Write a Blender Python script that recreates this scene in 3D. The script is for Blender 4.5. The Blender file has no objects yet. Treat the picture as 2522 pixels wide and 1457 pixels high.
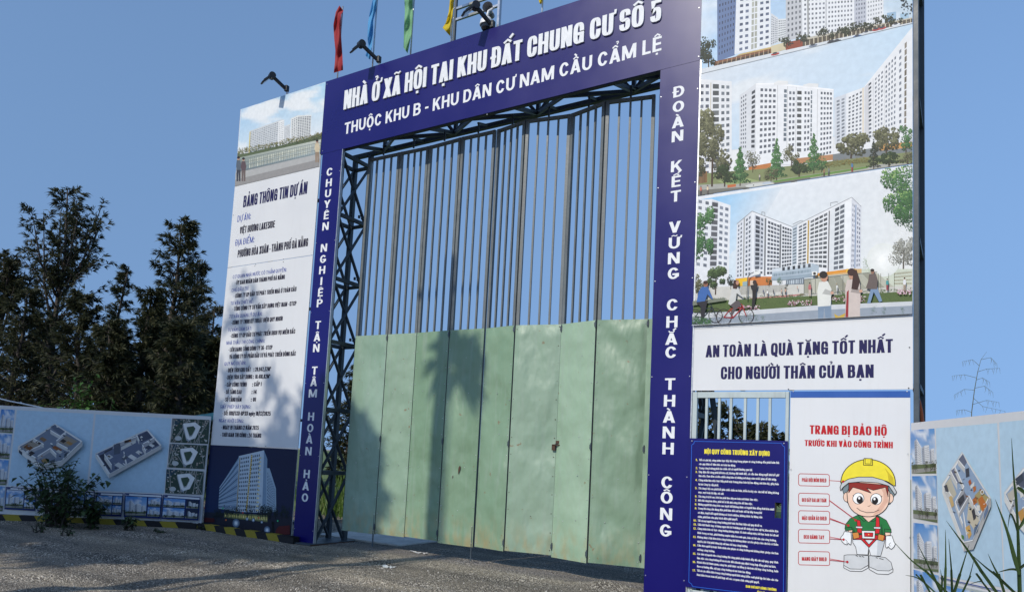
import bpy, bmesh, math, random, unicodedata
from mathutils import Vector, Matrix, noise, geometry
R = math.radians
sc = bpy.context.scene
COL = sc.collection

# ---------------------------------------------------------------- camera, sky, sun, exposure
CAM_POS = Vector((0.0, -8.478706, 1.55))
FPX, PCX, PCY, PW, PH = 1795.62, 1261.0, 958.29, 2522.0, 1457.0
CR = Vector((0.849, -0.007, -0.528))
def _rot(w):
    t = w.length; k = w / t
    K = Matrix(((0, -k.z, k.y), (k.z, 0, -k.x), (-k.y, k.x, 0)))
    return Matrix.Identity(3) + math.sin(t) * K + (1 - math.cos(t)) * (K @ K)
_RW = _rot(Vector((-9.43911935e-02, 3.31488842e-02, 4.87266506e-02)))
_c, _s = math.cos(R(30)), 0.5
M = Matrix((_RW @ Vector((_c, 0, -_s)), _RW @ Vector((_s, 0, _c)), _RW @ Vector((0, -1, 0))))   # lens axes -> world
cam = bpy.data.cameras.new('camera')
camo = bpy.data.objects.new('camera', cam); COL.objects.link(camo); sc.camera = camo
cam.sensor_fit = 'HORIZONTAL'; cam.sensor_width = 36.0; cam.lens = FPX / PW * 36.0
cam.shift_y = (PCY - PH / 2) / PW; cam.clip_start = 0.05; cam.clip_end = 3000
_r, _u, _b = M @ Vector((1, 0, 0)), M @ Vector((0, -1, 0)), M @ Vector((0, 0, -1))
camo.matrix_world = Matrix(((_r.x, _u.x, _b.x, CAM_POS.x), (_r.y, _u.y, _b.y, CAM_POS.y), (_r.z, _u.z, _b.z, CAM_POS.z), (0, 0, 0, 1)))

SUN_EL, SUN_AZ = R(36.5), R(10.5)          # azimuth counted from straight in front of the gate towards the left
SUN = Vector((-math.sin(SUN_AZ) * math.cos(SUN_EL), -math.cos(SUN_AZ) * math.cos(SUN_EL), math.sin(SUN_EL)))
w = bpy.data.worlds.new('World'); sc.world = w; w.use_nodes = True
nt = w.node_tree; bg = nt.nodes['Background']
sky = nt.nodes.new('ShaderNodeTexSky'); sky.sky_type = 'NISHITA'; sky.sun_disc = False
sky.sun_elevation = SUN_EL; sky.sun_rotation = math.atan2(SUN.x, SUN.y); sky.altitude = 0
sky.air_density = 1.0; sky.dust_density = 0.3; sky.ozone_density = 4.0
# a hazy tropical sky: little change from zenith to horizon, so the lookup height is squeezed
_tc = nt.nodes.new('ShaderNodeTexCoord'); _mp = nt.nodes.new('ShaderNodeMapping'); _mp.inputs['Scale'].default_value = (1, 1, 0.09); _mp.inputs['Location'].default_value = (0, 0, 0.31)
_nm = nt.nodes.new('ShaderNodeVectorMath'); _nm.operation = 'NORMALIZE'
nt.links.new(_tc.outputs['Generated'], _mp.inputs[0]); nt.links.new(_mp.outputs[0], _nm.inputs[0]); nt.links.new(_nm.outputs[0], sky.inputs['Vector'])
nt.links.new(sky.outputs[0], bg.inputs[0]); bg.inputs[1].default_value = 0.15
sl = bpy.data.lights.new('sun', 'SUN'); sl.energy = 3.4; sl.angle = R(0.55); sl.color = (1.0, 0.935, 0.83)
so = bpy.data.objects.new('sun', sl); COL.objects.link(so)
so.rotation_euler = SUN.to_track_quat('Z', 'Y').to_euler(); so.location = (-3, -20, 18)
vs = sc.view_settings; vs.view_transform = 'Standard'; vs.look = 'None'; vs.exposure = 0.0; vs.gamma = 1.0
sc.cycles.max_bounces = 6

# ---------------------------------------------------------------- geometry helpers
def ray(px, py):
    return M @ Vector(((px - PCX) / FPX, (py - PCY) / FPX, 1.0))
class Plane:
    """A vertical plane: origin o, horizontal unit axis u; n points to the front."""
    def __init__(s, o, u):
        s.o = Vector(o); s.u = Vector((u[0], u[1], 0)).normalized(); s.n = Vector((s.u.y, -s.u.x, 0))
    def px(s, x, y):
        d = ray(x, y); t = (s.o - CAM_POS).dot(s.n) / d.dot(s.n); p = CAM_POS + d * t - s.o
        return (p.dot(s.u), p.z)
    def pt(s, uv, off=0.0):
        return s.o + s.u * uv[0] + Vector((0, 0, uv[1])) + s.n * off
def gnd(px, py, z=0.0):
    d = ray(px, py); t = (z - CAM_POS.z) / d.z; return CAM_POS + d * t
def at(px, py, y):
    d = ray(px, py); t = (y - CAM_POS.y) / d.y; return CAM_POS + d * t
GATE = Plane((0, 0, 0), (1, 0))
LF = Plane((-11.75, -0.05, 0), (0.815, 0.58))
RF = Plane((-0.48, -0.05, 0), (0.465, -0.885))

def lin(c):
    c = c / 255.0
    return c / 12.92 if c <= 0.04045 else ((c + 0.055) / 1.055) ** 2.4
def L3(c): return (lin(c[0]), lin(c[1]), lin(c[2]), 1.0)

class MB:
    """collects faces for ONE mesh object; every face may carry a colour"""
    def __init__(s): s.v = []; s.f = []; s.c = []; s.m = []; s.col = None; s.mi = 0
    def face(s, pts, col=None, cols=None):
        i = len(s.v); s.v.extend([tuple(p) for p in pts]); s.f.append(tuple(range(i, i + len(pts))))
        s.c.append(cols if cols else (col if col else s.col)); s.m.append(s.mi)
    def box(s, c, d, ux=(1, 0, 0), uy=(0, 1, 0), uz=(0, 0, 1), col=None):
        c = Vector(c); X, Y, Z = Vector(ux) * d[0] / 2, Vector(uy) * d[1] / 2, Vector(uz) * d[2] / 2
        p = [c + a * X + b * Y + e * Z for e in (-1, 1) for b in (-1, 1) for a in (-1, 1)]
        i = len(s.v); s.v.extend([tuple(q) for q in p])
        for f in ((0, 2, 3, 1), (4, 5, 7, 6), (0, 1, 5, 4), (2, 6, 7, 3), (0, 4, 6, 2), (1, 3, 7, 5)):
            s.f.append(tuple(i + k for k in f)); s.c.append(col if col else s.col); s.m.append(s.mi)
    def bar(s, a, b, w, h, up=(0, 0, 1), col=None):
        a, b = Vector(a), Vector(b); z = (b - a); l = z.length; z = z / l; u = Vector(up)
        if abs(z.dot(u)) > 0.98: u = Vector((0, 1, 0))
        x = u.cross(z).normalized(); y = z.cross(x)
        s.box((a + b) / 2, (w, h, l), x, y, z, col)
    def tube(s, pts, rad, n=8, col=None, cap=True):
        pts = [Vector(p) for p in pts]; rs = rad if isinstance(rad, (list, tuple)) else [rad] * len(pts)
        base = len(s.v); prev = None
        for i, p in enumerate(pts):
            d = (pts[min(i + 1, len(pts) - 1)] - pts[max(i - 1, 0)]).normalized()
            if prev is None:
                x = d.orthogonal().normalized()
            else:
                x = (prev - d * prev.dot(d)).normalized()
            prev = x; y = d.cross(x)
            for k in range(n):
                a = 2 * math.pi * k / n; s.v.append(tuple(p + (x * math.cos(a) + y * math.sin(a)) * rs[i]))
        for i in range(len(pts) - 1):
            for k in range(n):
                k2 = (k + 1) % n; A = base + i * n; B = A + n
                s.f.append((A + k, A + k2, B + k2, B + k)); s.c.append(col if col else s.col); s.m.append(s.mi)
        if cap:
            for i0, rev in ((base, True), (base + (len(pts) - 1) * n, False)):
                f = tuple(range(i0, i0 + n)); s.f.append(f[::-1] if rev else f); s.c.append(col if col else s.col); s.m.append(s.mi)
    def build(s, name, mat, parent=None, smooth=False, bevel=0.0):
        me = bpy.data.meshes.new(name); o = None
        off = Vector((0, 0, 0))
        if parent is not None: off = Vector(parent['_w']) if '_w' in parent else Vector((0, 0, 0))
        me.from_pydata([(a[0] - off.x, a[1] - off.y, a[2] - off.z) for a in s.v], [], s.f)
        for m_ in (mat if isinstance(mat, (list, tuple)) else [mat]): me.materials.append(m_)
        if any(s.m): me.polygons.foreach_set('material_index', s.m)
        if any(c is not None for c in s.c):
            at_ = me.color_attributes.new('Col', 'FLOAT_COLOR', 'CORNER'); out = []
            for f, c in zip(s.f, s.c):
                if c is None: out.extend((0.8, 0.8, 0.8, 1.0) * len(f))
                elif isinstance(c[0], (tuple, list)):
                    for k in range(len(f)): out.extend(c[k])
                else: out.extend(tuple(c) * len(f))
            at_.data.foreach_set('color', out)
        if smooth: me.polygons.foreach_set('use_smooth', [True] * len(s.f))
        me.update(); o = bpy.data.objects.new(name, me); COL.objects.link(o)
        if parent is not None:
            o.parent = parent
            if off.length: o['_w'] = tuple(off)
        if bevel:
            b = o.modifiers.new('bevel', 'BEVEL'); b.width = bevel; b.segments = 2; b.limit_method = 'ANGLE'
        return o
def tag(o, label, cat, group=None):
    o['label'] = label; o['category'] = cat
    if group: o['group'] = group
    return o
def empty(name, loc, label, cat, group=None):
    o = bpy.data.objects.new(name, None); COL.objects.link(o); o.location = loc; o.empty_display_size = 0.2
    o['_w'] = tuple(loc)
    return tag(o, label, cat, group)
def kind(o, k): o['kind'] = k; return o

# ---------------------------------------------------------------- materials
def newmat(name):
    m = bpy.data.materials.new(name); m.use_nodes = True; return m, m.node_tree, m.node_tree.nodes['Principled BSDF']
def node(t, k, **kw):
    n = t.nodes.new(k)
    for a, b in kw.items(): setattr(n, a, b)
    return n
def ramp(t, src, stops):
    r = node(t, 'ShaderNodeValToRGB'); e = r.color_ramp.elements
    while len(e) < len(stops): e.new(0.5)
    for i, (p, c) in enumerate(stops): e[i].position = p; e[i].color = c if len(c) == 4 else (*c, 1)
    t.links.new(src, r.inputs[0]); return r
def paint(name, col, rough=0.45, var=0.12, scale=3.0, bump=0.0, bscale=4.0, metal=0.0, dirt=0.0, spec=0.5, grime=(0.16, 0.14, 0.11)):
    """weathered paint: the colour varies with soft blotches and streaks, the surface undulates a little"""
    m, t, p = newmat(name); lk = t.links.new
    tc = node(t, 'ShaderNodeTexCoord'); n = node(t, 'ShaderNodeTexNoise'); n.inputs['Scale'].default_value = scale; n.inputs['Detail'].default_value = 6
    lk(tc.outputs['Object'], n.inputs['Vector'])
    lo = tuple(c * (1 - var) for c in col); hi = tuple(min(1, c * (1 + var)) for c in col)
    r = ramp(t, n.outputs[0], [(0.3, lo), (0.7, hi)]); src = r.outputs[0]
    if dirt:
        mp = node(t, 'ShaderNodeMapping'); mp.inputs['Scale'].default_value = (9, 9, 0.9); lk(tc.outputs['Object'], mp.inputs[0])
        n2 = node(t, 'ShaderNodeTexNoise'); n2.inputs['Scale'].default_value = 1.6; n2.inputs['Detail'].default_value = 8; lk(mp.outputs[0], n2.inputs['Vector'])
        r2 = ramp(t, n2.outputs[0], [(0.52, (0, 0, 0)), (0.75, (dirt, dirt, dirt))])
        mx = node(t, 'ShaderNodeMix', data_type='RGBA'); lk(r2.outputs[0], mx.inputs[0]); lk(src, mx.inputs[6]); mx.inputs[7].default_value = (*grime, 1)
        src = mx.outputs[2]
    lk(src, p.inputs['Base Color']); p.inputs['Metallic'].default_value = metal; p.inputs['Specular IOR Level'].default_value = spec
    rr = ramp(t, n.outputs[0], [(0.25, (rough * 0.8,) * 3), (0.75, (min(1, rough * 1.2),) * 3)]); lk(rr.outputs[0], p.inputs['Roughness'])
    if bump:
        n3 = node(t, 'ShaderNodeTexNoise'); n3.inputs['Scale'].default_value = bscale; n3.inputs['Detail'].default_value = 3; lk(tc.outputs['Object'], n3.inputs['Vector'])
        b = node(t, 'ShaderNodeBump'); b.inputs['Strength'].default_value = 1.0; b.inputs['Distance'].default_value = bump; lk(n3.outputs[0], b.inputs['Height']); lk(b.outputs[0], p.inputs['Normal'])
    return m
def printed(name, rough=0.55, bump=0.004, bscale=1.6, spec=0.28):
    """ink colours stored per face; a slightly wavy semi-gloss sheet with a little dust"""
    m, t, p = newmat(name); lk = t.links.new
    a = node(t, 'ShaderNodeAttribute', attribute_name='Col')
    tc = node(t, 'ShaderNodeTexCoord'); n = node(t, 'ShaderNodeTexNoise'); n.inputs['Scale'].default_value = bscale; n.inputs['Detail'].default_value = 3; lk(tc.outputs['Object'], n.inputs['Vector'])
    n2 = node(t, 'ShaderNodeTexNoise'); n2.inputs['Scale'].default_value = 14; n2.inputs['Detail'].default_value = 7; lk(tc.outputs['Object'], n2.inputs['Vector'])
    r = ramp(t, n2.outputs[0], [(0.35, (0.82, 0.82, 0.81)), (0.65, (0.90, 0.895, 0.88))])
    mx = node(t, 'ShaderNodeMix', data_type='RGBA', blend_type='MULTIPLY'); mx.inputs[0].default_value = 1; lk(a.outputs['Color'], mx.inputs[6]); lk(r.outputs[0], mx.inputs[7])
    lk(mx.outputs[2], p.inputs['Base Color']); p.inputs['Roughness'].default_value = rough; p.inputs['Specular IOR Level'].default_value = spec
    b = node(t, 'ShaderNodeBump'); b.inputs['Distance'].default_value = bump; b.inputs['Strength'].default_value = 1; lk(n.outputs[0], b.inputs['Height']); lk(b.outputs[0], p.inputs['Normal'])
    return m
def leafmat(name, rough=0.6, trans=0.25):
    m, t, p = newmat(name); a = node(t, 'ShaderNodeAttribute', attribute_name='Col')
    t.links.new(a.outputs['Color'], p.inputs['Base Color']); p.inputs['Roughness'].default_value = rough; p.inputs['Specular IOR Level'].default_value = 0.25
    tr = node(t, 'ShaderNodeBsdfTranslucent'); t.links.new(a.outputs['Color'], tr.inputs['Color'])
    mx = node(t, 'ShaderNodeMixShader'); mx.inputs[0].default_value = trans
    t.links.new(p.outputs[0], mx.inputs[1]); t.links.new(tr.outputs[0], mx.inputs[2]); t.links.new(mx.outputs[0], t.nodes['Material Output'].inputs[0])
    return m
MAT = {}
MAT['navy'] = paint('navy_sheet', (0.0050, 0.0032, 0.112), 0.30, 0.06, 1.2, 0.003, 0.9, dirt=0.03, grime=(0.03, 0.03, 0.10), spec=0.33)
MAT['white'] = paint('white_sheet', (0.63, 0.635, 0.635), 0.5, 0.03, 1.3, 0.004, 1.3, dirt=0.08, grime=(0.45, 0.43, 0.4))
MAT['print'] = printed('printed_sheet')
MAT['ink'] = printed('lettering_ink', 0.55, 0.002)
MAT['steel'] = paint('dark_steel_paint', (0.045, 0.062, 0.075), 0.5, 0.2, 5.0, 0.001, 30, dirt=0.35, grime=(0.05, 0.035, 0.025))
MAT['bars'] = paint('grey_bar_paint', (0.135, 0.15, 0.15), 0.45, 0.12, 6.0, 0.001, 25, dirt=0.3, grime=(0.09, 0.06, 0.04), spec=0.4)
MAT['wicket'] = paint('pale_grey_paint', (0.42, 0.48, 0.47), 0.42, 0.08, 4.0, 0.001, 25, dirt=0.18)
MAT['whiteframe'] = paint('white_frame_paint', (0.66, 0.67, 0.68), 0.5, 0.06, 5, 0.001, 12, dirt=0.2)
MAT['black'] = paint('black_plastic', (0.012, 0.013, 0.015), 0.4, 0.2, 12, 0.0005, 40)
MAT['lens'] = paint('lamp_glass', (0.25, 0.27, 0.28), 0.12, 0.05, 9)
MAT['galv'] = paint('galvanised_tube', (0.50, 0.51, 0.52), 0.38, 0.12, 20, 0.0006, 60, metal=0.75)
MAT['chrome'] = paint('stainless_post', (0.42, 0.43, 0.45), 0.25, 0.06, 15, metal=0.85)
MAT['camwhite'] = paint('camera_white', (0.7, 0.7, 0.69), 0.35, 0.04, 10)
MAT['smoke'] = paint('smoked_dome', (0.01, 0.01, 0.012), 0.08, 0.05, 10)
MAT['greyplastic'] = paint('grey_horn', (0.22, 0.23, 0.25), 0.5, 0.08, 10)
MAT['orange'] = paint('orange_conduit', (0.50, 0.11, 0.03), 0.4, 0.1, 8)
MAT['rust'] = paint('rusty_iron', (0.07, 0.035, 0.02), 0.8, 0.5, 40, 0.002, 80)
MAT['bark'] = paint('bark', (0.05, 0.04, 0.032), 0.9, 0.4, 9, 0.02, 14)
MAT['pole'] = paint('concrete_pole', (0.33, 0.32, 0.30), 0.8, 0.15, 6, 0.003, 30, dirt=0.3)
MAT['leaf'] = leafmat('leaves')
MAT['blade'] = leafmat('grass_blades', 0.5, 0.3)
MAT['teal'] = paint('teal_sheet', (0.10, 0.30, 0.32), 0.5, 0.15, 8)
for k_, c_ in dict(flag_red=(0.42, 0.028, 0.028), flag_blue=(0.12, 0.42, 0.75), flag_green=(0.25, 0.52, 0.26), flag_yellow=(0.75, 0.56, 0.02)).items():
    m_, t_, p_ = newmat(k_); p_.inputs['Base Color'].default_value = (*c_, 1); p_.inputs['Roughness'].default_value = 0.7
    n_ = node(t_, 'ShaderNodeTexNoise'); n_.inputs['Scale'].default_value = 5; tc_ = node(t_, 'ShaderNodeTexCoord'); t_.links.new(tc_.outputs['Object'], n_.inputs['Vector'])
    r_ = ramp(t_, n_.outputs[0], [(0.3, tuple(x * 0.85 for x in c_)), (0.7, c_)]); t_.links.new(r_.outputs[0], p_.inputs['Base Color'])
    tr_ = node(t_, 'ShaderNodeBsdfTranslucent'); t_.links.new(r_.outputs[0], tr_.inputs[0]); mx_ = node(t_, 'ShaderNodeMixShader'); mx_.inputs[0].default_value = 0.35
    t_.links.new(p_.outputs[0], mx_.inputs[1]); t_.links.new(tr_.outputs[0], mx_.inputs[2]); t_.links.new(mx_.outputs[0], t_.nodes['Material Output'].inputs[0]); MAT[k_] = m_
def sheet_material():
    """faded green sheet metal: dents, rust creeping up from the bottom edge, scratches and small rust spots"""
    m, t, p = newmat('green_sheet_metal'); lk = t.links.new
    tc = node(t, 'ShaderNodeTexCoord'); oi = node(t, 'ShaderNodeObjectInfo')
    add = node(t, 'ShaderNodeVectorMath', operation='ADD'); lk(tc.outputs['Object'], add.inputs[0])
    sc3 = node(t, 'ShaderNodeVectorMath', operation='SCALE'); cb = node(t, 'ShaderNodeCombineXYZ')
    for i in range(3): lk(oi.outputs['Random'], cb.inputs[i])
    lk(cb.outputs[0], sc3.inputs[0]); sc3.inputs['Scale'].default_value = 37.0; lk(sc3.outputs[0], add.inputs[1]); V = add.outputs[0]
    def nz(scale, det, vec=V, mp=None):
        n = node(t, 'ShaderNodeTexNoise'); n.inputs['Scale'].default_value = scale; n.inputs['Detail'].default_value = det
        if mp:
            mm = node(t, 'ShaderNodeMapping'); mm.inputs['Scale'].default_value = mp; lk(vec, mm.inputs[0]); vec = mm.outputs[0]
        lk(vec, n.inputs['Vector']); return n.outputs[0]
    def mix(f, a, b, bt='MIX'):
        x = node(t, 'ShaderNodeMix', data_type='RGBA', blend_type=bt)
        for s_, i in ((f, 0), (a, 6), (b, 7)):
            if hasattr(s_, 'links'): lk(s_, x.inputs[i])
            else: x.inputs[i].default_value = s_ if i == 0 else (*s_, 1)
        return x.outputs[2]
    base = ramp(t, nz(1.3, 5), [(0.3, (0.178, 0.268, 0.178)), (0.7, (0.225, 0.318, 0.222))]).outputs[0]
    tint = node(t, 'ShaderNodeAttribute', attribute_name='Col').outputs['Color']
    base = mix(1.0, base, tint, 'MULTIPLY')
    base = mix(ramp(t, nz(2.0, 8, mp=(8, 8, 0.5)), [(0.5, (0, 0, 0)), (0.8, (0.4, 0.4, 0.4))]).outputs[0], base, (0.30, 0.36, 0.30))
    sp = node(t, 'ShaderNodeSeparateXYZ'); lk(tc.outputs['Object'], sp.inputs[0])
    mz = node(t, 'ShaderNodeMapRange'); lk(sp.outputs[2], mz.inputs[0])
    for i, v in ((1, 0.25), (2, 0.75), (3, 1.0), (4, 0.0)): mz.inputs[i].default_value = v
    rn = ramp(t, nz(4.0, 9, mp=(2.2, 2.2, 1)), [(0.42, (0, 0, 0)), (0.68, (1, 1, 1))]).outputs[0]
    mu = node(t, 'ShaderNodeMath', operation='MULTIPLY'); lk(mz.outputs[0], mu.inputs[0]); lk(rn, mu.inputs[1])
    mu2 = node(t, 'ShaderNodeMath', operation='MULTIPLY'); lk(mu.outputs[0], mu2.inputs[0]); mu2.inputs[1].default_value = 0.75
    base = mix(mu2.outputs[0], base, (0.34, 0.27, 0.13))
    spots = ramp(t, nz(11, 3), [(0.70, (0, 0, 0)), (0.76, (0.75, 0.75, 0.75))]).outputs[0]
    base = mix(spots, base, (0.20, 0.11, 0.05))
    lk(base, p.inputs['Base Color']); p.inputs['Roughness'].default_value = 0.42; p.inputs['Specular IOR Level'].default_value = 0.45
    h1 = nz(1.7, 2, mp=(1, 1, 0.75)); h2 = nz(5.5, 2, mp=(1, 1, 0.5))
    ma = node(t, 'ShaderNodeMath', operation='MULTIPLY_ADD'); lk(h2, ma.inputs[0]); ma.inputs[1].default_value = 0.28; lk(h1, ma.inputs[2])
    b = node(t, 'ShaderNodeBump'); b.inputs['Distance'].default_value = 0.095; b.inputs['Strength'].default_value = 1; lk(ma.outputs[0], b.inputs['Height']); lk(b.outputs[0], p.inputs['Normal'])
    return m
MAT['sheet'] = sheet_material()
def gravel_material():
    m, t, p = newmat('gravel_ground'); lk = t.links.new
    tc = node(t, 'ShaderNodeTexCoord')
    v = node(t, 'ShaderNodeTexVoronoi'); v.inputs['Scale'].default_value = 70; v.inputs['Randomness'].default_value = 1; lk(tc.outputs['Object'], v.inputs['Vector'])
    hs = node(t, 'ShaderNodeSeparateColor'); lk(v.outputs['Color'], hs.inputs[0])
    stone = ramp(t, hs.outputs[0], [(0.0, (0.035, 0.033, 0.031)), (0.45, (0.13, 0.12, 0.107)), (0.75, (0.26, 0.24, 0.21)), (0.9, (0.50, 0.47, 0.42)), (1.0, (0.80, 0.77, 0.70))]).outputs[0]
    v2 = node(t, 'ShaderNodeTexVoronoi'); v2.inputs['Scale'].default_value = 150; lk(tc.outputs['Object'], v2.inputs['Vector'])
    h2 = node(t, 'ShaderNodeSeparateColor'); lk(v2.outputs['Color'], h2.inputs[0])
    grit = ramp(t, h2.outputs[1], [(0.0, (0.05, 0.046, 0.04)), (0.6, (0.16, 0.147, 0.127)), (1.0, (0.50, 0.46, 0.39))]).outputs[0]
    n = node(t, 'ShaderNodeTexNoise'); n.inputs['Scale'].default_value = 1.1; n.inputs['Detail'].default_value = 8; lk(tc.outputs['Object'], n.inputs['Vector'])
    f = ramp(t, n.outputs[0], [(0.38, (0, 0, 0)), (0.62, (1, 1, 1))])
    mx = node(t, 'ShaderNodeMix', data_type='RGBA'); lk(f.outputs[0], mx.inputs[0]); lk(stone, mx.inputs[6]); lk(grit, mx.inputs[7])
    # wheel-packed tracks running past the gate, sandy patches
    mp = node(t, 'ShaderNodeMapping'); mp.inputs['Rotation'].default_value = (0, 0, R(-31)); mp.inputs['Scale'].default_value = (0.12, 1.3, 1); lk(tc.outputs['Object'], mp.inputs[0])
    n3 = node(t, 'ShaderNodeTexNoise'); n3.inputs['Scale'].default_value = 1.5; n3.inputs['Detail'].default_value = 5; lk(mp.outputs[0], n3.inputs['Vector'])
    tr = ramp(t, n3.outputs[0], [(0.28, (0.75, 0.73, 0.70)), (0.5, (1.35, 1.28, 1.18)), (0.72, (2.1, 1.95, 1.7))])
    m2 = node(t, 'ShaderNodeMix', data_type='RGBA', blend_type='MULTIPLY'); m2.inputs[0].default_value = 1; lk(mx.outputs[2], m2.inputs[6]); lk(tr.outputs[0], m2.inputs[7])
    lk(m2.outputs[2], p.inputs['Base Color']); p.inputs['Roughness'].default_value = 0.9; p.inputs['Specular IOR Level'].default_value = 0.2
    ma = node(t, 'ShaderNodeMath', operation='MULTIPLY_ADD'); lk(v2.outputs['Distance'], ma.inputs[0]); ma.inputs[1].default_value = -0.35
    mb = node(t, 'ShaderNodeMath', operation='MULTIPLY'); lk(v.outputs['Distance'], mb.inputs[0]); mb.inputs[1].default_value = -1.0; lk(mb.outputs[0], ma.inputs[2])
    b = node(t, 'ShaderNodeBump'); b.inputs['Distance'].default_value = 0.022; b.inputs['Strength'].default_value = 1; lk(ma.outputs[0], b.inputs['Height']); lk(b.outputs[0], p.inputs['Normal'])
    return m
MAT['gravel'] = gravel_material()
MAT['concrete'] = paint('pale_concrete', (0.58, 0.56, 0.51), 0.85, 0.2, 3, 0.01, 12, dirt=0.3)
MAT['stone'] = paint('loose_stone', (0.2, 0.185, 0.16), 0.9, 0.5, 3)

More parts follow.
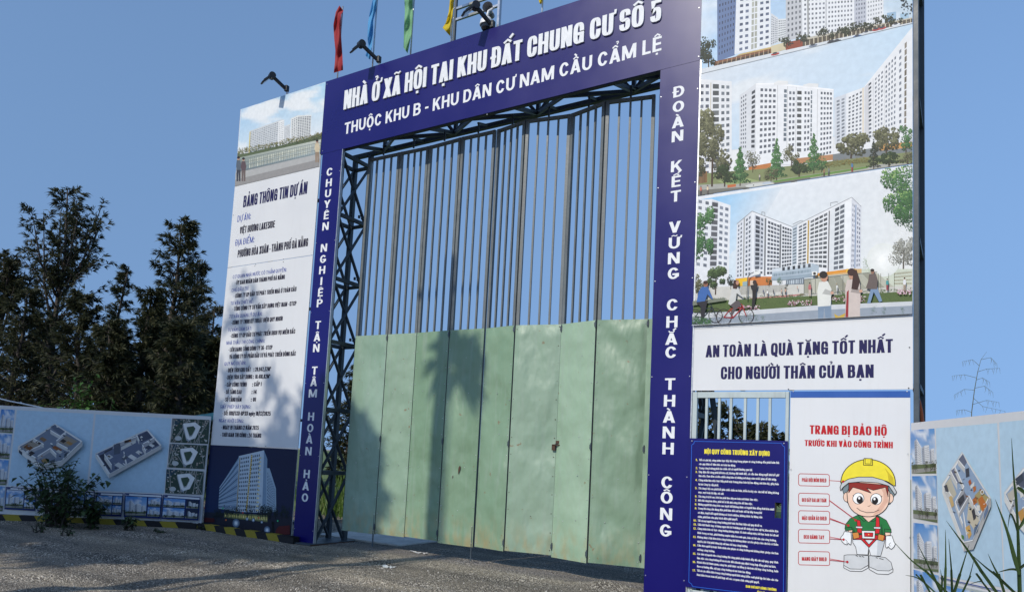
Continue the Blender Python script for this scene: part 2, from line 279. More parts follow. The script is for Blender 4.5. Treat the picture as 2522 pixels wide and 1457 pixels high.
# ---------------------------------------------------------------- lettering drawn with a broad pen
def arc(cx, cy, rx, ry, a0, a1, n=9, e=1.0):
    out = []
    for i in range(n + 1):
        a = R(a0 + (a1 - a0) * i / n); c, s = math.cos(a), math.sin(a)
        out.append((cx + rx * math.copysign(abs(c) ** e, c), cy + ry * math.copysign(abs(s) ** e, s)))
    return out
def glyphs(e):
    P, D = 'P', 'D'
    O = [(P, arc(.5, .5, .5, .5, 90, 450, 24, e))]
    G = {
     'A': (1.05, [(D, 0, 0, .5, 1), (D, 1, 0, .5, 1), (P, [(.2, .24), (.8, .24)])]),
     'B': (1, [(P, [(0, -.0), (0, 1)]), (P, [(0, 1), (.5, 1)] + arc(.5, .765, .42, .235, 90, -90, 8, e) + [(0, .53)]), (P, [(0, .53), (.52, .53)] + arc(.52, .265, .48, .265, 90, -90, 8, e) + [(0, 0)])]),
     'C': (1, [(P, [(1, .66)] + arc(.5, .5, .5, .5, 22, 338, 22, e) + [(1, .34)])] if e < .9 else [(P, arc(.5, .5, .5, .5, 38, 322, 22))]),
     'D': (1, [(P, [(0, 0), (0, 1)]), (P, [(0, 1), (.45, 1)] + arc(.45, .5, .55, .5, 90, -90, 14, e) + [(0, 0)])]),
     'E': (.82, [(P, [(0, 0), (0, 1)]), (P, [(0, 1), (1, 1)]), (P, [(0, .51), (.9, .51)]), (P, [(0, 0), (1, 0)])]),
     'F': (.8, [(P, [(0, -.05), (0, 1)]), (P, [(0, 1), (1, 1)]), (P, [(0, .5), (.85, .5)])]),
     'G': (1, [(P, [(1, .68)] + arc(.5, .5, .5, .5, 24, 330, 22, e)), (P, [(1, .02), (1, .46), (.52, .46)])] if e < .9 else [(P, arc(.5, .5, .5, .5, 44, 336, 22)), (P, [(.58, .40), (1.0, .40)]), (P, [(1, .40), (1, .22)])]),
     'H': (1, [(P, [(0, -.08), (0, 1.08)]), (P, [(1, -.08), (1, 1.08)]), (P, [(0, .52), (1, .52)])]),
     'I': (0, [(P, [(0, -.08), (0, 1.08)])]),
     'J': (.8, [(P, [(1, 1.08), (1, .3)] + arc(.5, .3, .5, .3, 0, -160, 10, e))]),
     'K': (1.02, [(P, [(0, -.08), (0, 1.08)]), (D, .05, .36, .95, 1), (D, .98, 0, .42, .6)]),
     'L': (.78, [(P, [(0, 1.08), (0, 0), (1, 0)])]),
     'M': (1.35, [(P, [(0, -.08), (0, 1.08)]), (P, [(1, -.08), (1, 1.08)]), (D, .03, 1, .5, .05), (D, .97, 1, .5, .05)]),
     'N': (1.05, [(P, [(0, -.08), (0, 1.08)]), (P, [(1, -.08), (1, 1.08)]), (D, .02, 1, .98, 0)]),
     'O': (1.04, O), 'Q': (1.04, O + [(D, .58, .28, 1.0, -.1)]),
     'P': (.95, [(P, [(0, -.08), (0, 1)]), (P, [(0, 1), (.48, 1)] + arc(.48, .725, .52, .275, 90, -90, 10, e) + [(0, .45)])]),
     'R': (1, [(P, [(0, -.08), (0, 1)]), (P, [(0, 1), (.48, 1)] + arc(.48, .745, .48, .255, 90, -90, 10, e) + [(0, .49)]), (D, .98, 0, .5, .5)]),
     'S': (.95, [(P, arc(.5, .745, .5, .255, 5, 270, 14, e)[:-1] + [(.5, .5)] + arc(.5, .255, .5, .255, 90, -175, 14, e)[1:])]),
     'T': (.92, [(P, [(0, 1), (1, 1)]), (P, [(.5, -.08), (.5, 1)])]),
     'U': (1, [(P, [(0, 1.08), (0, .35)] + arc(.5, .35, .5, .35, 180, 360, 12, e) + [(1, .35), (1, 1.08)])]),
     'V': (1.02, [(D, 0, 1, .5, 0), (D, 1, 1, .5, 0)]),
     'W': (1.5, [(D, 0, 1, .26, 0), (D, .5, 1, .26, 0), (D, .5, 1, .74, 0), (D, 1, 1, .74, 0)]),
     'X': (1.02, [(D, 0, 0, 1, 1), (D, 1, 0, 0, 1)]),
     'Y': (1.02, [(D, 0, 1, .5, .4), (D, 1, 1, .5, .4), (P, [(.5, -.08), (.5, .5)])]),
     'Z': (.9, [(P, [(0, 1), (1, 1)]), (P, [(0, 0), (1, 0)]), (D, .02, 0, .98, 1)]),
     '0': (.92, O), '1': (.42, [(P, [(1, -.08), (1, 1.08)]), (P, [(1, .98), (0, .72)])]),
     '2': (.92, [(P, arc(.5, .72, .5, .28, 165, -20, 10, e) + [(0, .0), (1, .0)])]),
     '3': (.92, [(P, arc(.5, .76, .46, .24, 165, -90, 10, e)), (P, arc(.5, .26, .5, .26, 90, -165, 10, e))]),
     '4': (.95, [(P, [(.75, -.08), (.75, 1)]), (D, .03, .28, .7, 1), (P, [(0, .25), (1.05, .25)])]),
     '5': (.92, [(P, [(.95, 1), (.08, 1), (.04, .52)] + arc(.5, .31, .5, .31, 140, -165, 12, e))]),
     '6': (.92, [(P, arc(.5, .3, .5, .3, 90, 450, 16, e)), (P, [(0, .3)] + arc(.5, .62, .5, .38, 180, 30, 9, e))]),
     '7': (.85, [(P, [(0, 1), (1, 1)]), (D, .98, .98, .35, -.05)]),
     '8': (.92, [(P, arc(.5, .76, .45, .24, 90, 450, 14, e)), (P, arc(.5, .26, .5, .26, 90, 450, 14, e))]),
     '9': (.92, [(P, arc(.5, .7, .5, .3, 90, 450, 16, e)), (P, [(1, .7)] + arc(.5, .38, .5, .38, 0, -150, 9, e))]),
     '-': (.45, [(P, [(0, .4), (1, .4)])]), '/': (.6, [(D, 0, -.1, 1, 1.1)]), ':': (0, [(P, [(0, .0), (0, .16)]), (P, [(0, .56), (0, .72)])]),
     '.': (0, [(P, [(0, -.06), (0, .1)])]), ',': (0.1, [(P, [(1, .1), (0, -.16)])]), ';': (0, [(P, [(0, -.1), (0, .1)]), (P, [(0, .5), (0, .66)])]),
     '(': (.25, [(P, arc(1, .5, 1, .65, 120, 240, 8))]), ')': (.25, [(P, arc(0, .5, 1, .65, 60, -60, 8))]),
     '²': (.4, [(P, arc(.5, .95, .5, .15, 165, -20, 6) + [(0, .6), (1, .6)])]),
     'a': (.8, [(P, arc(.5, .34, .5, .34, 90, 450, 16, e)), (P, [(1, -.06), (1, .72)])]),
     'b': (.8, [(P, arc(.5, .34, .5, .34, 90, 450, 16, e)), (P, [(0, -.06), (0, 1.08)])]),
     'c': (.75, [(P, arc(.5, .34, .5, .34, 40, 320, 14, e))]),
     'd': (.8, [(P, arc(.5, .34, .5, .34, 90, 450, 16, e)), (P, [(1, -.06), (1, 1.08)])]),
     'e': (.8, [(P, [(0, .34), (1, .34)] + arc(.5, .34, .5, .34, 0, 310, 14, e))]),
     'f': (.45, [(P, [(.35, -.06), (.35, .8), (1, 1)]), (P, [(0, .66), (1, .66)])]),
     'g': (.8, [(P, arc(.5, .34, .5, .34, 90, 450, 16, e)), (P, [(1, .72), (1, -.1), (.6, -.3), (0, -.24)])]),
     'h': (.78, [(P, [(0, -.06), (0, 1.08)]), (P, [(0, .3)] + arc(.5, .4, .5, .28, 180, 0, 8, e) + [(1, -.06)])]),
     'i': (0, [(P, [(0, -.06), (0, .72)]), (P, [(0, .88), (0, 1.04)])]), 'j': (.2, [(P, [(1, .72), (1, -.15), (0, -.28)])]),
     'k': (.78, [(P, [(0, -.06), (0, 1.08)]), (D, .05, .25, .95, .7), (D, 1, -.02, .4, .42)]),
     'l': (0, [(P, [(0, -.06), (0, 1.08)])]),
     'm': (1.3, [(P, [(0, -.06), (0, .72)]), (P, [(0, .3)] + arc(.25, .42, .25, .26, 180, 0, 6, e) + [(.5, -.06)]), (P, [(.5, .3)] + arc(.75, .42, .25, .26, 180, 0, 6, e) + [(1, -.06)])]),
     'n': (.78, [(P, [(0, -.06), (0, .72)]), (P, [(0, .3)] + arc(.5, .4, .5, .28, 180, 0, 8, e) + [(1, -.06)])]),
     'o': (.82, [(P, arc(.5, .34, .5, .34, 90, 450, 16, e))]),
     'p': (.8, [(P, arc(.5, .34, .5, .34, 90, 450, 16, e)), (P, [(0, -.34), (0, .72)])]),
     'q': (.8, [(P, arc(.5, .34, .5, .34, 90, 450, 16, e)), (P, [(1, -.34), (1, .72)])]),
     'r': (.45, [(P, [(0, -.06), (0, .72)]), (P, [(0, .35), (.4, .62), (1, .66)])]),
     's': (.7, [(P, [(.95, .58), (.5, .68), (.05, .53), (.5, .35), (.95, .16), (.5, 0), (.05, .1)])]),
     't': (.45, [(P, [(.4, 1.0), (.4, .1), (1, 0)]), (P, [(0, .66), (1, .66)])]),
     'u': (.78, [(P, [(0, .72), (0, .3)] + arc(.5, .28, .5, .28, 180, 360, 8, e) + [(1, .72)]), (P, [(1, -.06), (1, .4)])]),
     'v': (.78, [(D, 0, .7, .5, 0), (D, 1, .7, .5, 0)]), 'x': (.78, [(D, 0, 0, 1, .7), (D, 1, 0, 0, .7)]),
     'y': (.78, [(D, 0, .7, .52, .02), (D, 1, .7, .32, -.32)]), 'w': (1.2, [(D, 0, .7, .26, 0), (D, .5, .7, .26, 0), (D, .5, .7, .74, 0), (D, 1, .7, .74, 0)]),
     'z': (.7, [(P, [(0, .68), (1, .68)]), (P, [(0, 0), (1, 0)]), (D, .05, 0, .95, .68)]),
    }
    return G
GLY = {True: glyphs(.62), False: glyphs(1.0)}
STYLE = dict(impact=(.44, .178, .138, .055, True), heavy=(.45, .182, .142, .06, True), wide=(.66, .185, .16, .11, False), bold=(.58, .16, .14, .09, False), thin=(.46, .10, .09, .11, False), small=(.42, .125, .115, .05, False))
def layout(text, style):
    """-> list of strokes (list of point pairs: left/right rail), total width; cap height is 1"""
    w, tx, ty, gap, sq = STYLE[style]; G = GLY[sq]; out = []; x = 0.0
    def pen(pts, x0, ww, tx, ty, closed):
        pts = [p for i, p in enumerate(pts) if i == 0 or abs(p[0] - pts[i - 1][0]) + abs(p[1] - pts[i - 1][1]) > 1e-5]
        q = [(x0 + tx / 2 + p[0] * (ww - tx), ty / 2 + p[1] * (1 - ty)) for p in pts]
        q = [(min(max(a, x0 - .3), x0 + ww + .3), b) for a, b in q]
        n = len(q); rails = []
        if not closed and n > 1:
            for i0, i1 in ((0, 1), (n - 1, n - 2)):
                dx, dy = q[i0][0] - q[i1][0], q[i0][1] - q[i1][1]; l = math.hypot(dx, dy) or 1; q[i0] = (q[i0][0] + dx / l * abs(dx / l) * tx * .5, q[i0][1] + dy / l * abs(dy / l) * ty * .5)
        for i in range(n):
            def d(a, b):
                dx, dy = (b[0] - a[0]) / tx, (b[1] - a[1]) / ty; l = math.hypot(dx, dy) or 1; return dx / l, dy / l
            if closed and i in (0, n - 1): d0 = d(q[n - 2], q[n - 1]); d1 = d(q[0], q[1])
            else:
                d1 = d(q[i], q[i + 1]) if i < n - 1 else d(q[i - 1], q[i]); d0 = d(q[i - 1], q[i]) if i > 0 else d1
            nx, ny = -(d0[1] + d1[1]), d0[0] + d1[0]; l = math.hypot(nx, ny) or 1; nx /= l; ny /= l
            c = max(.5, nx * -d1[1] + ny * d1[0]); k = .5 / c
            rails.append(((q[i][0] + nx * k * tx, q[i][1] + ny * k * ty), (q[i][0] - nx * k * tx, q[i][1] - ny * k * ty)))
        return rails
    def clampy(r, lo, hi): return [tuple((p[0], min(max(p[1], lo), hi)) for p in pr) for pr in r]
    for ch in text:
        if ch == ' ': x += w * .42; continue
        ds = ''
        if ch in 'Đđ': base = 'D' if ch == 'Đ' else 'd'; ds = ch; marks = []
        else:
            dec = unicodedata.normalize('NFD', ch) if ch != '²' else ch
            base = dec[0]; marks = list(dec[1:])
        if base not in G: base = '-'
        wf, strokes = G[base]; ww = max(tx, w * wf); up = base.isupper()
        for s in strokes:
            if s[0] == 'P':
                pts = s[1]; cl = len(pts) > 8 and abs(pts[0][0] - pts[-1][0]) < 1e-6 and abs(pts[0][1] - pts[-1][1]) < 1e-6
                r = pen(pts, x, ww, tx, ty, cl)
                if base not in 'gpqyj,;()QJ': r = clampy(r, 0, 1.0)
                out.append(r)
            else:
                _, x0, y0, x1, y1 = s; hw = tx * .56
                X0, X1 = x + tx / 2 + x0 * (ww - tx), x + tx / 2 + x1 * (ww - tx)
                out.append([((X0 - hw, y0), (X0 + hw, y0)), ((X1 - hw, y1), (X1 + hw, y1))])
        if ds == 'Đ': out.append([((x - .06, .44), (x - .06, .56)), ((x + ww * .5, .44), (x + ww * .5, .56))])
        if ds == 'đ': out.append([((x + ww * .45, .80), (x + ww * .45, .89)), ((x + ww + .07, .80), (x + ww + .07, .89))])
        cx = x + ww / 2; top = 1.0 if up else .76; mt = min(tx, .11)
        def mk(pts, t=None):
            t = t or mt; out.append(pen([((a - cx + .5 * 1 + 0) if 0 else a, b) for a, b in pts], 0, 1, 0.0001, 0.0001, False) if 0 else rail(pts, t))
        def rail(pts, t):
            rr = []
            for i in range(len(pts)):
                a = pts[max(i - 1, 0)]; b = pts[min(i + 1, len(pts) - 1)]; dx, dy = b[0] - a[0], b[1] - a[1]; l = math.hypot(dx, dy) or 1
                rr.append(((pts[i][0] - dy / l * t / 2, pts[i][1] + dx / l * t / 2), (pts[i][0] + dy / l * t / 2, pts[i][1] - dx / l * t / 2)))
            return rr
        hat = '\u0302' in marks or '\u0306' in marks
        for mkr in marks:
            y = top + (.24 if hat and mkr in '\u0301\u0300\u0309\u0303' else .06); sx = .13 if hat and mkr in '\u0301\u0300\u0309' else 0
            if hat and mkr == '\u0300': sx = .02
            k = .9 if up else .8
            if mkr == '\u0302': out.append(rail([(cx - .19 * k, top + .05), (cx, top + .18), (cx + .19 * k, top + .05)], mt * .95))
            elif mkr == '\u0306': out.append(rail([(cx - .16, top + .19), (cx - .1, top + .08), (cx + .1, top + .08), (cx + .16, top + .19)], mt * .8))
            elif mkr == '\u0301': out.append(rail([(cx + sx - .04, y), (cx + sx + .12, y + .17)], mt))
            elif mkr == '\u0300': out.append(rail([(cx + sx + .04, y), (cx + sx - .12, y + .17)], mt))
            elif mkr == '\u0309': out.append(rail([(cx + sx - .08, y + .18), (cx + sx + .04, y + .21), (cx + sx + .07, y + .13), (cx + sx, y + .07), (cx + sx, y + .0)], mt * .7))
            elif mkr == '\u0303': out.append(rail([(cx - .17, y + .04), (cx - .08, y + .11), (cx + .08, y + .05), (cx + .17, y + .12)], mt * .75))
            elif mkr == '\u0323': out.append([((cx - mt * .6, -.22), (cx + mt * .6, -.22)), ((cx - mt * .6, -.09), (cx + mt * .6, -.09))])
            elif mkr == '\u031b': out.append(rail([(x + ww - tx * .6, top - .1), (x + ww + .06, top - .04), (x + ww + .08, top + .13)], mt * .9))
        x += ww + gap
    return out, x - gap
def letter(mb, plane, text, p0, p1, hpx, style, col, off=0.0015, thick=0.0, hpx1=None, side=None, uvbox=None):
    """write text on a plane: baseline from photo point p0 to p1, capital height hpx photo pixels"""
    st, W = layout(text, style)
    if uvbox: (u0, v0), (u1, v1), h0 = uvbox; h1 = h0
    else:
        u0, v0 = plane.px(*p0); u1, v1 = plane.px(*p1)
        h0 = plane.px(p0[0], p0[1] - hpx)[1] - v0; h1 = plane.px(p1[0], p1[1] - (hpx1 or hpx))[1] - v1 if hpx1 else h0
    c = L3(col)
    def P(q, o):
        t = q[0] / W
        return plane.pt((u0 + (u1 - u0) * t, v0 + (v1 - v0) * t + q[1] * (h0 + (h1 - h0) * t)), o)
    for k, r in enumerate(st):
        o = off + (k % 9) * 0.00018 + thick
        for a, b in zip(r[:-1], r[1:]):
            mb.face([P(a[0], o), P(b[0], o), P(b[1], o), P(a[1], o)], c)
            if thick:
                sc_ = L3(side or col)
                mb.face([P(a[0], off), P(b[0], off), P(b[0], o), P(a[0], o)], sc_); mb.face([P(b[1], off), P(a[1], off), P(a[1], o), P(b[1], o)], sc_)
        if thick:
            for e in (r[0], r[-1]): mb.face([P(e[0], off), P(e[1], off), P(e[1], o), P(e[0], o)], L3(side or col))
class Lines:
    """several lines of writing on one board; every line becomes a part of its own"""
    def __init__(s): s.l = []
    def new(s): m = MB(); s.l.append(m); return m
    def build(s, name, mat, parent):
        for m in s.l: m.build(name, mat, parent)
# ---------------------------------------------------------------- printed pictures: flat ink shapes on a board
class Print:
    def __init__(s, plane, seed, crop=(0, 0, 1), off=0.0012):
        s.mb = MB(); s.p = plane; s.k = 0; s.off = off; s.rnd = random.Random(seed); s.ox, s.oy, s.s = crop; s.lim = None; s.fix = None
    def uv(s, q):
        u, v = s.p.px(s.ox + q[0] / s.s, s.oy + q[1] / s.s)
        if s.lim:
            (ul, ur), (vb, vt) = s.lim; u = min(max(u, ul), ur); v = min(max(v, vb), vt)
        return (u, v)
    def rect(s, a, b, c, d):
        """limit everything to the rectangle spanned by four crop points (tl, tr, br, bl)"""
        s.lim = None; q = [s.uv(x) for x in (a, b, c, d)]
        s.lim = (((q[0][0] + q[3][0]) / 2, (q[1][0] + q[2][0]) / 2), ((q[2][1] + q[3][1]) / 2, (q[0][1] + q[1][1]) / 2))
    def lay(s):
        if s.fix is not None: return s.fix + s.rnd.random() * 0.00006
        s.k += 1; return s.off + 0.00006 * s.k
    def hold(s): s.fix = None; s.k += 2; s.fix = s.lay()
    def free(s): s.fix = None; s.k += 2
    def poly(s, pts, col, o=None):
        o = s.lay() if o is None else o
        q = [s.uv(p) for p in pts]; c = L3(col)
        if len(pts) == 3 or len(pts) == 4 and not isinstance(col[0], (tuple, list)):
            s.mb.face([s.p.pt(x, o) for x in q], c)
        else:
            for t in geometry.tessellate_polygon([[Vector((x[0], x[1], 0)) for x in q]]):
                s.mb.face([s.p.pt(q[i], o) for i in t], c)
    def grad(s, tl, tr, br, bl, cols, n=10, noise_amp=0.0, ns=6.0, cloud=None, cov=0.5):
        """bilinear four-colour field with optional printed clouds"""
        o = s.lay(); c = [Vector(L3(x)[:3]) for x in cols]; cl = Vector(L3(cloud)[:3]) if cloud else None; so = s.rnd.random() * 50
        def P(i, j):
            a, b = i / n, j / n
            x = (tl[0] * (1 - a) + tr[0] * a) * (1 - b) + (bl[0] * (1 - a) + br[0] * a) * b
            y = (tl[1] * (1 - a) + tr[1] * a) * (1 - b) + (bl[1] * (1 - a) + br[1] * a) * b
            k = (c[0] * (1 - a) + c[1] * a) * (1 - b) + (c[3] * (1 - a) + c[2] * a) * b
            if cl is not None:
                f = noise.fractal(Vector((a * ns * .6 + so, b * ns, so)), 1.0, 2.0, 4) * .5 + .5
                f = min(1, max(0, (f - cov) * 4)); k = k.lerp(cl, f * .9)
            return (x, y), (k.x, k.y, k.z, 1.0)
        g = [[P(i, j) for i in range(n + 1)] for j in range(n + 1)]
        for j in range(n):
            for i in range(n):
                q = [g[j][i], g[j][i + 1], g[j + 1][i + 1], g[j + 1][i]]
                s.mb.face([s.p.pt(s.uv(x[0]), o) for x in q], cols=[x[1] for x in q])
    def grid(s, tl, tr, br, bl, nx, ny, col, fx=.55, fy=.5, skip=(), jit=22, sill=None):
        """rows of printed windows in a four-sided facade"""
        o = s.lay()
        def P(a, b):
            return ((tl[0] * (1 - a) + tr[0] * a) * (1 - b) + (bl[0] * (1 - a) + br[0] * a) * b,
                    (tl[1] * (1 - a) + tr[1] * a) * (1 - b) + (bl[1] * (1 - a) + br[1] * a) * b)
        for j in range(ny):
            for i in range(nx):
                if i in skip: continue
                a0, a1 = (i + .5 - fx / 2) / nx, (i + .5 + fx / 2) / nx; b0, b1 = (j + .5 - fy / 2) / ny, (j + .5 + fy / 2) / ny
                d = s.rnd.randint(-jit, jit); c = tuple(min(255, max(0, x + d)) for x in col)
                s.poly([P(a0, b0), P(a1, b0), P(a1, b1), P(a0, b1)], c, o)
                if sill: s.poly([P(a0 - .1 / nx, b1), P(a1 + .1 / nx, b1), P(a1 + .1 / nx, b1 + .08 / ny), P(a0 - .1 / nx, b1 + .08 / ny)], sill, o)
    def ell(s, cx, cy, rx, ry, col, n=20, a0=0, a1=360, rot=0, o=None):
        cr, sr = math.cos(R(rot)), math.sin(R(rot)); pts = []
        for i in range(n + (0 if a1 - a0 >= 360 else 1)):
            a = R(a0 + (a1 - a0) * i / n); x, y = rx * math.cos(a), ry * math.sin(a); pts.append((cx + x * cr - y * sr, cy + x * sr + y * cr))
        s.poly(pts, col, o)
    def line(s, pts, wd, col):
        o = s.lay()
        for a, b in zip(pts[:-1], pts[1:]):
            dx, dy = b[0] - a[0], b[1] - a[1]; l = math.hypot(dx, dy) or 1; nx, ny = -dy / l * wd / 2, dx / l * wd / 2
            s.poly([(a[0] + nx, a[1] + ny), (b[0] + nx, b[1] + ny), (b[0] - nx, b[1] - ny), (a[0] - nx, a[1] - ny)], col, o)
    def tree(s, cx, top, bot, wd, cols, n=150, shape='round', trunk=(70, 55, 40), lf=1.0, keep=None):
        """printed foliage: many small leaf marks in a ragged outline, dark low marks first"""
        rn = s.rnd; h = bot - top
        if trunk: s.line([(cx, bot), (cx + wd * .02, top + h * .4)], max(2, wd * .05), trunk)
        o = s.lay(); s.k += 1; marks = []; n = int(n * 2.6)
        lob = [(rn.uniform(-.34, .34), rn.uniform(.1, .75), rn.uniform(.10, .24)) for _ in range(13)]
        for _ in range(n):
            g = 0
            if shape == 'cone': t = rn.random() ** .6; x = rn.uniform(-.5, .5) * (t * .95 + .05) * (.75 + .25 * math.sin(t * 34)); y = t * .92; g = -x * 1.4 + .25 * math.sin(t * 34)
            elif shape == 'fill': x = rn.uniform(-.5, .5); y = rn.random()
            else:
                L = rn.choice(lob); a = rn.random() * 6.28; r = L[2] * rn.random() ** .55; x = L[0] + r * math.cos(a); y = L[1] + r * math.sin(a) * .9; g = (-math.sin(a) - .5 * math.cos(a)) * r / L[2] * .6
            if keep and not keep(x, y): continue
            marks.append((y + rn.uniform(-.25, .25), x, y, g))
        marks.sort(reverse=True); nc = len(cols) - 1
        for i, (_, x, y, g) in enumerate(marks):
            px, py = cx + x * wd, top + y * h; r = wd * lf * rn.uniform(.018, .042); a = rn.random() * 6.28
            d = min(1, max(0, .30 + .28 * i / len(marks) + g * .42 + rn.uniform(-.28, .28))) * nc; k = min(int(d), nc - 1); f = d - k; c = tuple(cols[k][j] * (1 - f) + cols[k + 1][j] * f for j in range(3))
            q = [(px + r * 1.5 * math.cos(a), py + r * 1.5 * math.sin(a)), (px + r * math.cos(a + 1.8), py + r * math.sin(a + 1.8)), (px + r * math.cos(a + 3.3), py + r * math.sin(a + 3.3)), (px + r * math.cos(a + 4.6), py + r * math.sin(a + 4.6))]
            s.poly(q, c, o + i / len(marks) * .00006)
    def glow(s, cx, cy, rx, ry, inner, outer, n=24):
        """a printed soft bright patch"""
        o = s.lay(); a, b = L3(inner), L3(outer); c = s.p.pt(s.uv((cx, cy)), o); m = tuple(x * .55 + y * .45 for x, y in zip(a, b))
        R1 = [s.p.pt(s.uv((cx + rx * .5 * math.cos(6.2832 * i / n), cy + ry * .5 * math.sin(6.2832 * i / n))), o) for i in range(n)]; R2 = [s.p.pt(s.uv((cx + rx * math.cos(6.2832 * i / n), cy + ry * math.sin(6.2832 * i / n))), o) for i in range(n)]
        for i in range(n): j = (i + 1) % n; s.mb.face([c, R1[i], R1[j]], cols=[a, m, m]); s.mb.face([R1[i], R2[i], R2[j], R1[j]], cols=[m, b, b, m])
    def person(s, x, y0, y1, top, low, hair=(40, 30, 28), skin=(190, 150, 125)):
        h = y1 - y0; w_ = h * .155
        s.poly([(x - w_ * .55, y0 + h * .5), (x + w_ * .55, y0 + h * .5), (x + w_ * .5, y1), (x + w_ * .1, y1), (x, y0 + h * .6), (x - w_ * .1, y1), (x - w_ * .5, y1)], low)
        s.poly([(x - w_ * .5, y0 + h * .17), (x + w_ * .5, y0 + h * .17), (x + w_ * .75, y0 + h * .4), (x + w_ * .5, y0 + h * .55), (x - w_ * .5, y0 + h * .55), (x - w_ * .75, y0 + h * .4)], top)
        s.ell(x, y0 + h * .09, h * .055, h * .07, skin, 10); s.ell(x, y0 + h * .06, h * .06, h * .055, hair, 10)
    def build(s, name, parent): return s.mb.build(name, MAT['print'], parent)
GREENS = [(24, 36, 22), (44, 62, 34), (70, 92, 50), (112, 132, 76)]
OLIVE = [(40, 44, 30), (72, 74, 50), (108, 108, 78), (150, 150, 112)]
LIME = [(30, 58, 34), (50, 90, 50), (78, 124, 70), (126, 168, 108)]
DARKG = [(18, 24, 20), (34, 44, 32), (52, 62, 44)]

def slab(mb, plane, q, th, off=0.0, col=None):
    """a thin board whose front face has the four given photo corners (tl, tr, br, bl)"""
    f = [plane.pt(plane.px(*x), off) for x in q]; b = [p - plane.n * th for p in f]
    mb.face(f[::-1], col); mb.face(b, col)
    for i in range(4): j = (i + 1) % 4; mb.face([f[i], f[j], b[j], b[i]], col)
def slab_uv(mb, plane, u0, u1, v0, v1, th, off=0.0, col=None):
    f = [plane.pt(q, off) for q in ((u0, v1), (u1, v1), (u1, v0), (u0, v0))]; b = [p - plane.n * th for p in f]
    mb.face(f[::-1], col); mb.face(b, col)
    for i in range(4): j = (i + 1) % 4; mb.face([f[i], f[j], b[j], b[i]], col)
def screws(mb, plane, pts, off, r=0.007):
    for x, y in pts:
        c = plane.pt(plane.px(x, y), off); mb.new().tube([c, c + plane.n * 0.006], r, 6)

# ---------------------------------------------------------------- ground
def gz(x, y):
    """ground height: flat at the gate, slightly rutted, a little heap by the right pillar"""
    z = 0.030 * noise.noise(Vector((x * .35, y * .8, 1.3))) + 0.016 * noise.noise(Vector((x * 1.1, y * 2.2, 4.0)))
    a, b = x * .857 + y * .515, -x * .515 + y * .857                      # ruts run along the picture's width
    z += 0.034 * math.sin(b * 8.0 + .6 * noise.noise(Vector((a * .5, b, 9)))) * (0.4 + 0.6 * noise.noise(Vector((a * .3, b * .6, 2))))
    z *= min(1, max(0.15, (-y + 0.1) / 1.2))
    z += 0.10 * math.exp(-(((x + 3.75) / .42) ** 2 + ((y + .02) / .20) ** 2))
    if y > -.2: z -= 0.0
    if y > 1.5: z -= 0.0
    return z
def build_ground():
    mb = MB(); xs = [-16 + i * .08 for i in range(238)]; ys = [-9.5 + j * .08 for j in range(170)]
    n = len(xs); mb.v = [(x, y, gz(x, y)) for y in ys for x in xs]
    for j in range(len(ys) - 1):
        for i in range(n - 1):
            k = j * n + i; mb.f.append((k, k + 1, k + n + 1, k + n)); mb.c.append(None); mb.m.append(0)
    X0, X1, Y0, Y1 = xs[0], xs[-1], ys[0], ys[-1]; B = 900
    for q in (((-B, -B), (B, -B), (B, Y0), (-B, Y0)), ((-B, Y1), (B, Y1), (B, B), (-B, B)), ((-B, Y0), (X0, Y0), (X0, Y1), (-B, Y1)), ((X1, Y0), (B, Y0), (B, Y1), (X1, Y1))):
        mb.face([(x, y, -0.02) for x, y in q])
    return kind(mb.build('ground', MAT['gravel'], smooth=True), 'structure')
build_ground()
def scatter_stones():
    rn = random.Random(5); mb = MB(); mb.col = None
    cs = [(0.11, 0.10, 0.09, 1), (0.2, 0.185, 0.16, 1), (0.3, 0.275, 0.235, 1), (0.46, 0.43, 0.38, 1), (0.07, 0.065, 0.06, 1)]
    for _ in range(5000):
        t = rn.random(); px = rn.uniform(-60, 1640); py = 1330 + 160 * rn.random() ** .8
        g = gnd(px, py)
        if g.y > -.05 and not (-8.7 < g.x < -3.4 and g.y < .25): continue
        z = gz(g.x, g.y); r = rn.choice((.006, .007, .008, .010, .013)) * rn.uniform(.8, 1.3); a = rn.random() * 6.28
        p = []
        for k in range(5):
            aa = a + k * 1.2566; rr = r * rn.uniform(.7, 1.25); p.append(Vector((g.x + rr * math.cos(aa), g.y + rr * math.sin(aa), z - .003)))
        top = Vector((g.x + r * rn.uniform(-.3, .3), g.y + r * rn.uniform(-.3, .3), z + r * rn.uniform(.5, .9))); c = rn.choice(cs)
        for k in range(5): mb.face([p[k], p[(k + 1) % 5], top], c)
    m, t, p = newmat('loose_gravel'); a = node(t, 'ShaderNodeAttribute', attribute_name='Col'); t.links.new(a.outputs[0], p.inputs['Base Color']); p.inputs['Roughness'].default_value = .9
    return tag(kind(mb.build('loose_gravel', m), 'stuff'), 'loose grey gravel scattered over the ground before the gate', 'gravel')
scatter_stones()
pad = MB()
pad.box((-8.95, 2.0, 0.0), (1.9, 2.0, 0.05)); kind(pad.build('concrete_slab', MAT['concrete'], bevel=.01), 'structure')

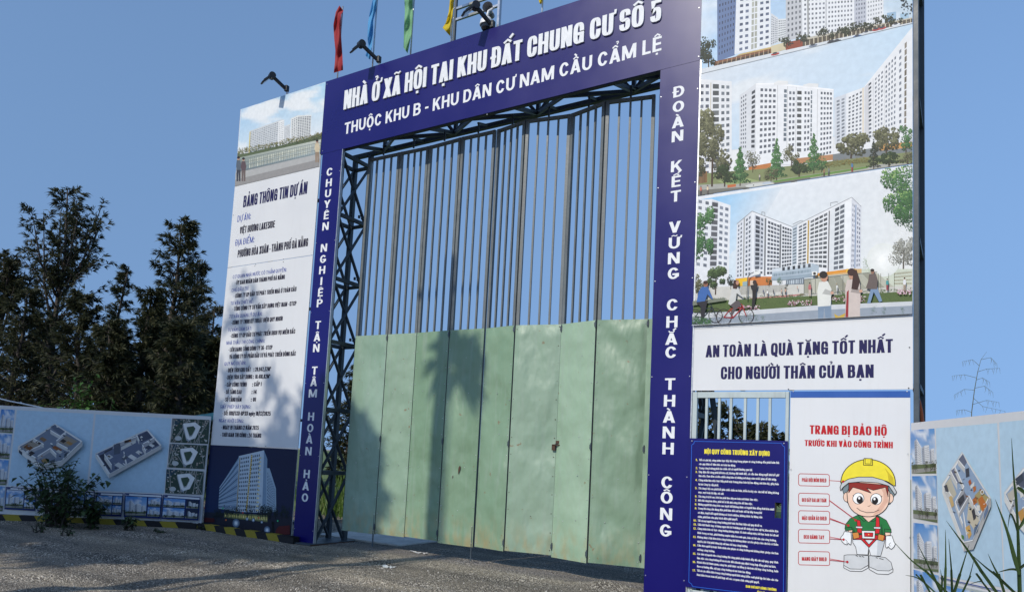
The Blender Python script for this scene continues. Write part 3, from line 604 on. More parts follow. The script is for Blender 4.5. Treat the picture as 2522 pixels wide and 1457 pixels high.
# ---------------------------------------------------------------- steel gate frame
X0, X1, X2, X3 = -9.40, -8.93, -3.30, -2.785       # outer/inner faces of the two pillars
ZB, ZT = 6.60, 7.92
TD = 0.74
frame = empty('gate_frame', (-6.1, 0.4, 0), 'tall dark steel truss portal carrying the blue gate signs', 'gate frame')
def tower(xa, xb):
    m = MB(); q = Lines()
    for z in (1.15, 2.2, 3.33, 4.4, 5.5, 6.56):
        for x in (xa, xb): q.new().bar((x, .11, z), (x, TD - .06, z), .05, .06)
        for y in (.05, TD): q.new().bar((xa + .04, y, z), (xb - .04, y, z), .05, .05)
    m.box(((xa + xb) / 2, .385, .012), (xb - xa + .22, 1.02, .02)); 
    t = m.build('tower_truss', MAT['steel'], frame); q.build('strut', MAT['steel'], t)
    for x in (xa, xb):
        for y in (.05, TD):
            zl = 6.6 if y < .5 else 6.77
            l = MB(); l.box((x, y, zl / 2 + .01), (.075, .075, zl)); l.build('leg', MAT['steel'], t, bevel=.006)
    zs = [.03, 1.15, 2.2, 3.33, 4.4, 5.5, 6.56]
    for x, s in ((xa, 1), (xb, -1)):
        for i in range(6):
            for k, (ya, yb) in enumerate(((.08, TD - .03), (TD - .03, .08))):
                b = MB(); b.bar((x + s * (.012 + .0262 * k) - s * .02, ya, zs[i] + .03), (x + s * (.012 + .0262 * k) - s * .02, yb, zs[i + 1] - .03), .024, .052, (1, 0, 0)); b.build('brace', MAT['steel'], t)
    # small clamps on the inner rear leg
    c = Lines()
    for z in (1.19, 2.25, 3.38, 4.45, 5.55): c.new().box((xb + .01, TD - .09, z + .05), (.06, .07, .05)); c.new().box((xb + .01, TD - .2, z + .045), (.03, .03, .05))
    c.build('clamp', MAT['steel'], t)
tower(X0 + .05, X1 - .045); tower(X2 + .07, X3 - .06)
def header_truss():
    m = MB(); q = Lines(); m.bar((X0, .06, ZB + .035), (X3, .06, ZB + .035), .07, .07)
    ZC = 6.81
    for y, z in ((TD, ZC), (.06, ZT - .12), (TD, ZT - .12)): q.new().bar((X0, y, z), (X3, y, z), .07, .07)
    t = m.build('header_truss', MAT['steel'], frame); q.build('chord', MAT['steel'], t)
    xs = [-8.85 + 1.63 * i + .0 for i in range(5)]; xs = [-8.66, -7.12, -5.55, -3.98, -2.9]
    for i, x in enumerate(xs):
        for za, zb in ((ZB + .035, ZC), (ZT - .12, ZT - .12)):
            b = MB(); b.bar((x, .095, za), (x, TD - .035, zb), .055, .055); b.build('strut', MAT['steel'], t)
        b = MB(); b.bar((x, TD, ZC + .035), (x, TD, ZT - .155), .055, .055); b.build('strut', MAT['steel'], t)
        for s in (-1, 1):
            xf = x + s * .78
            if xf < X0 or xf > X3: continue
            b = MB(); b.bar((x + s * .03, TD - .05, ZC - .01), (xf, .10, ZB + .03), .04, .055); b.build('brace', MAT['steel'], t)
            b = MB(); b.bar((x + s * .05, TD + .004 * s, ZC + .06), (xf, TD + .004 * s, ZT - .17), .05, .045, (0, 1, 0)); b.build('brace', MAT['steel'], t)
    # carriers above the folding leaves, hung under the truss
    for x in (-8.4, -7.74, -7.1, -6.44, -5.81, -5.18, -4.53, -3.89):
        b = MB(); b.tube([(x, .44, 6.57), (x, .44, 6.72)], .016, 8); b.bar((x, .42, 6.72), (x, TD - .04, 6.80), .03, .03); b.build('carrier', MAT['steel'], t)
header_truss()
fr = MB()
def post(mb, x, y, z0, z1, s=.06): mb.box((x, y, (z0 + z1) / 2), (s, s, z1 - z0))
for (x, z0) in ((-.428, .0), (-1.66, 2.46), (-2.2, 2.46)):
    p_ = MB(); p_.box((x, .066, (z0 + ZT) / 2), (.052, .10, ZT - z0)); p_.build('post', MAT['steel'], frame, bevel=.004)
p_ = MB(); p_.box((-.418, .86, 3.9), (.07, .07, 7.8)); p_.build('post', MAT['steel'], frame)
for x in (-11.72, -10.6): p_ = MB(); p_.box((x, .06, ZT / 2 - .01), (.05, .06, ZT - .03)); p_.build('post', MAT['steel'], frame)
for z in (2.50, 4.05, 5.6, 7.1):
    r_ = MB(); r_.bar((X3 + .05, .055, z), (-.46, .055, z), .05, .05); r_.bar((-.42, .10, z), (-.42, .83, z), .05, .05); r_.build('rail', MAT['steel'], frame)
for z in (.3, 2.0, 3.9, 5.8, 7.7): r_ = MB(); r_.bar((-11.68, .055, z), (X0 - .01, .055, z), .045, .045); r_.build('rail', MAT['steel'], frame)
# diagonal stay of the right tower seen through the wicket
r_ = MB(); r_.bar((-2.75, .5, 2.9), (-2.35, .12, 1.0), .05, .05); r_.build('stay', MAT['steel'], frame)
for x in (X0 + .2, (X2 + X3) / 2):
    b_ = MB(); b_.box((x, .37, .0), (.70, .98, .03)); b_.build('footing', MAT['rust'], frame)

# ---------------------------------------------------------------- blue signs
def board(name, q, label, cat, mat, th=.012, off=0.0, group=None):
    mb = MB(); slab(mb, GATE, q, th, off); o = mb.build(name, MAT[mat]); return tag(o, label, cat, group)
WHITE, NAVY, INKBLUE, INKRED, INKYEL = (236, 238, 240), (18, 14, 78), (20, 60, 160), (190, 22, 34), (245, 228, 70)
hs = MB()
slab_uv(hs, GATE, -9.462, -2.785, ZB, ZT, .03)
header = tag(hs.build('header_sign', MAT['navy'], bevel=.002), 'wide blue header sign above the gate with two lines of white letters', 'sign')
t1 = MB(); letter(t1, GATE, 'NHÀ Ở XÃ HỘI TẠI KHU ĐẤT CHUNG CƯ SỐ 5', (848, 272), (1629.5, 52.5), 46, 'impact', WHITE, .001, .022, 52.5, side=(225, 228, 232)); t1.build('lettering', MAT['ink'], header)
t2 = MB(); letter(t2, GATE, 'THUỘC KHU B - KHU DÂN CƯ NAM CẦU CẨM LỆ', (847.6, 331.5), (1629, 124.5), 27.5, 'wide', WHITE, .001, 0, 36); t2.build('lettering', MAT['ink'], header)
s_ = Lines()
for a, b in (((1672, 2), (1640, 100)),): pass
for x, y in ((806, 196 + 12), (795, 372), (1722, 20), (1721, 140), (1200, 282)): screws(s_, GATE, [(x, y)], .0)
s_.build('screw', MAT['galv'], header)
def pillar(u0, u1, zb, label, word):
    mb = MB(); slab_uv(mb, GATE, u0, u1, zb, ZB - .004, .03); o = tag(mb.build('pillar_sign', MAT['navy'], bevel=.002), label, 'sign', 'blue sign boards covering the gate pillars')
    lns = Lines(); tx = lns.new(); lets, uc, hh, wd = word; py_ = 0
    for ch, y in lets:
        if py_ and y - py_ > 48: tx = lns.new()
        py_ = y
        u, v = GATE.px(uc[0] + (y - uc[1]) * uc[2], y)
        u = uc[3]
        dec = unicodedata.normalize('NFD', ch)[0] if ch != 'Đ' else 'D'; wf = GLY[False][dec][0]; ww = max(.28, .95 * wf) * wd
        letter(tx, GATE, ch, None, None, 0, 'wide', WHITE, .0012, uvbox=((u - ww / 2, v - hh / 2), (u + ww / 2, v - hh / 2), hh))
    lns.build('lettering', MAT['ink'], o)
    e = MB(); e.box((u1 + .012, .018, (zb + ZB) / 2), (.014, .05, ZB - zb - .01)); e.build('edge_trim', MAT['galv'], o)
    sc_ = Lines()
    for k in range(6):
        z = zb + .2 + k * 1.2
        for u in (u0 + .02, u1 - .02): c = GATE.pt((u, z), 0); sc_.new().tube([c, c + GATE.n * .006], .007, 6)
    sc_.build('screw', MAT['galv'], o); return o
Lw = [('C', 423), ('H', 449.8), ('U', 476), ('Y', 502.5), ('Ê', 530), ('N', 557), ('N', 610), ('G', 637.5), ('H', 664.7), ('I', 692), ('Ệ', 720), ('P', 746), ('T', 800), ('Ậ', 829.6), ('N', 856.4), ('T', 912), ('Â', 940), ('M', 968), ('H', 1024.8), ('O', 1053), ('À', 1080.8), ('N', 1109.8), ('H', 1166), ('Ả', 1195.8), ('O', 1224)]
Rw = [('Đ', 225), ('O', 262), ('À', 300.6), ('N', 335), ('K', 408.8), ('Ế', 446.6), ('T', 482.7), ('V', 559), ('Ữ', 598), ('N', 635.4), ('G', 672.8), ('C', 750), ('H', 792), ('Ắ', 834), ('C', 866.8), ('T', 945), ('H', 986), ('À', 1025.6), ('N', 1064), ('H', 1103.6), ('C', 1187), ('Ô', 1224), ('N', 1264.7), ('G', 1305)]
pillar(X0, X1, .02, 'blue pillar sign left of the gate with upright white lettering', (Lw, (812.7, 423, -.0777, GATE.px(812, 424)[0]), .136, .15))
pillar(X2, X3, .03, 'blue pillar sign right of the gate with upright white lettering', (Rw, (1673, 225, -.0306, GATE.px(1672, 225)[0]), .142, .15))

# ---------------------------------------------------------------- boards left of the gate
C1, L4, L5, C7 = (500, 0, 2.911), (500, 420, 4.045), (500, 640, 3.165), (480, 1080, 3.8615)
o = board('picture_board', [(592.7, 269.7), (801, 202), (787.9, 410.5), (578.4, 459)], 'picture board of pale apartment blocks beside a lake, topmost left of gate', 'picture board', 'white')
P = Print(GATE, 11, C1); P.rect((272, 785), (876, 590), (838, 1195), (230, 1335))
P.grad((230, 600), (890, 560), (860, 960), (230, 1080), [(120, 180, 225), (165, 210, 235), (225, 232, 236), (205, 225, 238)], 26, cloud=(238, 240, 240), cov=.46, ns=5)
P.poly([(335, 940), (560, 860), (583, 858), (583, 1060), (325, 1110)], (206, 210, 212)); P.grid((340, 945), (560, 868), (545, 1050), (330, 1098), 14, 13, (150, 158, 166), .7, .45)
P.poly([(540, 872), (583, 858), (578, 1050), (536, 1058)], (232, 234, 234)); P.grid((545, 880), (580, 868), (575, 1045), (540, 1052), 3, 13, (150, 156, 160), .4, .4)
P.poly([(583, 905), (625, 890), (625, 1020), (578, 1040)], (214, 217, 219)); P.grid((585, 912), (625, 898), (622, 1015), (580, 1033), 5, 12, (150, 156, 160))
P.poly([(630, 850), (680, 828), (778, 825), (770, 985), (628, 1030)], (222, 224, 222)); P.grid((636, 858), (680, 838), (674, 1005), (632, 1022), 3, 14, (120, 126, 132), .5, .5); P.grid((680, 838), (776, 832), (768, 985), (674, 1005), 6, 14, (112, 118, 124), .72, .55)
P.line([(338, 945), (330, 1100)], 7, (212, 196, 120))
P.poly([(245, 1110), (330, 1095), (640, 1025), (852, 955), (850, 1010), (560, 1085), (245, 1140)], (92, 104, 74))
for i in range(26): x = 250 + i * 24; P.tree(x, 1078 - (x - 250) * .22 + P.rnd.uniform(-10, 6), 1120 - (x - 250) * .2, 40, [(52, 58, 44), (92, 104, 74), (140, 138, 92), (150, 120, 70)], 22, trunk=None, lf=2)
P.grad((245, 1135), (850, 1000), (850, 1100), (245, 1235), [(150, 160, 150), (196, 200, 188), (160, 176, 180), (120, 136, 142)], 14)
P.grid((330, 1140), (780, 1040), (780, 1100), (330, 1210), 40, 2, (212, 212, 190), .4, .8)
P.poly([(235, 1240), (850, 1100), (850, 1150), (232, 1300)], (178, 178, 176)); P.poly([(232, 1290), (845, 1140), (842, 1200), (230, 1340)], (150, 148, 146))
for k in range(4): P.line([(246, 1150 + k * 26), (850, 1020 + k * 25)], 2.2, (96, 104, 106))
P.grid((246, 1150), (850, 1022), (848, 1098), (244, 1232), 46, 1, (96, 104, 106), .13, 1)
P.person(256, 1120, 1300, (90, 100, 110), (60, 62, 70)); P.person(292, 1128, 1300, (96, 78, 82), (110, 96, 92)); P.person(820, 1000, 1165, (205, 190, 160), (150, 130, 110))
P.hold()
for i in range(30): x = 560 + i * 9.5; P.tree(x, 1262 - (x - 560) * .235, 1275 - (x - 560) * .235, 16, DARKG, 8, trunk=None, lf=2)
P.free(); P.build('printed_picture', o)
ib = board('information_board', [(578.4, 459.5), (787.6, 411), (770.8, 627.2), (560.6, 658.6)], 'white information board with big dark heading, upper of two left of gate', 'information board', 'white')
tb, tk = Lines(), Lines()
def wl(mb, crop, txt, a, b, h, style, col, h1=None, pl=GATE, off=.0012):
    ox, oy, s = crop; letter(mb.new(), pl, txt, (ox + a[0] / s, oy + a[1] / s), (ox + b[0] / s, oy + b[1] / s), h / s, style, col, off, 0, h1 / s if h1 else None)
INK = (26, 18, 44)
wl(tk, L4, 'BẢNG THÔNG TIN DỰ ÁN', (398, 368), (1035, 230), 112, 'impact', NAVY)
wl(tb, L4, 'DỰ ÁN:', (342, 513), (473, 483), 60, 'thin', INKBLUE); wl(tb, L4, 'ĐỊA ĐIỂM:', (322, 750), (508, 716), 60, 'thin', INKBLUE)
wl(tk, L4, 'VIỆT HƯƠNG LAKESIDE', (365, 630), (714, 566), 66, 'impact', INK); wl(tk, L4, 'PHƯỜNG HÒA XUÂN - THÀNH PHỐ ĐÀ NẴNG', (343, 867), (1044, 752), 74, 'impact', INK)
tk.build('lettering', MAT['ink'], ib); tb.build('lettering', MAT['ink'], ib)
s_ = Lines(); screws(s_, GATE, [(630, 651), (698, 638), (777, 565), (575, 530)], 0); s_.build('screw', MAT['black'], ib)
ib2 = board('information_board', [(560.4, 659.8), (770.6, 628.6), (733.5, 1103.3), (518.8, 1095)], 'white information board full of small lines, lower of two left of gate', 'information board', 'white')
tb, tk = Lines(), Lines()
for txt, a, b in (('CƠ QUAN NHÀ NƯỚC CÓ THẨM QUYỀN:', (232, 146), (650, 90)), ('CHỦ ĐẦU TƯ:', (222, 250), (355, 233)), ('TƯ VẤN THIẾT KẾ:', (214, 352), (392, 335)), ('TƯ VẤN QUẢN LÝ DỰ ÁN:', (204, 455), (460, 432)), ('TƯ VẤN GIÁM SÁT:', (194, 558), (380, 545)), ('NHÀ THẦU THI CÔNG CHÍNH:', (182, 660), (480, 642)), ('QUY MÔ DỰ ÁN:', (166, 822), (333, 813)), ('GIẤY PHÉP XÂY DỰNG:', (134, 1155), (370, 1157)), ('NGÀY KHỞI CÔNG:', (124, 1263), (315, 1267))):
    wl(tb, L5, txt, a, b, 27, 'thin', INKBLUE)
for txt, a, b in (('- ỦY BAN NHÂN DÂN THÀNH PHỐ ĐÀ NẴNG', (248, 195), (637, 148)), ('- CÔNG TY CP ĐẦU TƯ PHÁT TRIỂN NHÀ Ở TOÀN CẦU', (240, 297), (727, 243)), ('- TỔNG CÔNG TY TƯ VẤN XÂY DỰNG VIỆT NAM - CTCP', (230, 398), (727, 354)), ('- CÔNG TY TNHH KỸ THUẬT ĐIỆN QUY NHƠN', (218, 505), (620, 472)), ('- CÔNG TY CP ĐẦU TƯ PHÁT TRIỂN DỊCH VỤ MIỀN BẮC', (210, 608), (718, 572)), ('- LIÊN DANH: TỔNG CÔNG TY 36 - CTCP', (198, 715), (540, 696)), ('VÀ CÔNG TY CỔ PHẦN ĐẦU TƯ VÀ PHÁT TRIỂN ĐÔNG BẮC', (205, 770), (722, 745)),
        ('- DIỆN TÍCH KHU ĐẤT', (183, 875), (372, 868)), (': 28.942,72M²', (393, 867), (528, 863)), ('- DIỆN TÍCH XÂY DỰNG :', (178, 930), (394, 924)), ('10.418,82M²', (406, 924), (522, 920)), ('- CẤP CÔNG TRÌNH', (173, 987), (340, 984)), (': CẤP 1', (383, 984), (456, 981)), ('- SỐ TẦNG CAO', (167, 1043), (300, 1043)), (': 14', (378, 1043), (418, 1042)), ('- SỐ TẦNG HẦM', (162, 1102), (300, 1102)), (': 01', (372, 1102), (412, 1101)),
        ('- SỐ: 11111/SXD-GPXD ngày 18/12/2025', (150, 1208), (527, 1212)), ('- NGÀY 19 THÁNG 12 NĂM 2025', (142, 1318), (434, 1322)), ('- THỜI GIAN THI CÔNG : 24 THÁNG', (136, 1375), (453, 1383))):
    wl(tk, L5, txt, a, b, 32, 'impact', INK)
tk.build('lettering', MAT['ink'], ib2); tb.build('lettering', MAT['ink'], ib2)
s_ = Lines(); screws(s_, GATE, [(628, 655), (698, 645), (763, 745), (655, 1098), (752, 900)], 0); s_.build('screw', MAT['black'], ib2)
nb = board('picture_board', [(518.6, 1096), (733.2, 1104.3), (716, 1326), (500, 1296)], 'dark night picture board of a lit apartment block at ground level', 'picture board', 'white')
P = Print(GATE, 12, C7); P.rect((146, 62), (978, 94), (912, 945), (78, 836))
P.grad((60, 40), (1000, 60), (1000, 800), (60, 700), [(16, 26, 66), (16, 24, 60), (34, 38, 66), (26, 50, 92)], 10)
P.grad((60, 690), (1000, 740), (1000, 980), (60, 860), [(30, 40, 58), (34, 36, 52), (30, 26, 34), (28, 30, 44)], 8)
P.poly([(420, 165), (415, 180), (235, 460), (222, 660), (400, 690), (430, 200)], (122, 148, 172)); P.grid((418, 200), (425, 200), (395, 690), (230, 650), 1, 1, (118, 142, 166), 1, 1)
for k in range(15):
    t = k / 14.; P.line([(236 - 12 * t, 462 + 195 * t), (418 - 14 * t, 200 + 480 * t)], 7, (74, 96, 120) if k % 2 else (170, 190, 206))
P.poly([(420, 162), (658, 108), (640, 700), (392, 690)], (192, 207, 219)); P.grid((436, 172), (640, 130), (612, 705), (402, 690), 12, 14, (52, 66, 84), .55, .5, skip=(5, 11), jit=30)
P.line([(543, 150), (490, 690)], 13, (150, 128, 70)); P.grid((536, 155), (550, 152), (497, 690), (483, 690), 1, 26, (236, 205, 110), .8, .5); P.line([(430, 175), (398, 690)], 8, (150, 128, 70)); P.grid((606, 165), (640, 158), (612, 700), (574, 690), 1, 14, (232, 214, 150), .6, .35)
P.poly([(658, 108), (690, 190), (680, 700), (640, 700)], (126, 152, 176)); P.poly([(680, 275), (712, 280), (772, 470), (775, 690), (676, 700)], (158, 180, 198)); P.grid((690, 300), (765, 480), (765, 690), (684, 690), 7, 12, (60, 78, 98), .5, .45)
P.poly([(280, 700), (700, 725), (690, 790), (280, 745)], (120, 124, 80)); P.grid((285, 706), (695, 732), (688, 785), (285, 742), 24, 1, (226, 208, 120), .6, .6)
for i in range(26): x = 170 + P.rnd.random() * 720; P.tree(x, 610 + P.rnd.random() * 60, 760, 70, [(14, 22, 24), (26, 40, 38), (44, 62, 52)], 26, lf=1.4, trunk=(20, 24, 26))
for x, y, r in ((395, 800, 34), (690, 865, 30), (712, 556, 9), (500, 760, 14), (560, 770, 16), (640, 790, 12), (625, 540, 8), (345, 640, 8)): P.ell(x, y, r, r * 1.2, (96, 116, 140)); P.ell(x, y, r * .6, r * .75, (170, 186, 202)); P.ell(x, y, r * .3, r * .4, (228, 234, 240))
for x, c in ((270, (60, 200, 130)), (792, (60, 210, 130)), (95, (170, 40, 36)), (300, (230, 120, 60)), (460, (200, 60, 40)), (610, (220, 90, 60))): P.ell(x, 650 + P.rnd.random() * 150, 7, 8, c)
P.poly([(95, 745), (190, 755), (190, 790), (95, 790)], (70, 20, 24)); P.poly([(770, 870), (800, 830), (905, 820), (908, 905), (775, 915)], (84, 24, 26)); P.line([(738, 780), (748, 915)], 9, (12, 14, 18)); P.line([(752, 785), (745, 912)], 8, (12, 14, 18))
P.build('printed_picture', nb)
# ---------------------------------------------------------------- picture boards right of the gate
R3, R1, R2, RU, RP = (1650, 0, 2.891), (1650, 440, 3.601), (1680, 780, 4.066), (1680, 1060, 3.667), (1930, 960, 2.930)
def zpx(x, y): return GATE.px(x, y)[1]
def rboard(label, zt, zb):
    mb = MB(); slab_uv(mb, GATE, -2.783, -.458, zb, zt, .012); return tag(mb.build('picture_board', MAT['white']), label, 'picture board')
zAB = (zpx(1724.4, 181.6) + zpx(2246.7, 60.5)) / 2; zBC = (zpx(1715.7, 482.5) + zpx(2245.6, 405.4)) / 2; zCD = (zpx(1705.5, 801.8) + zpx(2245.1, 775.2)) / 2; zDE = (zpx(1701.6, 961.5) + zpx(2244.9, 957.6)) / 2
ba = rboard('picture board of white towers with palms and shops, topmost right of gate', ZT, zAB + .0002)
P = Print(GATE, 21, R3); P.lim = ((-2.782, -.459), (zAB + .0006, ZT - .002))
P.grad((200, -900), (1740, -900), (1740, 180), (210, 530), [(84, 150, 215), (150, 180, 205), (196, 212, 222), (186, 214, 236)], 24, cloud=(222, 230, 236), cov=.5, ns=4)
P.poly([(350, -900), (497, -900), (462, 395), (338, 440)], (96, 118, 158)); P.grid((352, -540), (490, -560), (455, 360), (342, 410), 6, 22, (52, 64, 92), .4, .45)
P.poly([(495, -900), (722, -900), (718, 335), (460, 388)], (226, 229, 232)); P.grid((500, -420), (580, -420), (565, 360), (484, 378), 2, 18, (88, 100, 124), .55, .45); P.grid((640, -420), (718, -420), (712, 325), (630, 345), 2, 18, (88, 100, 124), .55, .45); P.grid((588, -420), (630, -420), (622, 345), (575, 358), 2, 18, (170, 172, 160), .7, .8)
P.poly([(720, 95), (770, 130), (772, 300), (716, 330)], (206, 209, 212)); P.grid((722, 110), (768, 140), (768, 300), (718, 325), 4, 12, (120, 126, 136)); P.poly([(770, 138), (828, 134), (828, 285), (768, 310)], (216, 219, 220)); P.grid((772, 145), (826, 142), (826, 280), (770, 300), 4, 9, (96, 104, 112))
P.poly([(830, -900), (942, -900), (945, 265), (826, 295)], (190, 192, 196)); P.grid((834, -420), (938, -420), (940, 250), (830, 280), 4, 18, (92, 98, 106), .45, .5)
P.poly([(940, -900), (1318, -900), (1314, 222), (943, 268)], (228, 230, 232)); P.grid((950, -420), (1110, -420), (1108, 240), (950, 258), 6, 20, (112, 118, 128), .5, .45); P.grid((1125, -420), (1306, -420), (1302, 218), (1122, 238), 8, 20, (112, 118, 128), .5, .45); P.line([(1115, -900), (1112, 245)], 5, (140, 142, 148)); P.line([(978, -500), (985, 255)], 12, (150, 152, 152))
P.poly([(1316, -900), (1400, -900), (1400, 200), (1312, 222)], (186, 190, 200)); P.grid((1322, -420), (1396, -420), (1394, 195), (1318, 212), 4, 20, (128, 134, 146)); P.poly([(1400, -900), (1525, -900), (1520, 165), (1398, 200)], (224, 226, 228)); P.grid((1406, -420), (1518, -420), (1514, 160), (1404, 190), 6, 20, (150, 154, 160), .5, .45)
P.poly([(1545, 95), (1610, 85), (1610, 150), (1545, 160)], (150, 180, 204)); P.poly([(1640, 100), (1700, 92), (1700, 140), (1640, 150)], (160, 190, 210))
P.poly([(318, 440), (720, 345), (725, 392), (310, 495)], (128, 84, 58)); P.poly([(330, 455), (712, 362), (714, 390), (320, 486)], (70, 58, 50)); P.grid((330, 440), (716, 350), (716, 392), (320, 490), 12, 1, (186, 160, 128), .14, 1); P.poly([(500, 385), (725, 335), (728, 345), (470, 402)], (200, 172, 110))
P.poly([(720, 330), (830, 300), (832, 352), (722, 385)], (206, 194, 160)); P.poly([(825, 305), (945, 280), (945, 345), (825, 372)], (140, 66, 44)); P.poly([(945, 278), (1728, 130), (1728, 165), (945, 345)], (84, 76, 66)); P.grid((950, 280), (1728, 134), (1728, 165), (950, 342), 26, 1, (206, 196, 170), .2, 1); P.poly([(945, 275), (1728, 126), (1728, 134), (945, 290)], (190, 184, 168))
for x, y, h, w_ in ((930, 245, 65, 90), (970, 250, 60, 70), (1090, 205, 75, 90), (825, 265, 80, 100), (1225, 165, 95, 110), (1255, 200, 70, 90), (1380, 150, 75, 90), (1320, 165, 70, 80), (1480, 130, 60, 70), (1550, 105, 75, 90), (1590, 135, 50, 60), (1640, 130, 40, 40), (1150, 225, 60, 60), (1430, 165, 45, 60)): P.tree(x, y, y + h, w_, DARKG + [(84, 96, 64)], 44, lf=1.5)
P.tree(275, 275, 500, 150, DARKG + [(88, 100, 76)], 260, lf=.9); P.tree(1700, -160, 140, 190, [(24, 30, 34), (42, 50, 52), (66, 76, 76)], 220, lf=.8, trunk=None)
P.poly([(205, 497), (1740, 158), (1740, 300), (205, 700)], (214, 219, 223))
for x, y, c in ((1020, 328, (120, 132, 150)), (1150, 300, (50, 54, 62)), (1335, 262, (90, 120, 170)), (1470, 214, (160, 50, 50)), (1510, 205, (176, 70, 70)), (750, 388, (170, 60, 56)), (1190, 296, (70, 74, 80)), (1610, 180, (220, 224, 228)), (1400, 236, (210, 214, 218))): P.ell(x, y, 32, 9, c, 12, rot=-13); P.ell(x - 2, y - 7, 17, 7, (60, 66, 76), 10, rot=-13)
P.build('printed_picture', ba)
bb = rboard('picture board of white blocks behind green park trees, middle right of gate', zAB - .0002, zBC + .006)
P = Print(GATE, 22, R3); P.lim = ((-2.782, -.459), (zBC + .008, zAB - .0006))
P.grad((190, 520), (1740, 150), (1740, 900), (190, 1100), [(216, 222, 228), (190, 213, 230), (206, 222, 234), (196, 216, 232)], 40, cloud=(224, 228, 230), cov=.52, ns=4)
P.poly([(205, 566), (440, 580), (440, 1100), (180, 1330)], (228, 229, 230)); P.grid((210, 590), (285, 592), (285, 1250), (200, 1270), 2, 14, (98, 104, 118), .6, .5); P.grid((300, 592), (354, 594), (354, 1200), (300, 1210), 1, 13, (92, 96, 98), .8, .7); P.grid((360, 596), (430, 600), (430, 1180), (358, 1200), 2, 13, (104, 112, 120), .62, .5); P.line([(292, 590), (285, 1200)], 4, (196, 180, 150))
P.poly([(1170, 700), (1382, 622), (1400, 598), (1740, 190), (1740, 1000), (1400, 985), (1172, 1035)], (229, 230, 231)); P.poly([(1170, 700), (1255, 668), (1255, 1010), (1172, 1030)], (208, 212, 218)); P.grid((1180, 715), (1250, 690), (1250, 990), (1182, 1020), 2, 12, (128, 134, 142), .6, .6); P.grid((1268, 690), (1372, 640), (1368, 985), (1262, 1000), 4, 12, (104, 110, 118), .55, .5)
P.line([(1375, 625), (1375, 985)], 5, (220, 190, 130)); P.poly([(1385, 620), (1420, 590), (1420, 985), (1385, 985)], (206, 206, 208)); P.grid((1408, 600), (1440, 570), (1440, 985), (1410, 990), 1, 14, (86, 92, 100), .6, .55); P.grid((1455, 560), (1522, 490), (1516, 960), (1455, 978), 3, 14, (116, 122, 132), .5, .5); P.grid((1530, 470), (1615, 385), (1608, 930), (1530, 955), 4, 14, (112, 120, 132), .5, .5); P.grid((1625, 360), (1655, 330), (1655, 930), (1625, 940), 1, 13, (110, 118, 130), .5, .5); P.grid((1668, 310), (1690, 290), (1685, 930), (1665, 935), 1, 13, (120, 112, 100), .7, .8); P.line([(1527, 470), (1527, 950)], 3, (206, 206, 206)); P.line([(1447, 560), (1447, 970)], 3, (196, 196, 198))
P.poly([(497, 680), (612, 596), (612, 1200), (494, 1080)], (214, 216, 219)); P.grid((503, 690), (548, 660), (545, 1060), (500, 1060), 3, 13, (96, 102, 112), .5, .5); P.grid((580, 650), (610, 630), (606, 1060), (576, 1060), 1, 12, (70, 76, 84), .8, .62); P.poly([(612, 596), (760, 602), (1166, 640), (1160, 1150), (640, 1185), (610, 1190)], (233, 234, 235))
for a in ((640, 620, 760, 626, 752, 1090, 632, 1110, 4, 12), (845, 640, 895, 644, 888, 1090, 840, 1100, 2, 11), (955, 640, 1000, 645, 994, 1080, 950, 1090, 2, 11), (1070, 645, 1158, 652, 1152, 1100, 1066, 1120, 4, 13)): P.grid(a[0:2], a[2:4], a[4:6], a[6:8], a[8], a[9], (92, 98, 108), .62, .5)
P.grid((812, 632), (834, 634), (830, 1010), (808, 1010), 1, 11, (110, 122, 132), .9, .7); P.grid((905, 640), (940, 642), (936, 1090), (902, 1090), 1, 11, (72, 76, 78), .9, .6); P.grid((1003, 642), (1014, 643), (1010, 1010), (999, 1010), 1, 11, (110, 120, 128), .9, .75)
for l in ((767, 605), (838, 610), (900, 620), (1052, 632)): P.line([l, (l[0] - 6, 1130)], 3, (186, 186, 186))
P.poly([(612, 596), (745, 592), (1166, 636), (1166, 648), (745, 606), (612, 606)], (244, 244, 244)); P.poly([(742, 592), (770, 576), (840, 578), (840, 606), (742, 606)], (228, 228, 226)); P.poly([(950, 606), (990, 594), (1058, 598), (1056, 626), (950, 616)], (228, 228, 226))
P.poly([(560, 1190), (720, 1160), (720, 1200), (560, 1240)], (190, 120, 64)); P.poly([(890, 1130), (1160, 1100), (1160, 1140), (890, 1170)], (180, 130, 90)); P.poly([(1160, 1100), (1728, 1010), (1728, 1120), (1160, 1170)], (120, 126, 128)); P.poly([(1490, 1030), (1728, 1010), (1728, 1050), (1490, 1075)], (200, 150, 90))
P.poly([(185, 1240), (700, 1200), (1740, 1080), (1740, 1190), (185, 1400)], (128, 136, 92)); P.poly([(185, 1320), (700, 1290), (1500, 1170), (1740, 1160), (1740, 1260), (185, 1460)], (168, 168, 160)); P.poly([(720, 1290), (1440, 1180), (1400, 1200), (760, 1305)], (104, 140, 66)); P.poly([(190, 1355), (560, 1330), (1000, 1262), (1000, 1290), (190, 1420)], (116, 116, 108)); P.poly([(185, 1228), (265, 1220), (265, 1300), (190, 1310)], (150, 110, 66)); P.grid((190, 1240), (262, 1232), (262, 1300), (190, 1310), 8, 1, (80, 70, 60), .5, 1)
P.poly([(330, 1290), (560, 1270), (640, 1290), (420, 1320)], (150, 166, 110)); P.poly([(410, 1318), (470, 1310), (470, 1330), (410, 1338)], (190, 104, 60))
P.ell(640, 1318, 105, 16, (204, 206, 200), 16, rot=-5); P.ell(690, 1305, 34, 9, (186, 196, 206), 12, rot=-8)
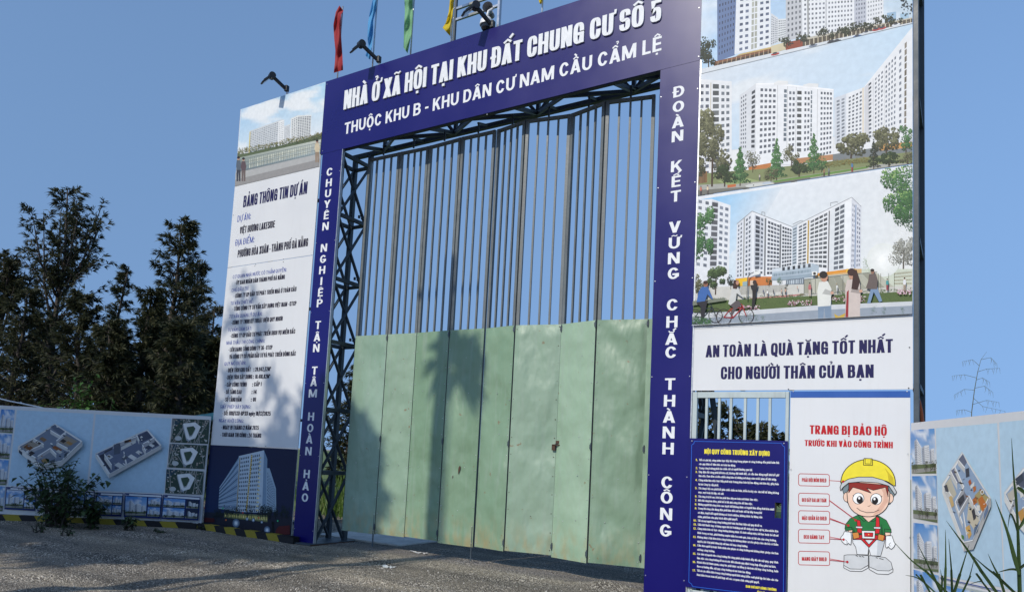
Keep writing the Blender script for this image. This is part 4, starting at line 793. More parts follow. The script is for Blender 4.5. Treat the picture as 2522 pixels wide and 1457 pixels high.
for x, y0, y1, w_, cs, n, sh in ((300, 790, 1330, 270, OLIVE, 620, 'round'), (590, 1060, 1230, 110, OLIVE, 120, 'round'), (500, 1040, 1325, 160, LIME, 300, 'cone'), (760, 985, 1285, 160, LIME, 320, 'cone'), (865, 1030, 1190, 130, OLIVE, 180, 'round'), (1025, 945, 1235, 150, LIME, 320, 'cone'), (1080, 1100, 1230, 100, LIME, 100, 'round'), (1290, 955, 1130, 250, OLIVE, 320, 'round'), (1540, 885, 1100, 210, OLIVE, 320, 'round'), (1680, 900, 1100, 130, LIME, 220, 'round'), (1450, 990, 1210, 110, DARKG + [(72, 80, 62)], 200, 'cone'), (920, 1140, 1260, 170, GREENS[:3], 200, 'round'), (720, 1200, 1295, 110, OLIVE, 120, 'round'), (1560, 1085, 1190, 180, GREENS[:3], 160, 'round'), (1690, 1080, 1175, 130, OLIVE, 120, 'round'), (390, 1180, 1330, 180, GREENS[:3], 160, 'round')): P.tree(x, y0, y1, w_, cs, n, sh, lf=.85)
for i in range(30): x = 1120 + i * 10; P.tree(x, 1150 - (x - 1120) * .12 + P.rnd.uniform(-8, 8), 1205 - (x - 1120) * .12, 30, [(90, 80, 44), (140, 124, 64), (176, 150, 90)], 12, trunk=None, lf=1.6)
for x, y0, y1, a, b in ((1298, 1155, 1225, (80, 120, 160), (150, 60, 60)), (1098, 1200, 1258, (150, 120, 90), (90, 70, 60)), (1132, 1190, 1255, (120, 130, 120), (80, 80, 84)), (640, 1240, 1285, (200, 190, 180), (90, 90, 100)), (222, 1325, 1390, (200, 120, 100), (80, 70, 76)), (270, 1320, 1385, (220, 200, 170), (110, 100, 96))): P.person(x, y0, y1, a, b)
P.build('printed_picture', bb)
bc = rboard('picture board of a white courtyard block with cyclists and strollers, lowest right of gate', zBC - .004, zCD + .0002)
P = Print(GATE, 23, R1); P.lim = ((-2.782, -.459), (zCD + .0006, zBC - .006))
P.grad((235, 150), (2160, -150), (2160, 900), (200, 900), [(226, 230, 234), (222, 225, 227), (232, 232, 228), (206, 224, 236)], 20)
P.grad((235, 192), (1000, 60), (800, 420), (500, 700), [(110, 190, 236), (214, 222, 228), (218, 224, 228), (200, 222, 238)], 14)
P.poly([(232, 160), (2160, -150), (2160, -110), (232, 190)], (228, 231, 233))
P.poly([(222, 190), (370, 180), (538, 236), (522, 950), (205, 900)], (228, 230, 233)); P.poly([(372, 195), (430, 205), (414, 800), (352, 800)], (206, 208, 212)); P.grid((374, 200), (428, 208), (414, 780), (354, 780), 1, 11, (92, 94, 100), .95, .72); P.grid((240, 170), (362, 195), (340, 800), (220, 780), 2, 11, (120, 126, 138), .5, .5); P.grid((434, 225), (530, 250), (512, 840), (420, 825), 2, 11, (116, 124, 138), .6, .5)
P.poly([(594, 402), (728, 290), (724, 872), (582, 886)], (220, 223, 228)); P.grid((600, 410), (645, 375), (640, 870), (590, 880), 2, 13, (110, 116, 126), .55, .55); P.grid((670, 355), (722, 315), (716, 860), (664, 868), 2, 13, (104, 112, 122), .6, .55); P.line([(660, 350), (652, 875)], 9, (150, 150, 146))
P.poly([(728, 290), (1086, 430), (1082, 780), (900, 870), (724, 874)], (232, 234, 237)); P.poly([(752, 318), (832, 348), (826, 800), (745, 800)], (198, 202, 210)); P.grid((760, 322), (800, 338), (794, 845), (752, 850), 1, 13, (74, 80, 90), .9, .74); P.grid((804, 340), (834, 352), (826, 850), (796, 852), 1, 13, (96, 104, 114), .6, .55); P.line([(848, 350), (840, 860)], 15, (120, 124, 128))
P.grid((868, 365), (976, 408), (968, 850), (858, 855), 4, 13, (88, 94, 104), .8, .62); P.line([(983, 405), (975, 830)], 14, (110, 114, 118)); P.grid((996, 415), (1082, 445), (1078, 800), (990, 825), 4, 12, (84, 90, 98), .8, .66)
P.poly([(1086, 430), (1612, 168), (1560, 812), (1312, 840), (1082, 770)], (233, 234, 235)); P.poly([(1086, 430), (1130, 410), (1124, 760), (1082, 770)], (196, 206, 214)); P.grid((1090, 440), (1126, 424), (1122, 755), (1086, 765), 1, 12, (120, 132, 142), .9, .6); P.grid((1140, 420), (1215, 382), (1208, 760), (1134, 770), 2, 12, (104, 110, 118), .8, .62); P.line([(1230, 370), (1222, 760)], 14, (206, 170, 90)); P.grid((1226, 372), (1236, 368), (1228, 760), (1216, 762), 1, 24, (120, 104, 70), .7, .4)
P.grid((1245, 370), (1400, 290), (1392, 800), (1236, 780), 4, 12, (98, 102, 106), .82, .6); P.line([(1414, 285), (1404, 830)], 11, (116, 116, 118)); P.poly([(1425, 275), (1560, 210), (1552, 815), (1412, 830)], (222, 225, 227)); P.grid((1462, 262), (1552, 215), (1542, 800), (1448, 815), 2, 13, (92, 98, 106), .82, .66); P.poly([(1555, 200), (1612, 168), (1604, 810), (1545, 815)], (240, 241, 241))
P.poly([(1612, 168), (1697, 250), (1692, 800), (1600, 812)], (214, 216, 222)); P.grid((1618, 205), (1642, 228), (1636, 790), (1606, 795), 2, 13, (120, 126, 140), .5, .5); P.grid((1660, 240), (1692, 272), (1688, 780), (1650, 790), 2, 13, (112, 118, 134), .55, .55); P.line([(1650, 232), (1640, 800)], 9, (130, 150, 180))
P.line([(594, 402), (728, 288), (1086, 428), (1612, 166), (1697, 248)], 5, (150, 152, 156)); P.line([(815, 320), (815, 295), (842, 300), (842, 330)], 4, (140, 142, 146)); P.line([(1425, 245), (1425, 215), (1480, 205), (1490, 212)], 4, (140, 142, 146)); P.line([(1090, 405), (1160, 372), (1180, 372)], 4, (140, 142, 146))
P.poly([(582, 886), (760, 868), (905, 868), (905, 950), (590, 965)], (206, 124, 62)); P.poly([(582, 892), (690, 876), (690, 955), (590, 962)], (238, 190, 40)); P.poly([(645, 915), (690, 908), (690, 950), (645, 955)], (150, 176, 180)); P.poly([(712, 905), (752, 900), (752, 940), (712, 945)], (220, 200, 180))
P.poly([(905, 800), (1258, 748), (1322, 770), (1318, 850), (1180, 880), (905, 895)], (176, 190, 200)); P.poly([(905, 800), (1258, 748), (1258, 775), (905, 830)], (206, 214, 220)); P.grid((985, 782), (1260, 745), (1260, 790), (985, 825), 6, 1, (60, 66, 74), .5, .7); P.grid((910, 842), (1250, 800), (1250, 832), (910, 872), 26, 1, (120, 138, 150), .6, .8); P.poly([(900, 875), (1320, 835), (1320, 865), (1000, 900), (900, 900)], (150, 166, 178)); P.poly([(1030, 900), (1190, 878), (1190, 985), (1030, 985)], (104, 116, 128)); P.grid((1035, 900), (1185, 882), (1185, 980), (1035, 980), 9, 2, (196, 206, 212), .5, .8)
P.poly([(1290, 850), (1600, 800), (1700, 800), (1700, 930), (1290, 950)], (214, 176, 120)); P.poly([(1310, 838), (1600, 798), (1600, 825), (1310, 862)], (226, 150, 50)); P.poly([(1565, 800), (1645, 798), (1640, 822), (1560, 830)], (240, 190, 60)); P.poly([(1310, 865), (1700, 835), (1700, 920), (1310, 930)], (178, 180, 170))
P.poly([(1700, 800), (2150, 800), (2150, 1000), (1700, 1000)], (206, 212, 194)); P.tree(1775, 650, 900, 130, [(196, 206, 190), (180, 194, 170), (160, 180, 150)], 120, trunk=None); P.glow(1895, 720, 150, 150, (250, 250, 246), (226, 229, 224))
P.poly([(600, 955), (1200, 935), (1480, 1000), (2150, 940), (2150, 1060), (600, 1080), (195, 1090), (195, 960)], (206, 204, 196)); P.poly([(700, 1060), (1180, 1020), (1190, 1032), (760, 1078)], (190, 130, 126)); P.grid((610, 950), (1020, 940), (1020, 1000), (610, 1030), 44, 1, (120, 120, 110), .35, 1)
P.grid((1190, 888), (1830, 830), (1990, 960), (1190, 1020), 10, 1, (172, 172, 156), .96, .98); 
for x in (1190, 1290, 1400, 1535, 1640): P.line([(x, 900 - (x - 1190) * .1), (x, 1025)], 4, (60, 62, 60))
P.line([(1190, 895), (1840, 825)], 4, (70, 72, 70)); P.line([(1190, 1028), (1640, 990)], 4, (90, 90, 86)); P.grid((1990, 830), (2145, 812), (2145, 945), (1990, 945), 22, 4, (124, 104, 64), .4, .55)
for x in (1850, 1870, 1940, 1990): P.line([(x, 840), (x, 990)], 4, (110, 116, 100))
P.tree(280, 250, 770, 230, LIME, 560, 'round', lf=.8, trunk=None); P.tree(255, 300, 740, 170, LIME, 260, 'fill', lf=.9, trunk=None, keep=lambda x, y: x < .25 * math.sin(y * 3.1) + .15 * math.sin(y * 17)); P.tree(405, 790, 1030, 220, GREENS[:3] + [(120, 140, 90)], 380, lf=.8); P.tree(250, 830, 1040, 150, OLIVE, 240, lf=.8); P.tree(540, 850, 980, 80, DARKG, 90, lf=1.2)
P.tree(2030, -80, 480, 340, LIME[:3] + [(176, 204, 120)], 950, 'round', lf=.55, trunk=None); P.tree(2110, -120, 470, 150, LIME, 420, 'fill', lf=.8, trunk=None, keep=lambda x, y: x > -.35 + .3 * math.sin(y * 14)); P.tree(2070, 480, 800, 230, [(80, 80, 70), (126, 126, 116), (166, 166, 156), (196, 196, 186)], 420, lf=.6, trunk=(90, 84, 76)); P.tree(880, 880, 960, 60, GREENS, 60, lf=1.1); P.tree(975, 880, 945, 50, LIME, 50, lf=1.1); P.tree(1035, 925, 1000, 40, DARKG, 40, lf=1.2)
P.poly([(190, 1100), (800, 1060), (1260, 1040), (2150, 1000), (2150, 1110), (1300, 1130), (800, 1165), (190, 1190)], (86, 104, 56))
P.hold()
for i in range(420): x = 200 + P.rnd.random() * 1950; y = 1165 - (x - 200) * .05 - P.rnd.random() * 95; P.tree(x, y - 9, y + 9, 34, [(48, 66, 34), (86, 110, 54), (120, 140, 76)], 4, 'fill', trunk=None, lf=2.2)
P.free(); P.hold()
for x0, x1, y in ((1050, 1260, 1105), (1440, 1750, 1070), (600, 800, 1150), (2020, 2140, 1010)):
    for i in range(60): x = P.rnd.uniform(x0, x1); yy = y + P.rnd.uniform(-22, 22); P.ell(x, yy, 6, 4, P.rnd.choice([(226, 190, 206), (240, 226, 226), (206, 140, 170), (170, 110, 130)]), 5)
P.free()
P.poly([(195, 1205), (800, 1165), (1300, 1128), (2150, 1092), (2150, 1150), (1300, 1185), (800, 1225), (195, 1270)], (206, 209, 212)); P.poly([(195, 1250), (800, 1205), (1300, 1170), (2150, 1130), (2150, 1225), (195, 1320)], (150, 160, 172)); P.poly([(195, 1090), (500, 1060), (500, 1085), (195, 1130)], (120, 126, 110))
# walkers
def walker(x, y0, y1, top, low, long_hair=False, coat=False):
    h = y1 - y0; hair = (62, 38, 34) if long_hair else (36, 30, 30)
    P.poly([(x - .13 * h, y0 + .55 * h), (x + .14 * h, y0 + .55 * h), (x + .15 * h, y1), (x + .03 * h, y1), (x, y0 + .75 * h), (x - .02 * h, y1), (x - .12 * h, y1)], low)
    if coat: P.poly([(x - .11 * h, y0 + .24 * h), (x + .14 * h, y0 + .22 * h), (x + .16 * h, y0 + .6 * h), (x + .13 * h, y1), (x - .14 * h, y1), (x - .13 * h, y0 + .5 * h)], top)
    P.poly([(x - .1 * h, y0 + .22 * h), (x + .07 * h, y0 + .2 * h), (x + .15 * h, y0 + .36 * h), (x + .13 * h, y0 + .7 * h), (x - .13 * h, y0 + .72 * h), (x - .14 * h, y0 + .4 * h)], top)
    P.poly([(x + .02 * h, y0 + .36 * h), (x + .18 * h, y0 + .42 * h), (x + .15 * h, y0 + .49 * h), (x - .04 * h, y0 + .46 * h)], tuple(int(c * .8) for c in top)); P.ell(x + .16 * h, y0 + .44 * h, .035 * h, .03 * h, (206, 160, 136), 10)
    P.ell(x, y0 + .12 * h, .075 * h, .1 * h, (196, 146, 120), 14); P.ell(x - .015 * h, y0 + .075 * h, .085 * h, .075 * h, hair, 14)
    if long_hair: P.poly([(x - .06 * h, y0 + .04 * h), (x + .08 * h, y0 + .03 * h), (x + .15 * h, y0 + .25 * h), (x + .1 * h, y0 + .42 * h), (x - .02 * h, y0 + .4 * h), (x + .01 * h, y0 + .15 * h)], hair)
walker(1372, 825, 1262, (226, 226, 218), (126, 146, 168)); walker(1622, 800, 1258, (206, 192, 184), (200, 186, 178), True, True); P.poly([(1572, 1010), (1590, 990), (1585, 1250), (1560, 1250)], (150, 44, 50)); P.poly([(1460, 1200), (1500, 1225), (1560, 1195), (1550, 1235), (1470, 1240)], (200, 166, 60))
P.poly([(1790, 960), (1840, 960), (1885, 1090), (1860, 1100), (1810, 1010), (1780, 1110), (1752, 1110)], (120, 146, 176)); P.poly([(1770, 850), (1830, 850), (1845, 900), (1840, 985), (1780, 985), (1740, 975), (1760, 920)], (104, 92, 88)); P.ell(1800, 830, 17, 22, (150, 110, 90), 12); P.ell(1798, 818, 18, 14, (50, 40, 36), 12)
P.poly([(735, 950), (775, 945), (770, 1040), (752, 1165), (730, 1165), (738, 1040)], (34, 32, 34)); P.ell(758, 925, 18, 22, (60, 46, 42), 12); P.poly([(718, 950), (785, 940), (780, 985), (730, 990)], (44, 42, 44))
for x, y0, y1, a, b in ((1245, 925, 1045, (190, 110, 110), (206, 190, 176)), (1930, 890, 995, (70, 150, 150), (150, 60, 70)), (2083, 880, 1000, (230, 230, 232), (170, 150, 130)), (1030, 975, 1035, (190, 150, 130), (60, 60, 60)), (835, 985, 1030, (60, 70, 110), (60, 60, 64)), (870, 990, 1050, (236, 236, 232), (140, 120, 110)), (925, 985, 1030, (80, 80, 90), (60, 60, 60)), (995, 980, 1030, (200, 170, 150), (120, 110, 100)), (1135, 955, 990, (200, 150, 130), (150, 130, 120)), (1485, 940, 1005, (226, 226, 222), (200, 200, 196))): P.person(x, y0, y1, a, b)
def cycle(x, y, r, frame_c):
    for dx in (0, 3.0 * r):
        pts = [(x + dx + r * math.cos(R(a)), y - dx * .06 + r * 1.05 * math.sin(R(a))) for a in range(0, 361, 18)]; P.line(pts, r * .11, (40, 30, 32))
        for a in range(0, 180, 30): P.line([(x + dx + r * math.cos(R(a)), y - dx * .06 + r * math.sin(R(a))), (x + dx - r * math.cos(R(a)), y - dx * .06 - r * math.sin(R(a)))], 1.4, (90, 86, 88))
    P.line([(x, y), (x + 1.2 * r, y + .1 * r), (x + 2.5 * r, y - 1.3 * r), (x + .9 * r, y - 1.1 * r), (x + 1.2 * r, y + .1 * r)], r * .13, frame_c); P.line([(x, y), (x + .9 * r, y - 1.1 * r)], r * .1, frame_c); P.line([(x + 3 * r, y - .18 * r), (x + 2.4 * r, y - 1.7 * r), (x + 2.0 * r, y - 1.85 * r)], r * .12, frame_c)
cycle(232, 1228, 60, (30, 46, 54)); cycle(486, 1232, 66, (164, 30, 36))
P.poly([(250, 1085), (345, 1085), (335, 1120), (310, 1240), (285, 1265), (280, 1140), (245, 1110)], (40, 38, 46)); P.poly([(290, 965), (345, 965), (385, 1060), (390, 1080), (340, 1030), (320, 1090), (245, 1100), (262, 1010)], (60, 104, 170)); P.ell(326, 940, 20, 26, (150, 100, 80), 12); P.ell(324, 926, 21, 16, (60, 34, 28), 12)
P.poly([(545, 1090), (620, 1085), (640, 1120), (580, 1180), (560, 1215), (540, 1205), (570, 1150), (530, 1120)], (90, 82, 84)); P.poly([(560, 965), (612, 965), (640, 1035), (690, 1055), (640, 1050), (600, 1020), (590, 1090), (545, 1125), (525, 1115), (545, 1030)], (206, 206, 202)); P.poly([(575, 905), (615, 905), (622, 940), (600, 985), (565, 980)], (66, 40, 34)); P.ell(606, 928, 14, 20, (190, 140, 116), 12)
P.line([(690, 1080), (698, 880), (720, 850), (755, 835)], 8, (84, 90, 92)); P.poly([(750, 830), (800, 820), (800, 855), (755, 862)], (230, 232, 228)); P.poly([(1265, 830), (1310, 828), (1310, 862), (1265, 865)], (236, 236, 230)); P.ell(1288, 848, 13, 13, (60, 60, 60), 12)
P.hold()
for i in range(120): x = 205 + P.rnd.random() * 170; y = 1300 - P.rnd.random() * 55 - (20 if x < 300 else 0) * P.rnd.random(); P.tree(x, y - 12, y + 10, 30, LIME, 3, 'fill', trunk=None, lf=2.4)
for x0, y0 in ((640, 1255), (710, 1240), (775, 1240), (830, 1262), (2060, 1190), (1900, 1180), (1810, 1180)):
    for i in range(10): x = x0 + P.rnd.uniform(-16, 16); y = y0 + P.rnd.uniform(-40, 22); P.tree(x, y - 10, y + 10, 22, LIME + [(226, 206, 70)], 3, 'fill', trunk=None, lf=2)
P.free()
P.poly([(190, 1304), (2160, 1206), (2160, 1330), (190, 1400)], (226, 228, 230))
P.build('printed_picture', bc)
for o_, z_ in ((ba, zAB), (bb, zBC), (bc, zCD)):
    s_ = Lines()
    for u in (-2.74, -2.1, -1.35, -.5):
        c = GATE.pt((u, z_ + .03), 0); s_.new().tube([c, c + GATE.n * .005], .008, 6)
    s_.build('screw', MAT['black'], o_)
# ---------------------------------------------------------------- slogan board
mb = MB(); slab_uv(mb, GATE, -2.783, -.458, zDE, zCD - .0002, .014)
so_ = tag(mb.build('slogan_board', MAT['white']), 'white slogan board with two dark blue lines above the wicket gate', 'sign')
t_ = Lines(); wl(t_, R2, 'AN TOÀN LÀ QUÀ TẶNG TỐT NHẤT', (236, 405), (2110, 356), 120, 'heavy', NAVY, 136); wl(t_, R2, 'CHO NGƯỜI THÂN CỦA BẠN', (386, 624), (1918, 607), 126, 'heavy', NAVY, 132); t_.build('lettering', MAT['ink'], so_)
s_ = Lines(); screws(s_, GATE, [(1706, 904), (2240, 855), (1942, 958), (2238, 955)], 0); s_.build('screw', MAT['black'], so_)
# ---------------------------------------------------------------- protective-equipment board
zp = GATE.px(2238, 962)[1]
mb = MB(); slab_uv(mb, GATE, -1.652, -.482, .22, zp, .014)
pb = tag(mb.build('safety_board', MAT['white']), 'white safety board with red headings and a drawn worker in a yellow helmet', 'sign')
mb = MB(); slab_uv(mb, GATE, -1.652, -.482, zp - .068, zp, .002, .003); st_ = mb.build('top_strip', paint('blue_strip', (.006, .075, .32), .4, .06, 3), pb)
t_ = Lines(); wl(t_, R2, 'TRANG BỊ BẢO HỘ', (1277, 1170), (2050, 1187), 88, 'heavy', INKRED); wl(t_, R2, 'TRƯỚC KHI VÀO CÔNG TRÌNH', (1227, 1290), (2110, 1313), 60, 'heavy', INKRED)
P = Print(GATE, 31, RP)
for txt, x0, x1, y0, y1, yt, d in (('PHẢI ĐỘI NÓN BHLĐ', 108, 330, 602, 688, 664, (430, 658)), ('ĐEO DÂY ĐAI AN TOÀN', 108, 330, 742, 832, 808, (522, 935)), ('MẶC QUẦN ÁO BHLĐ', 108, 332, 868, 962, 938, (468, 975)), ('ĐEO GĂNG TAY', 107, 332, 1003, 1100, 1074, (433, 1076)), ('MANG GIÀY BHLĐ', 107, 332, 1160, 1258, 1232, (460, 1237))):
    k = 5; pts = [(x0 + 10, y0), (x1 - 10, y0 + k), (x1, y0 + 10 + k), (x1, y1 - 6 + k), (x1 - 10, y1 + k), (x0 + 10, y1), (x0, y1 - 10), (x0, y0 + 10), (x0 + 10, y0)]; P.line(pts, 4.5, (186, 30, 40))
    ly = (y0 + y1) / 2 + 6; P.line([(x1, ly if d[1] < 1000 and False else ly), d], 4, (186, 30, 40)); 
    wl(t_, RP, txt, (x0 + 24 if len(txt) > 13 else x0 + 38, yt - 4), (x1 - (22 if len(txt) > 13 else 40), yt), 27, 'impact', (186, 30, 40))
t_.build('lettering', MAT['ink'], pb)
# drawn worker: a plain figure with helmet, harness, gloves and boots
BK = (24, 22, 24); SK = (242, 206, 184)
def shape(pts, col, ow=4): P.poly(pts, col); P.line(pts + [pts[0]], ow, BK)
def oval(cx, cy, rx, ry, col, ow=4, a0=0, a1=360, rot=0):
    P.ell(cx, cy, rx + ow / 2, ry + ow / 2, BK, 36, rot=rot); P.ell(cx, cy, rx - ow / 2, ry - ow / 2, col, 36, rot=rot)
shape([(440, 660), (425, 720), (450, 800), (470, 820), (520, 640)], (120, 136, 142)); shape([(760, 650), (808, 740), (770, 820), (745, 830), (730, 660)], (120, 136, 142))
oval(455, 770, 24, 34, SK); oval(768, 778, 24, 34, SK)
shape([(436, 1190), (460, 1186), (520, 1186), (612, 1192), (612, 1260), (560, 1290), (480, 1290), (434, 1262), (436, 1220)], (206, 209, 212)); shape([(616, 1192), (660, 1196), (735, 1206), (775, 1240), (788, 1290), (760, 1318), (680, 1316), (618, 1290)], (206, 209, 212)); shape([(434, 1262), (480, 1288), (560, 1290), (612, 1262), (612, 1280), (565, 1306), (480, 1304), (434, 1280)], (222, 224, 226)); shape([(616, 1272), (680, 1300), (760, 1302), (790, 1286), (788, 1310), (755, 1328), (676, 1324), (618, 1292)], (222, 224, 226))
shape([(497, 1060), (735, 1060), (722, 1120), (700, 1195), (630, 1192), (614, 1140), (608, 1186), (530, 1184), (520, 1130), (500, 1100)], (226, 229, 232)); P.poly([(680, 1070), (730, 1070), (716, 1130), (697, 1190), (672, 1190)], (196, 202, 208)); P.line([(614, 1120), (614, 1190)], 4, BK)
for x, y in ((520, 1190), (545, 1194), (565, 1196)): P.line([(x, y), (x + 16, y + 8)], 5, BK)
for x, y in ((665, 1206), (690, 1212), (705, 1216)): P.line([(x, y), (x + 16, y + 4)], 5, BK)
shape([(470, 985), (500, 990), (496, 1024), (466, 1022)], SK); shape([(728, 1010), (765, 1005), (772, 1045), (735, 1050)], SK)
shape([(540, 898), (686, 905), (742, 938), (776, 1005), (774, 1024), (730, 1022), (728, 1046), (500, 1036), (494, 990), (442, 1000), (446, 968), (480, 925)], (34, 120, 62)); P.poly([(505, 985), (520, 1035), (500, 1032)], (20, 84, 42)); P.poly([(706, 960), (724, 1040), (698, 1042)], (20, 84, 42)); shape([(560, 902), (676, 908), (640, 932), (613, 952), (590, 930)], SK); shape([(540, 898), (560, 902), (596, 940), (578, 944), (545, 915)], (34, 120, 62)); shape([(686, 905), (672, 908), (628, 944), (648, 946), (690, 918)], (34, 120, 62)); shape([(442, 992), (494, 988), (492, 1008), (446, 1012)], (34, 120, 62)); shape([(728, 1000), (774, 1004), (778, 1026), (730, 1024)], (34, 120, 62))
shape([(528, 934), (552, 938), (560, 990), (570, 1030), (530, 1030), (532, 985)], (214, 36, 44)); shape([(668, 910), (690, 920), (694, 990), (692, 1032), (660, 1034), (664, 985)], (214, 36, 44))
shape([(520, 980), (570, 982), (570, 996), (520, 994)], (222, 226, 228)); shape([(650, 984), (700, 986), (700, 1000), (650, 998)], (222, 226, 228))
shape([(496, 1040), (734, 1046), (732, 1078), (500, 1076)], (196, 30, 38)); shape([(555, 1072), (580, 1070), (616, 1112), (650, 1076), (668, 1078), (616, 1134)], (206, 34, 42))
shape([(564, 1012), (660, 1014), (658, 1070), (568, 1068)], (238, 240, 240)); shape([(582, 1026), (646, 1028), (644, 1056), (584, 1054)], (206, 34, 42)); P.ell(614, 1040, 4, 4, (240, 220, 120), 8)
shape([(496, 1028), (540, 1022), (548, 1062), (505, 1074)], (214, 140, 66)); shape([(684, 1036), (728, 1046), (720, 1088), (678, 1076)], (214, 140, 66))
shape([(440, 1018), (486, 1024), (490, 1070), (486, 1115), (476, 1110), (466, 1100), (458, 1114), (436, 1106), (418, 1085), (412, 1062), (430, 1040)], (240, 242, 244)); shape([(738, 1050), (782, 1048), (794, 1084), (806, 1110), (796, 1130), (778, 1146), (764, 1138), (756, 1125), (746, 1138), (736, 1130)], (240, 242, 244)); P.line([(445, 1075), (460, 1090), (455, 1105)], 3, BK); P.line([(775, 1098), (760, 1110), (770, 1125)], 3, BK)
face = [(612 + (152 + (6 if a > 180 else 0)) * math.cos(R(a)), 772 + (140 if math.sin(R(a)) > 0 else 128) * math.copysign(abs(math.sin(R(a))) ** .9, math.sin(R(a)))) for a in range(0, 360, 12)]
shape(face, SK, 5)
P.poly([(690, 690), (748, 720), (756, 800), (700, 880), (640, 908), (720, 800), (720, 740)], (222, 178, 156))
shape([(470, 660), (755, 685), (755, 770), (735, 700), (648, 722), (600, 705), (632, 742), (545, 712), (500, 700), (470, 740)], (142, 42, 34))
oval(540, 780, 40, 40, (250, 250, 250)); P.ell(550, 790, 23, 27, BK, 24); P.ell(546, 778, 8, 9, (250, 250, 250), 14); oval(668, 785, 40, 40, (250, 250, 250)); P.ell(660, 796, 23, 27, BK, 24); P.ell(656, 784, 8, 9, (250, 250, 250), 14)
P.line([(528, 848), (555, 868), (600, 882), (650, 880), (690, 862)], 4, BK); P.line([(605, 835), (620, 836), (628, 826)], 3, (120, 80, 66)); P.line([(500, 755), (508, 765)], 4, BK); P.line([(702, 770), (712, 762)], 4, BK)
dome = [(412, 668)] + [(610 + 196 * math.cos(R(a)), 665 - 166 * math.sin(R(a))) for a in range(176, -7, -8)] + [(806, 690), (740, 655), (610, 628), (500, 640)]
shape(dome, (240, 222, 60), 6); P.poly([(730, 560), (790, 630), (800, 690), (760, 662), (750, 600)], (206, 184, 40)); shape([(408, 700), (420, 668), (470, 640), (540, 626), (640, 626), (720, 648), (790, 690), (816, 735), (804, 755), (760, 690), (680, 668), (560, 660), (470, 668), (430, 700), (412, 725)], (196, 200, 202), 5)
shape([(580, 492), (640, 494), (642, 542), (576, 540)], (240, 222, 60), 5); P.line([(590, 494), (588, 530), (630, 532), (632, 496)], 4, BK); P.ell(430, 658, 9, 9, (190, 30, 40), 16); P.ell(520, 937, 9, 9, (190, 30, 40), 16); P.ell(468, 975, 9, 9, (190, 30, 40), 16); P.ell(433, 1076, 9, 9, (190, 30, 40), 16); P.ell(460, 1237, 9, 9, (190, 30, 40), 16)
P.line([(332, 796), (522, 937)], 4, (186, 30, 40)); P.line([(333, 928), (468, 975)], 4, (186, 30, 40)); P.line([(333, 1070), (433, 1076)], 4, (186, 30, 40)); P.line([(333, 1224), (460, 1237)], 4, (186, 30, 40))
P.build('printed_picture', pb)
s_ = Lines(); screws(s_, GATE, [(2236, 1117), (2241, 1322), (1948, 1155), (2234, 963), (1954, 963)], 0.003); s_.build('screw', MAT['galv'], pb)
# ---------------------------------------------------------------- wicket gate with the rules board on it
wk = empty('wicket_gate', (-2.22, .03, 0), 'pale grey barred wicket gate behind the blue rules board', 'gate')
f = MB(); x0, x1 = -2.765, -1.675
f.box((x0 + .028, .03, 1.25), (.056, .05, 2.38)); f.box((x1 - .012, .03, 1.25), (.036, .05, 2.38))
f.box(((x0 + x1) / 2 + .013, .03, 2.405), (x1 - x0 - .088, .048, .07)); f.box(((x0 + x1) / 2 + .013, .03, 1.3), (x1 - x0 - .088, .044, .05)); f.box(((x0 + x1) / 2 + .013, .03, .1), (x1 - x0 - .088, .048, .07))
f.build('frame', MAT['wicket'], wk, bevel=.004)
for xp in (1740, 1771, 1800, 1835, 1866, 1896):
    u = at(xp, 1020, .02).x; b = MB(); b.box((u, .03, 1.25), (.03, .034, 2.24)); b.build('bar', MAT['wicket'], wk, bevel=.003)
zt_, zb_, ul, ur = 1.889, .165, -2.777, -1.668
hole = [GATE.px(1680 + a / 3.667, 1060 + b / 3.667) for a, b in ((841, 645), (900, 645), (898, 788), (840, 784))]
hu0, hu1, hv0, hv1 = hole[0][0], hole[1][0], hole[2][1], hole[0][1]
mb = MB()
for a in ((ul, hu0, zb_, zt_), (hu1, ur, zb_, zt_), (hu0, hu1, zb_, hv0), (hu0, hu1, hv1, zt_)): slab_uv(mb, GATE, *a, .006, .022)
rb = tag(mb.build('rules_board', MAT['navy']), 'blue rules board with yellow heading and seventeen white points on the wicket gate', 'sign')
P = Print(GATE, 41, RU, off=.0235); c = (40, 110, 220)
P.line([(118, 95), (900, 112), (912, 134), (930, 146), (918, 1456), (912, 1470)], 4, c); P.line([(118, 95), (110, 118), (92, 128), (66, 1362), (90, 1378), (100, 1402), (420, 1440), (880, 1490)], 4, c)
P.build('border_line', rb)
t_ = Lines(); tw = Lines(); wl(t_, RU, 'NỘI QUY CÔNG TRƯỜNG XÂY DỰNG', (206, 207), (795, 228), 42, 'impact', INKYEL, off=.024)
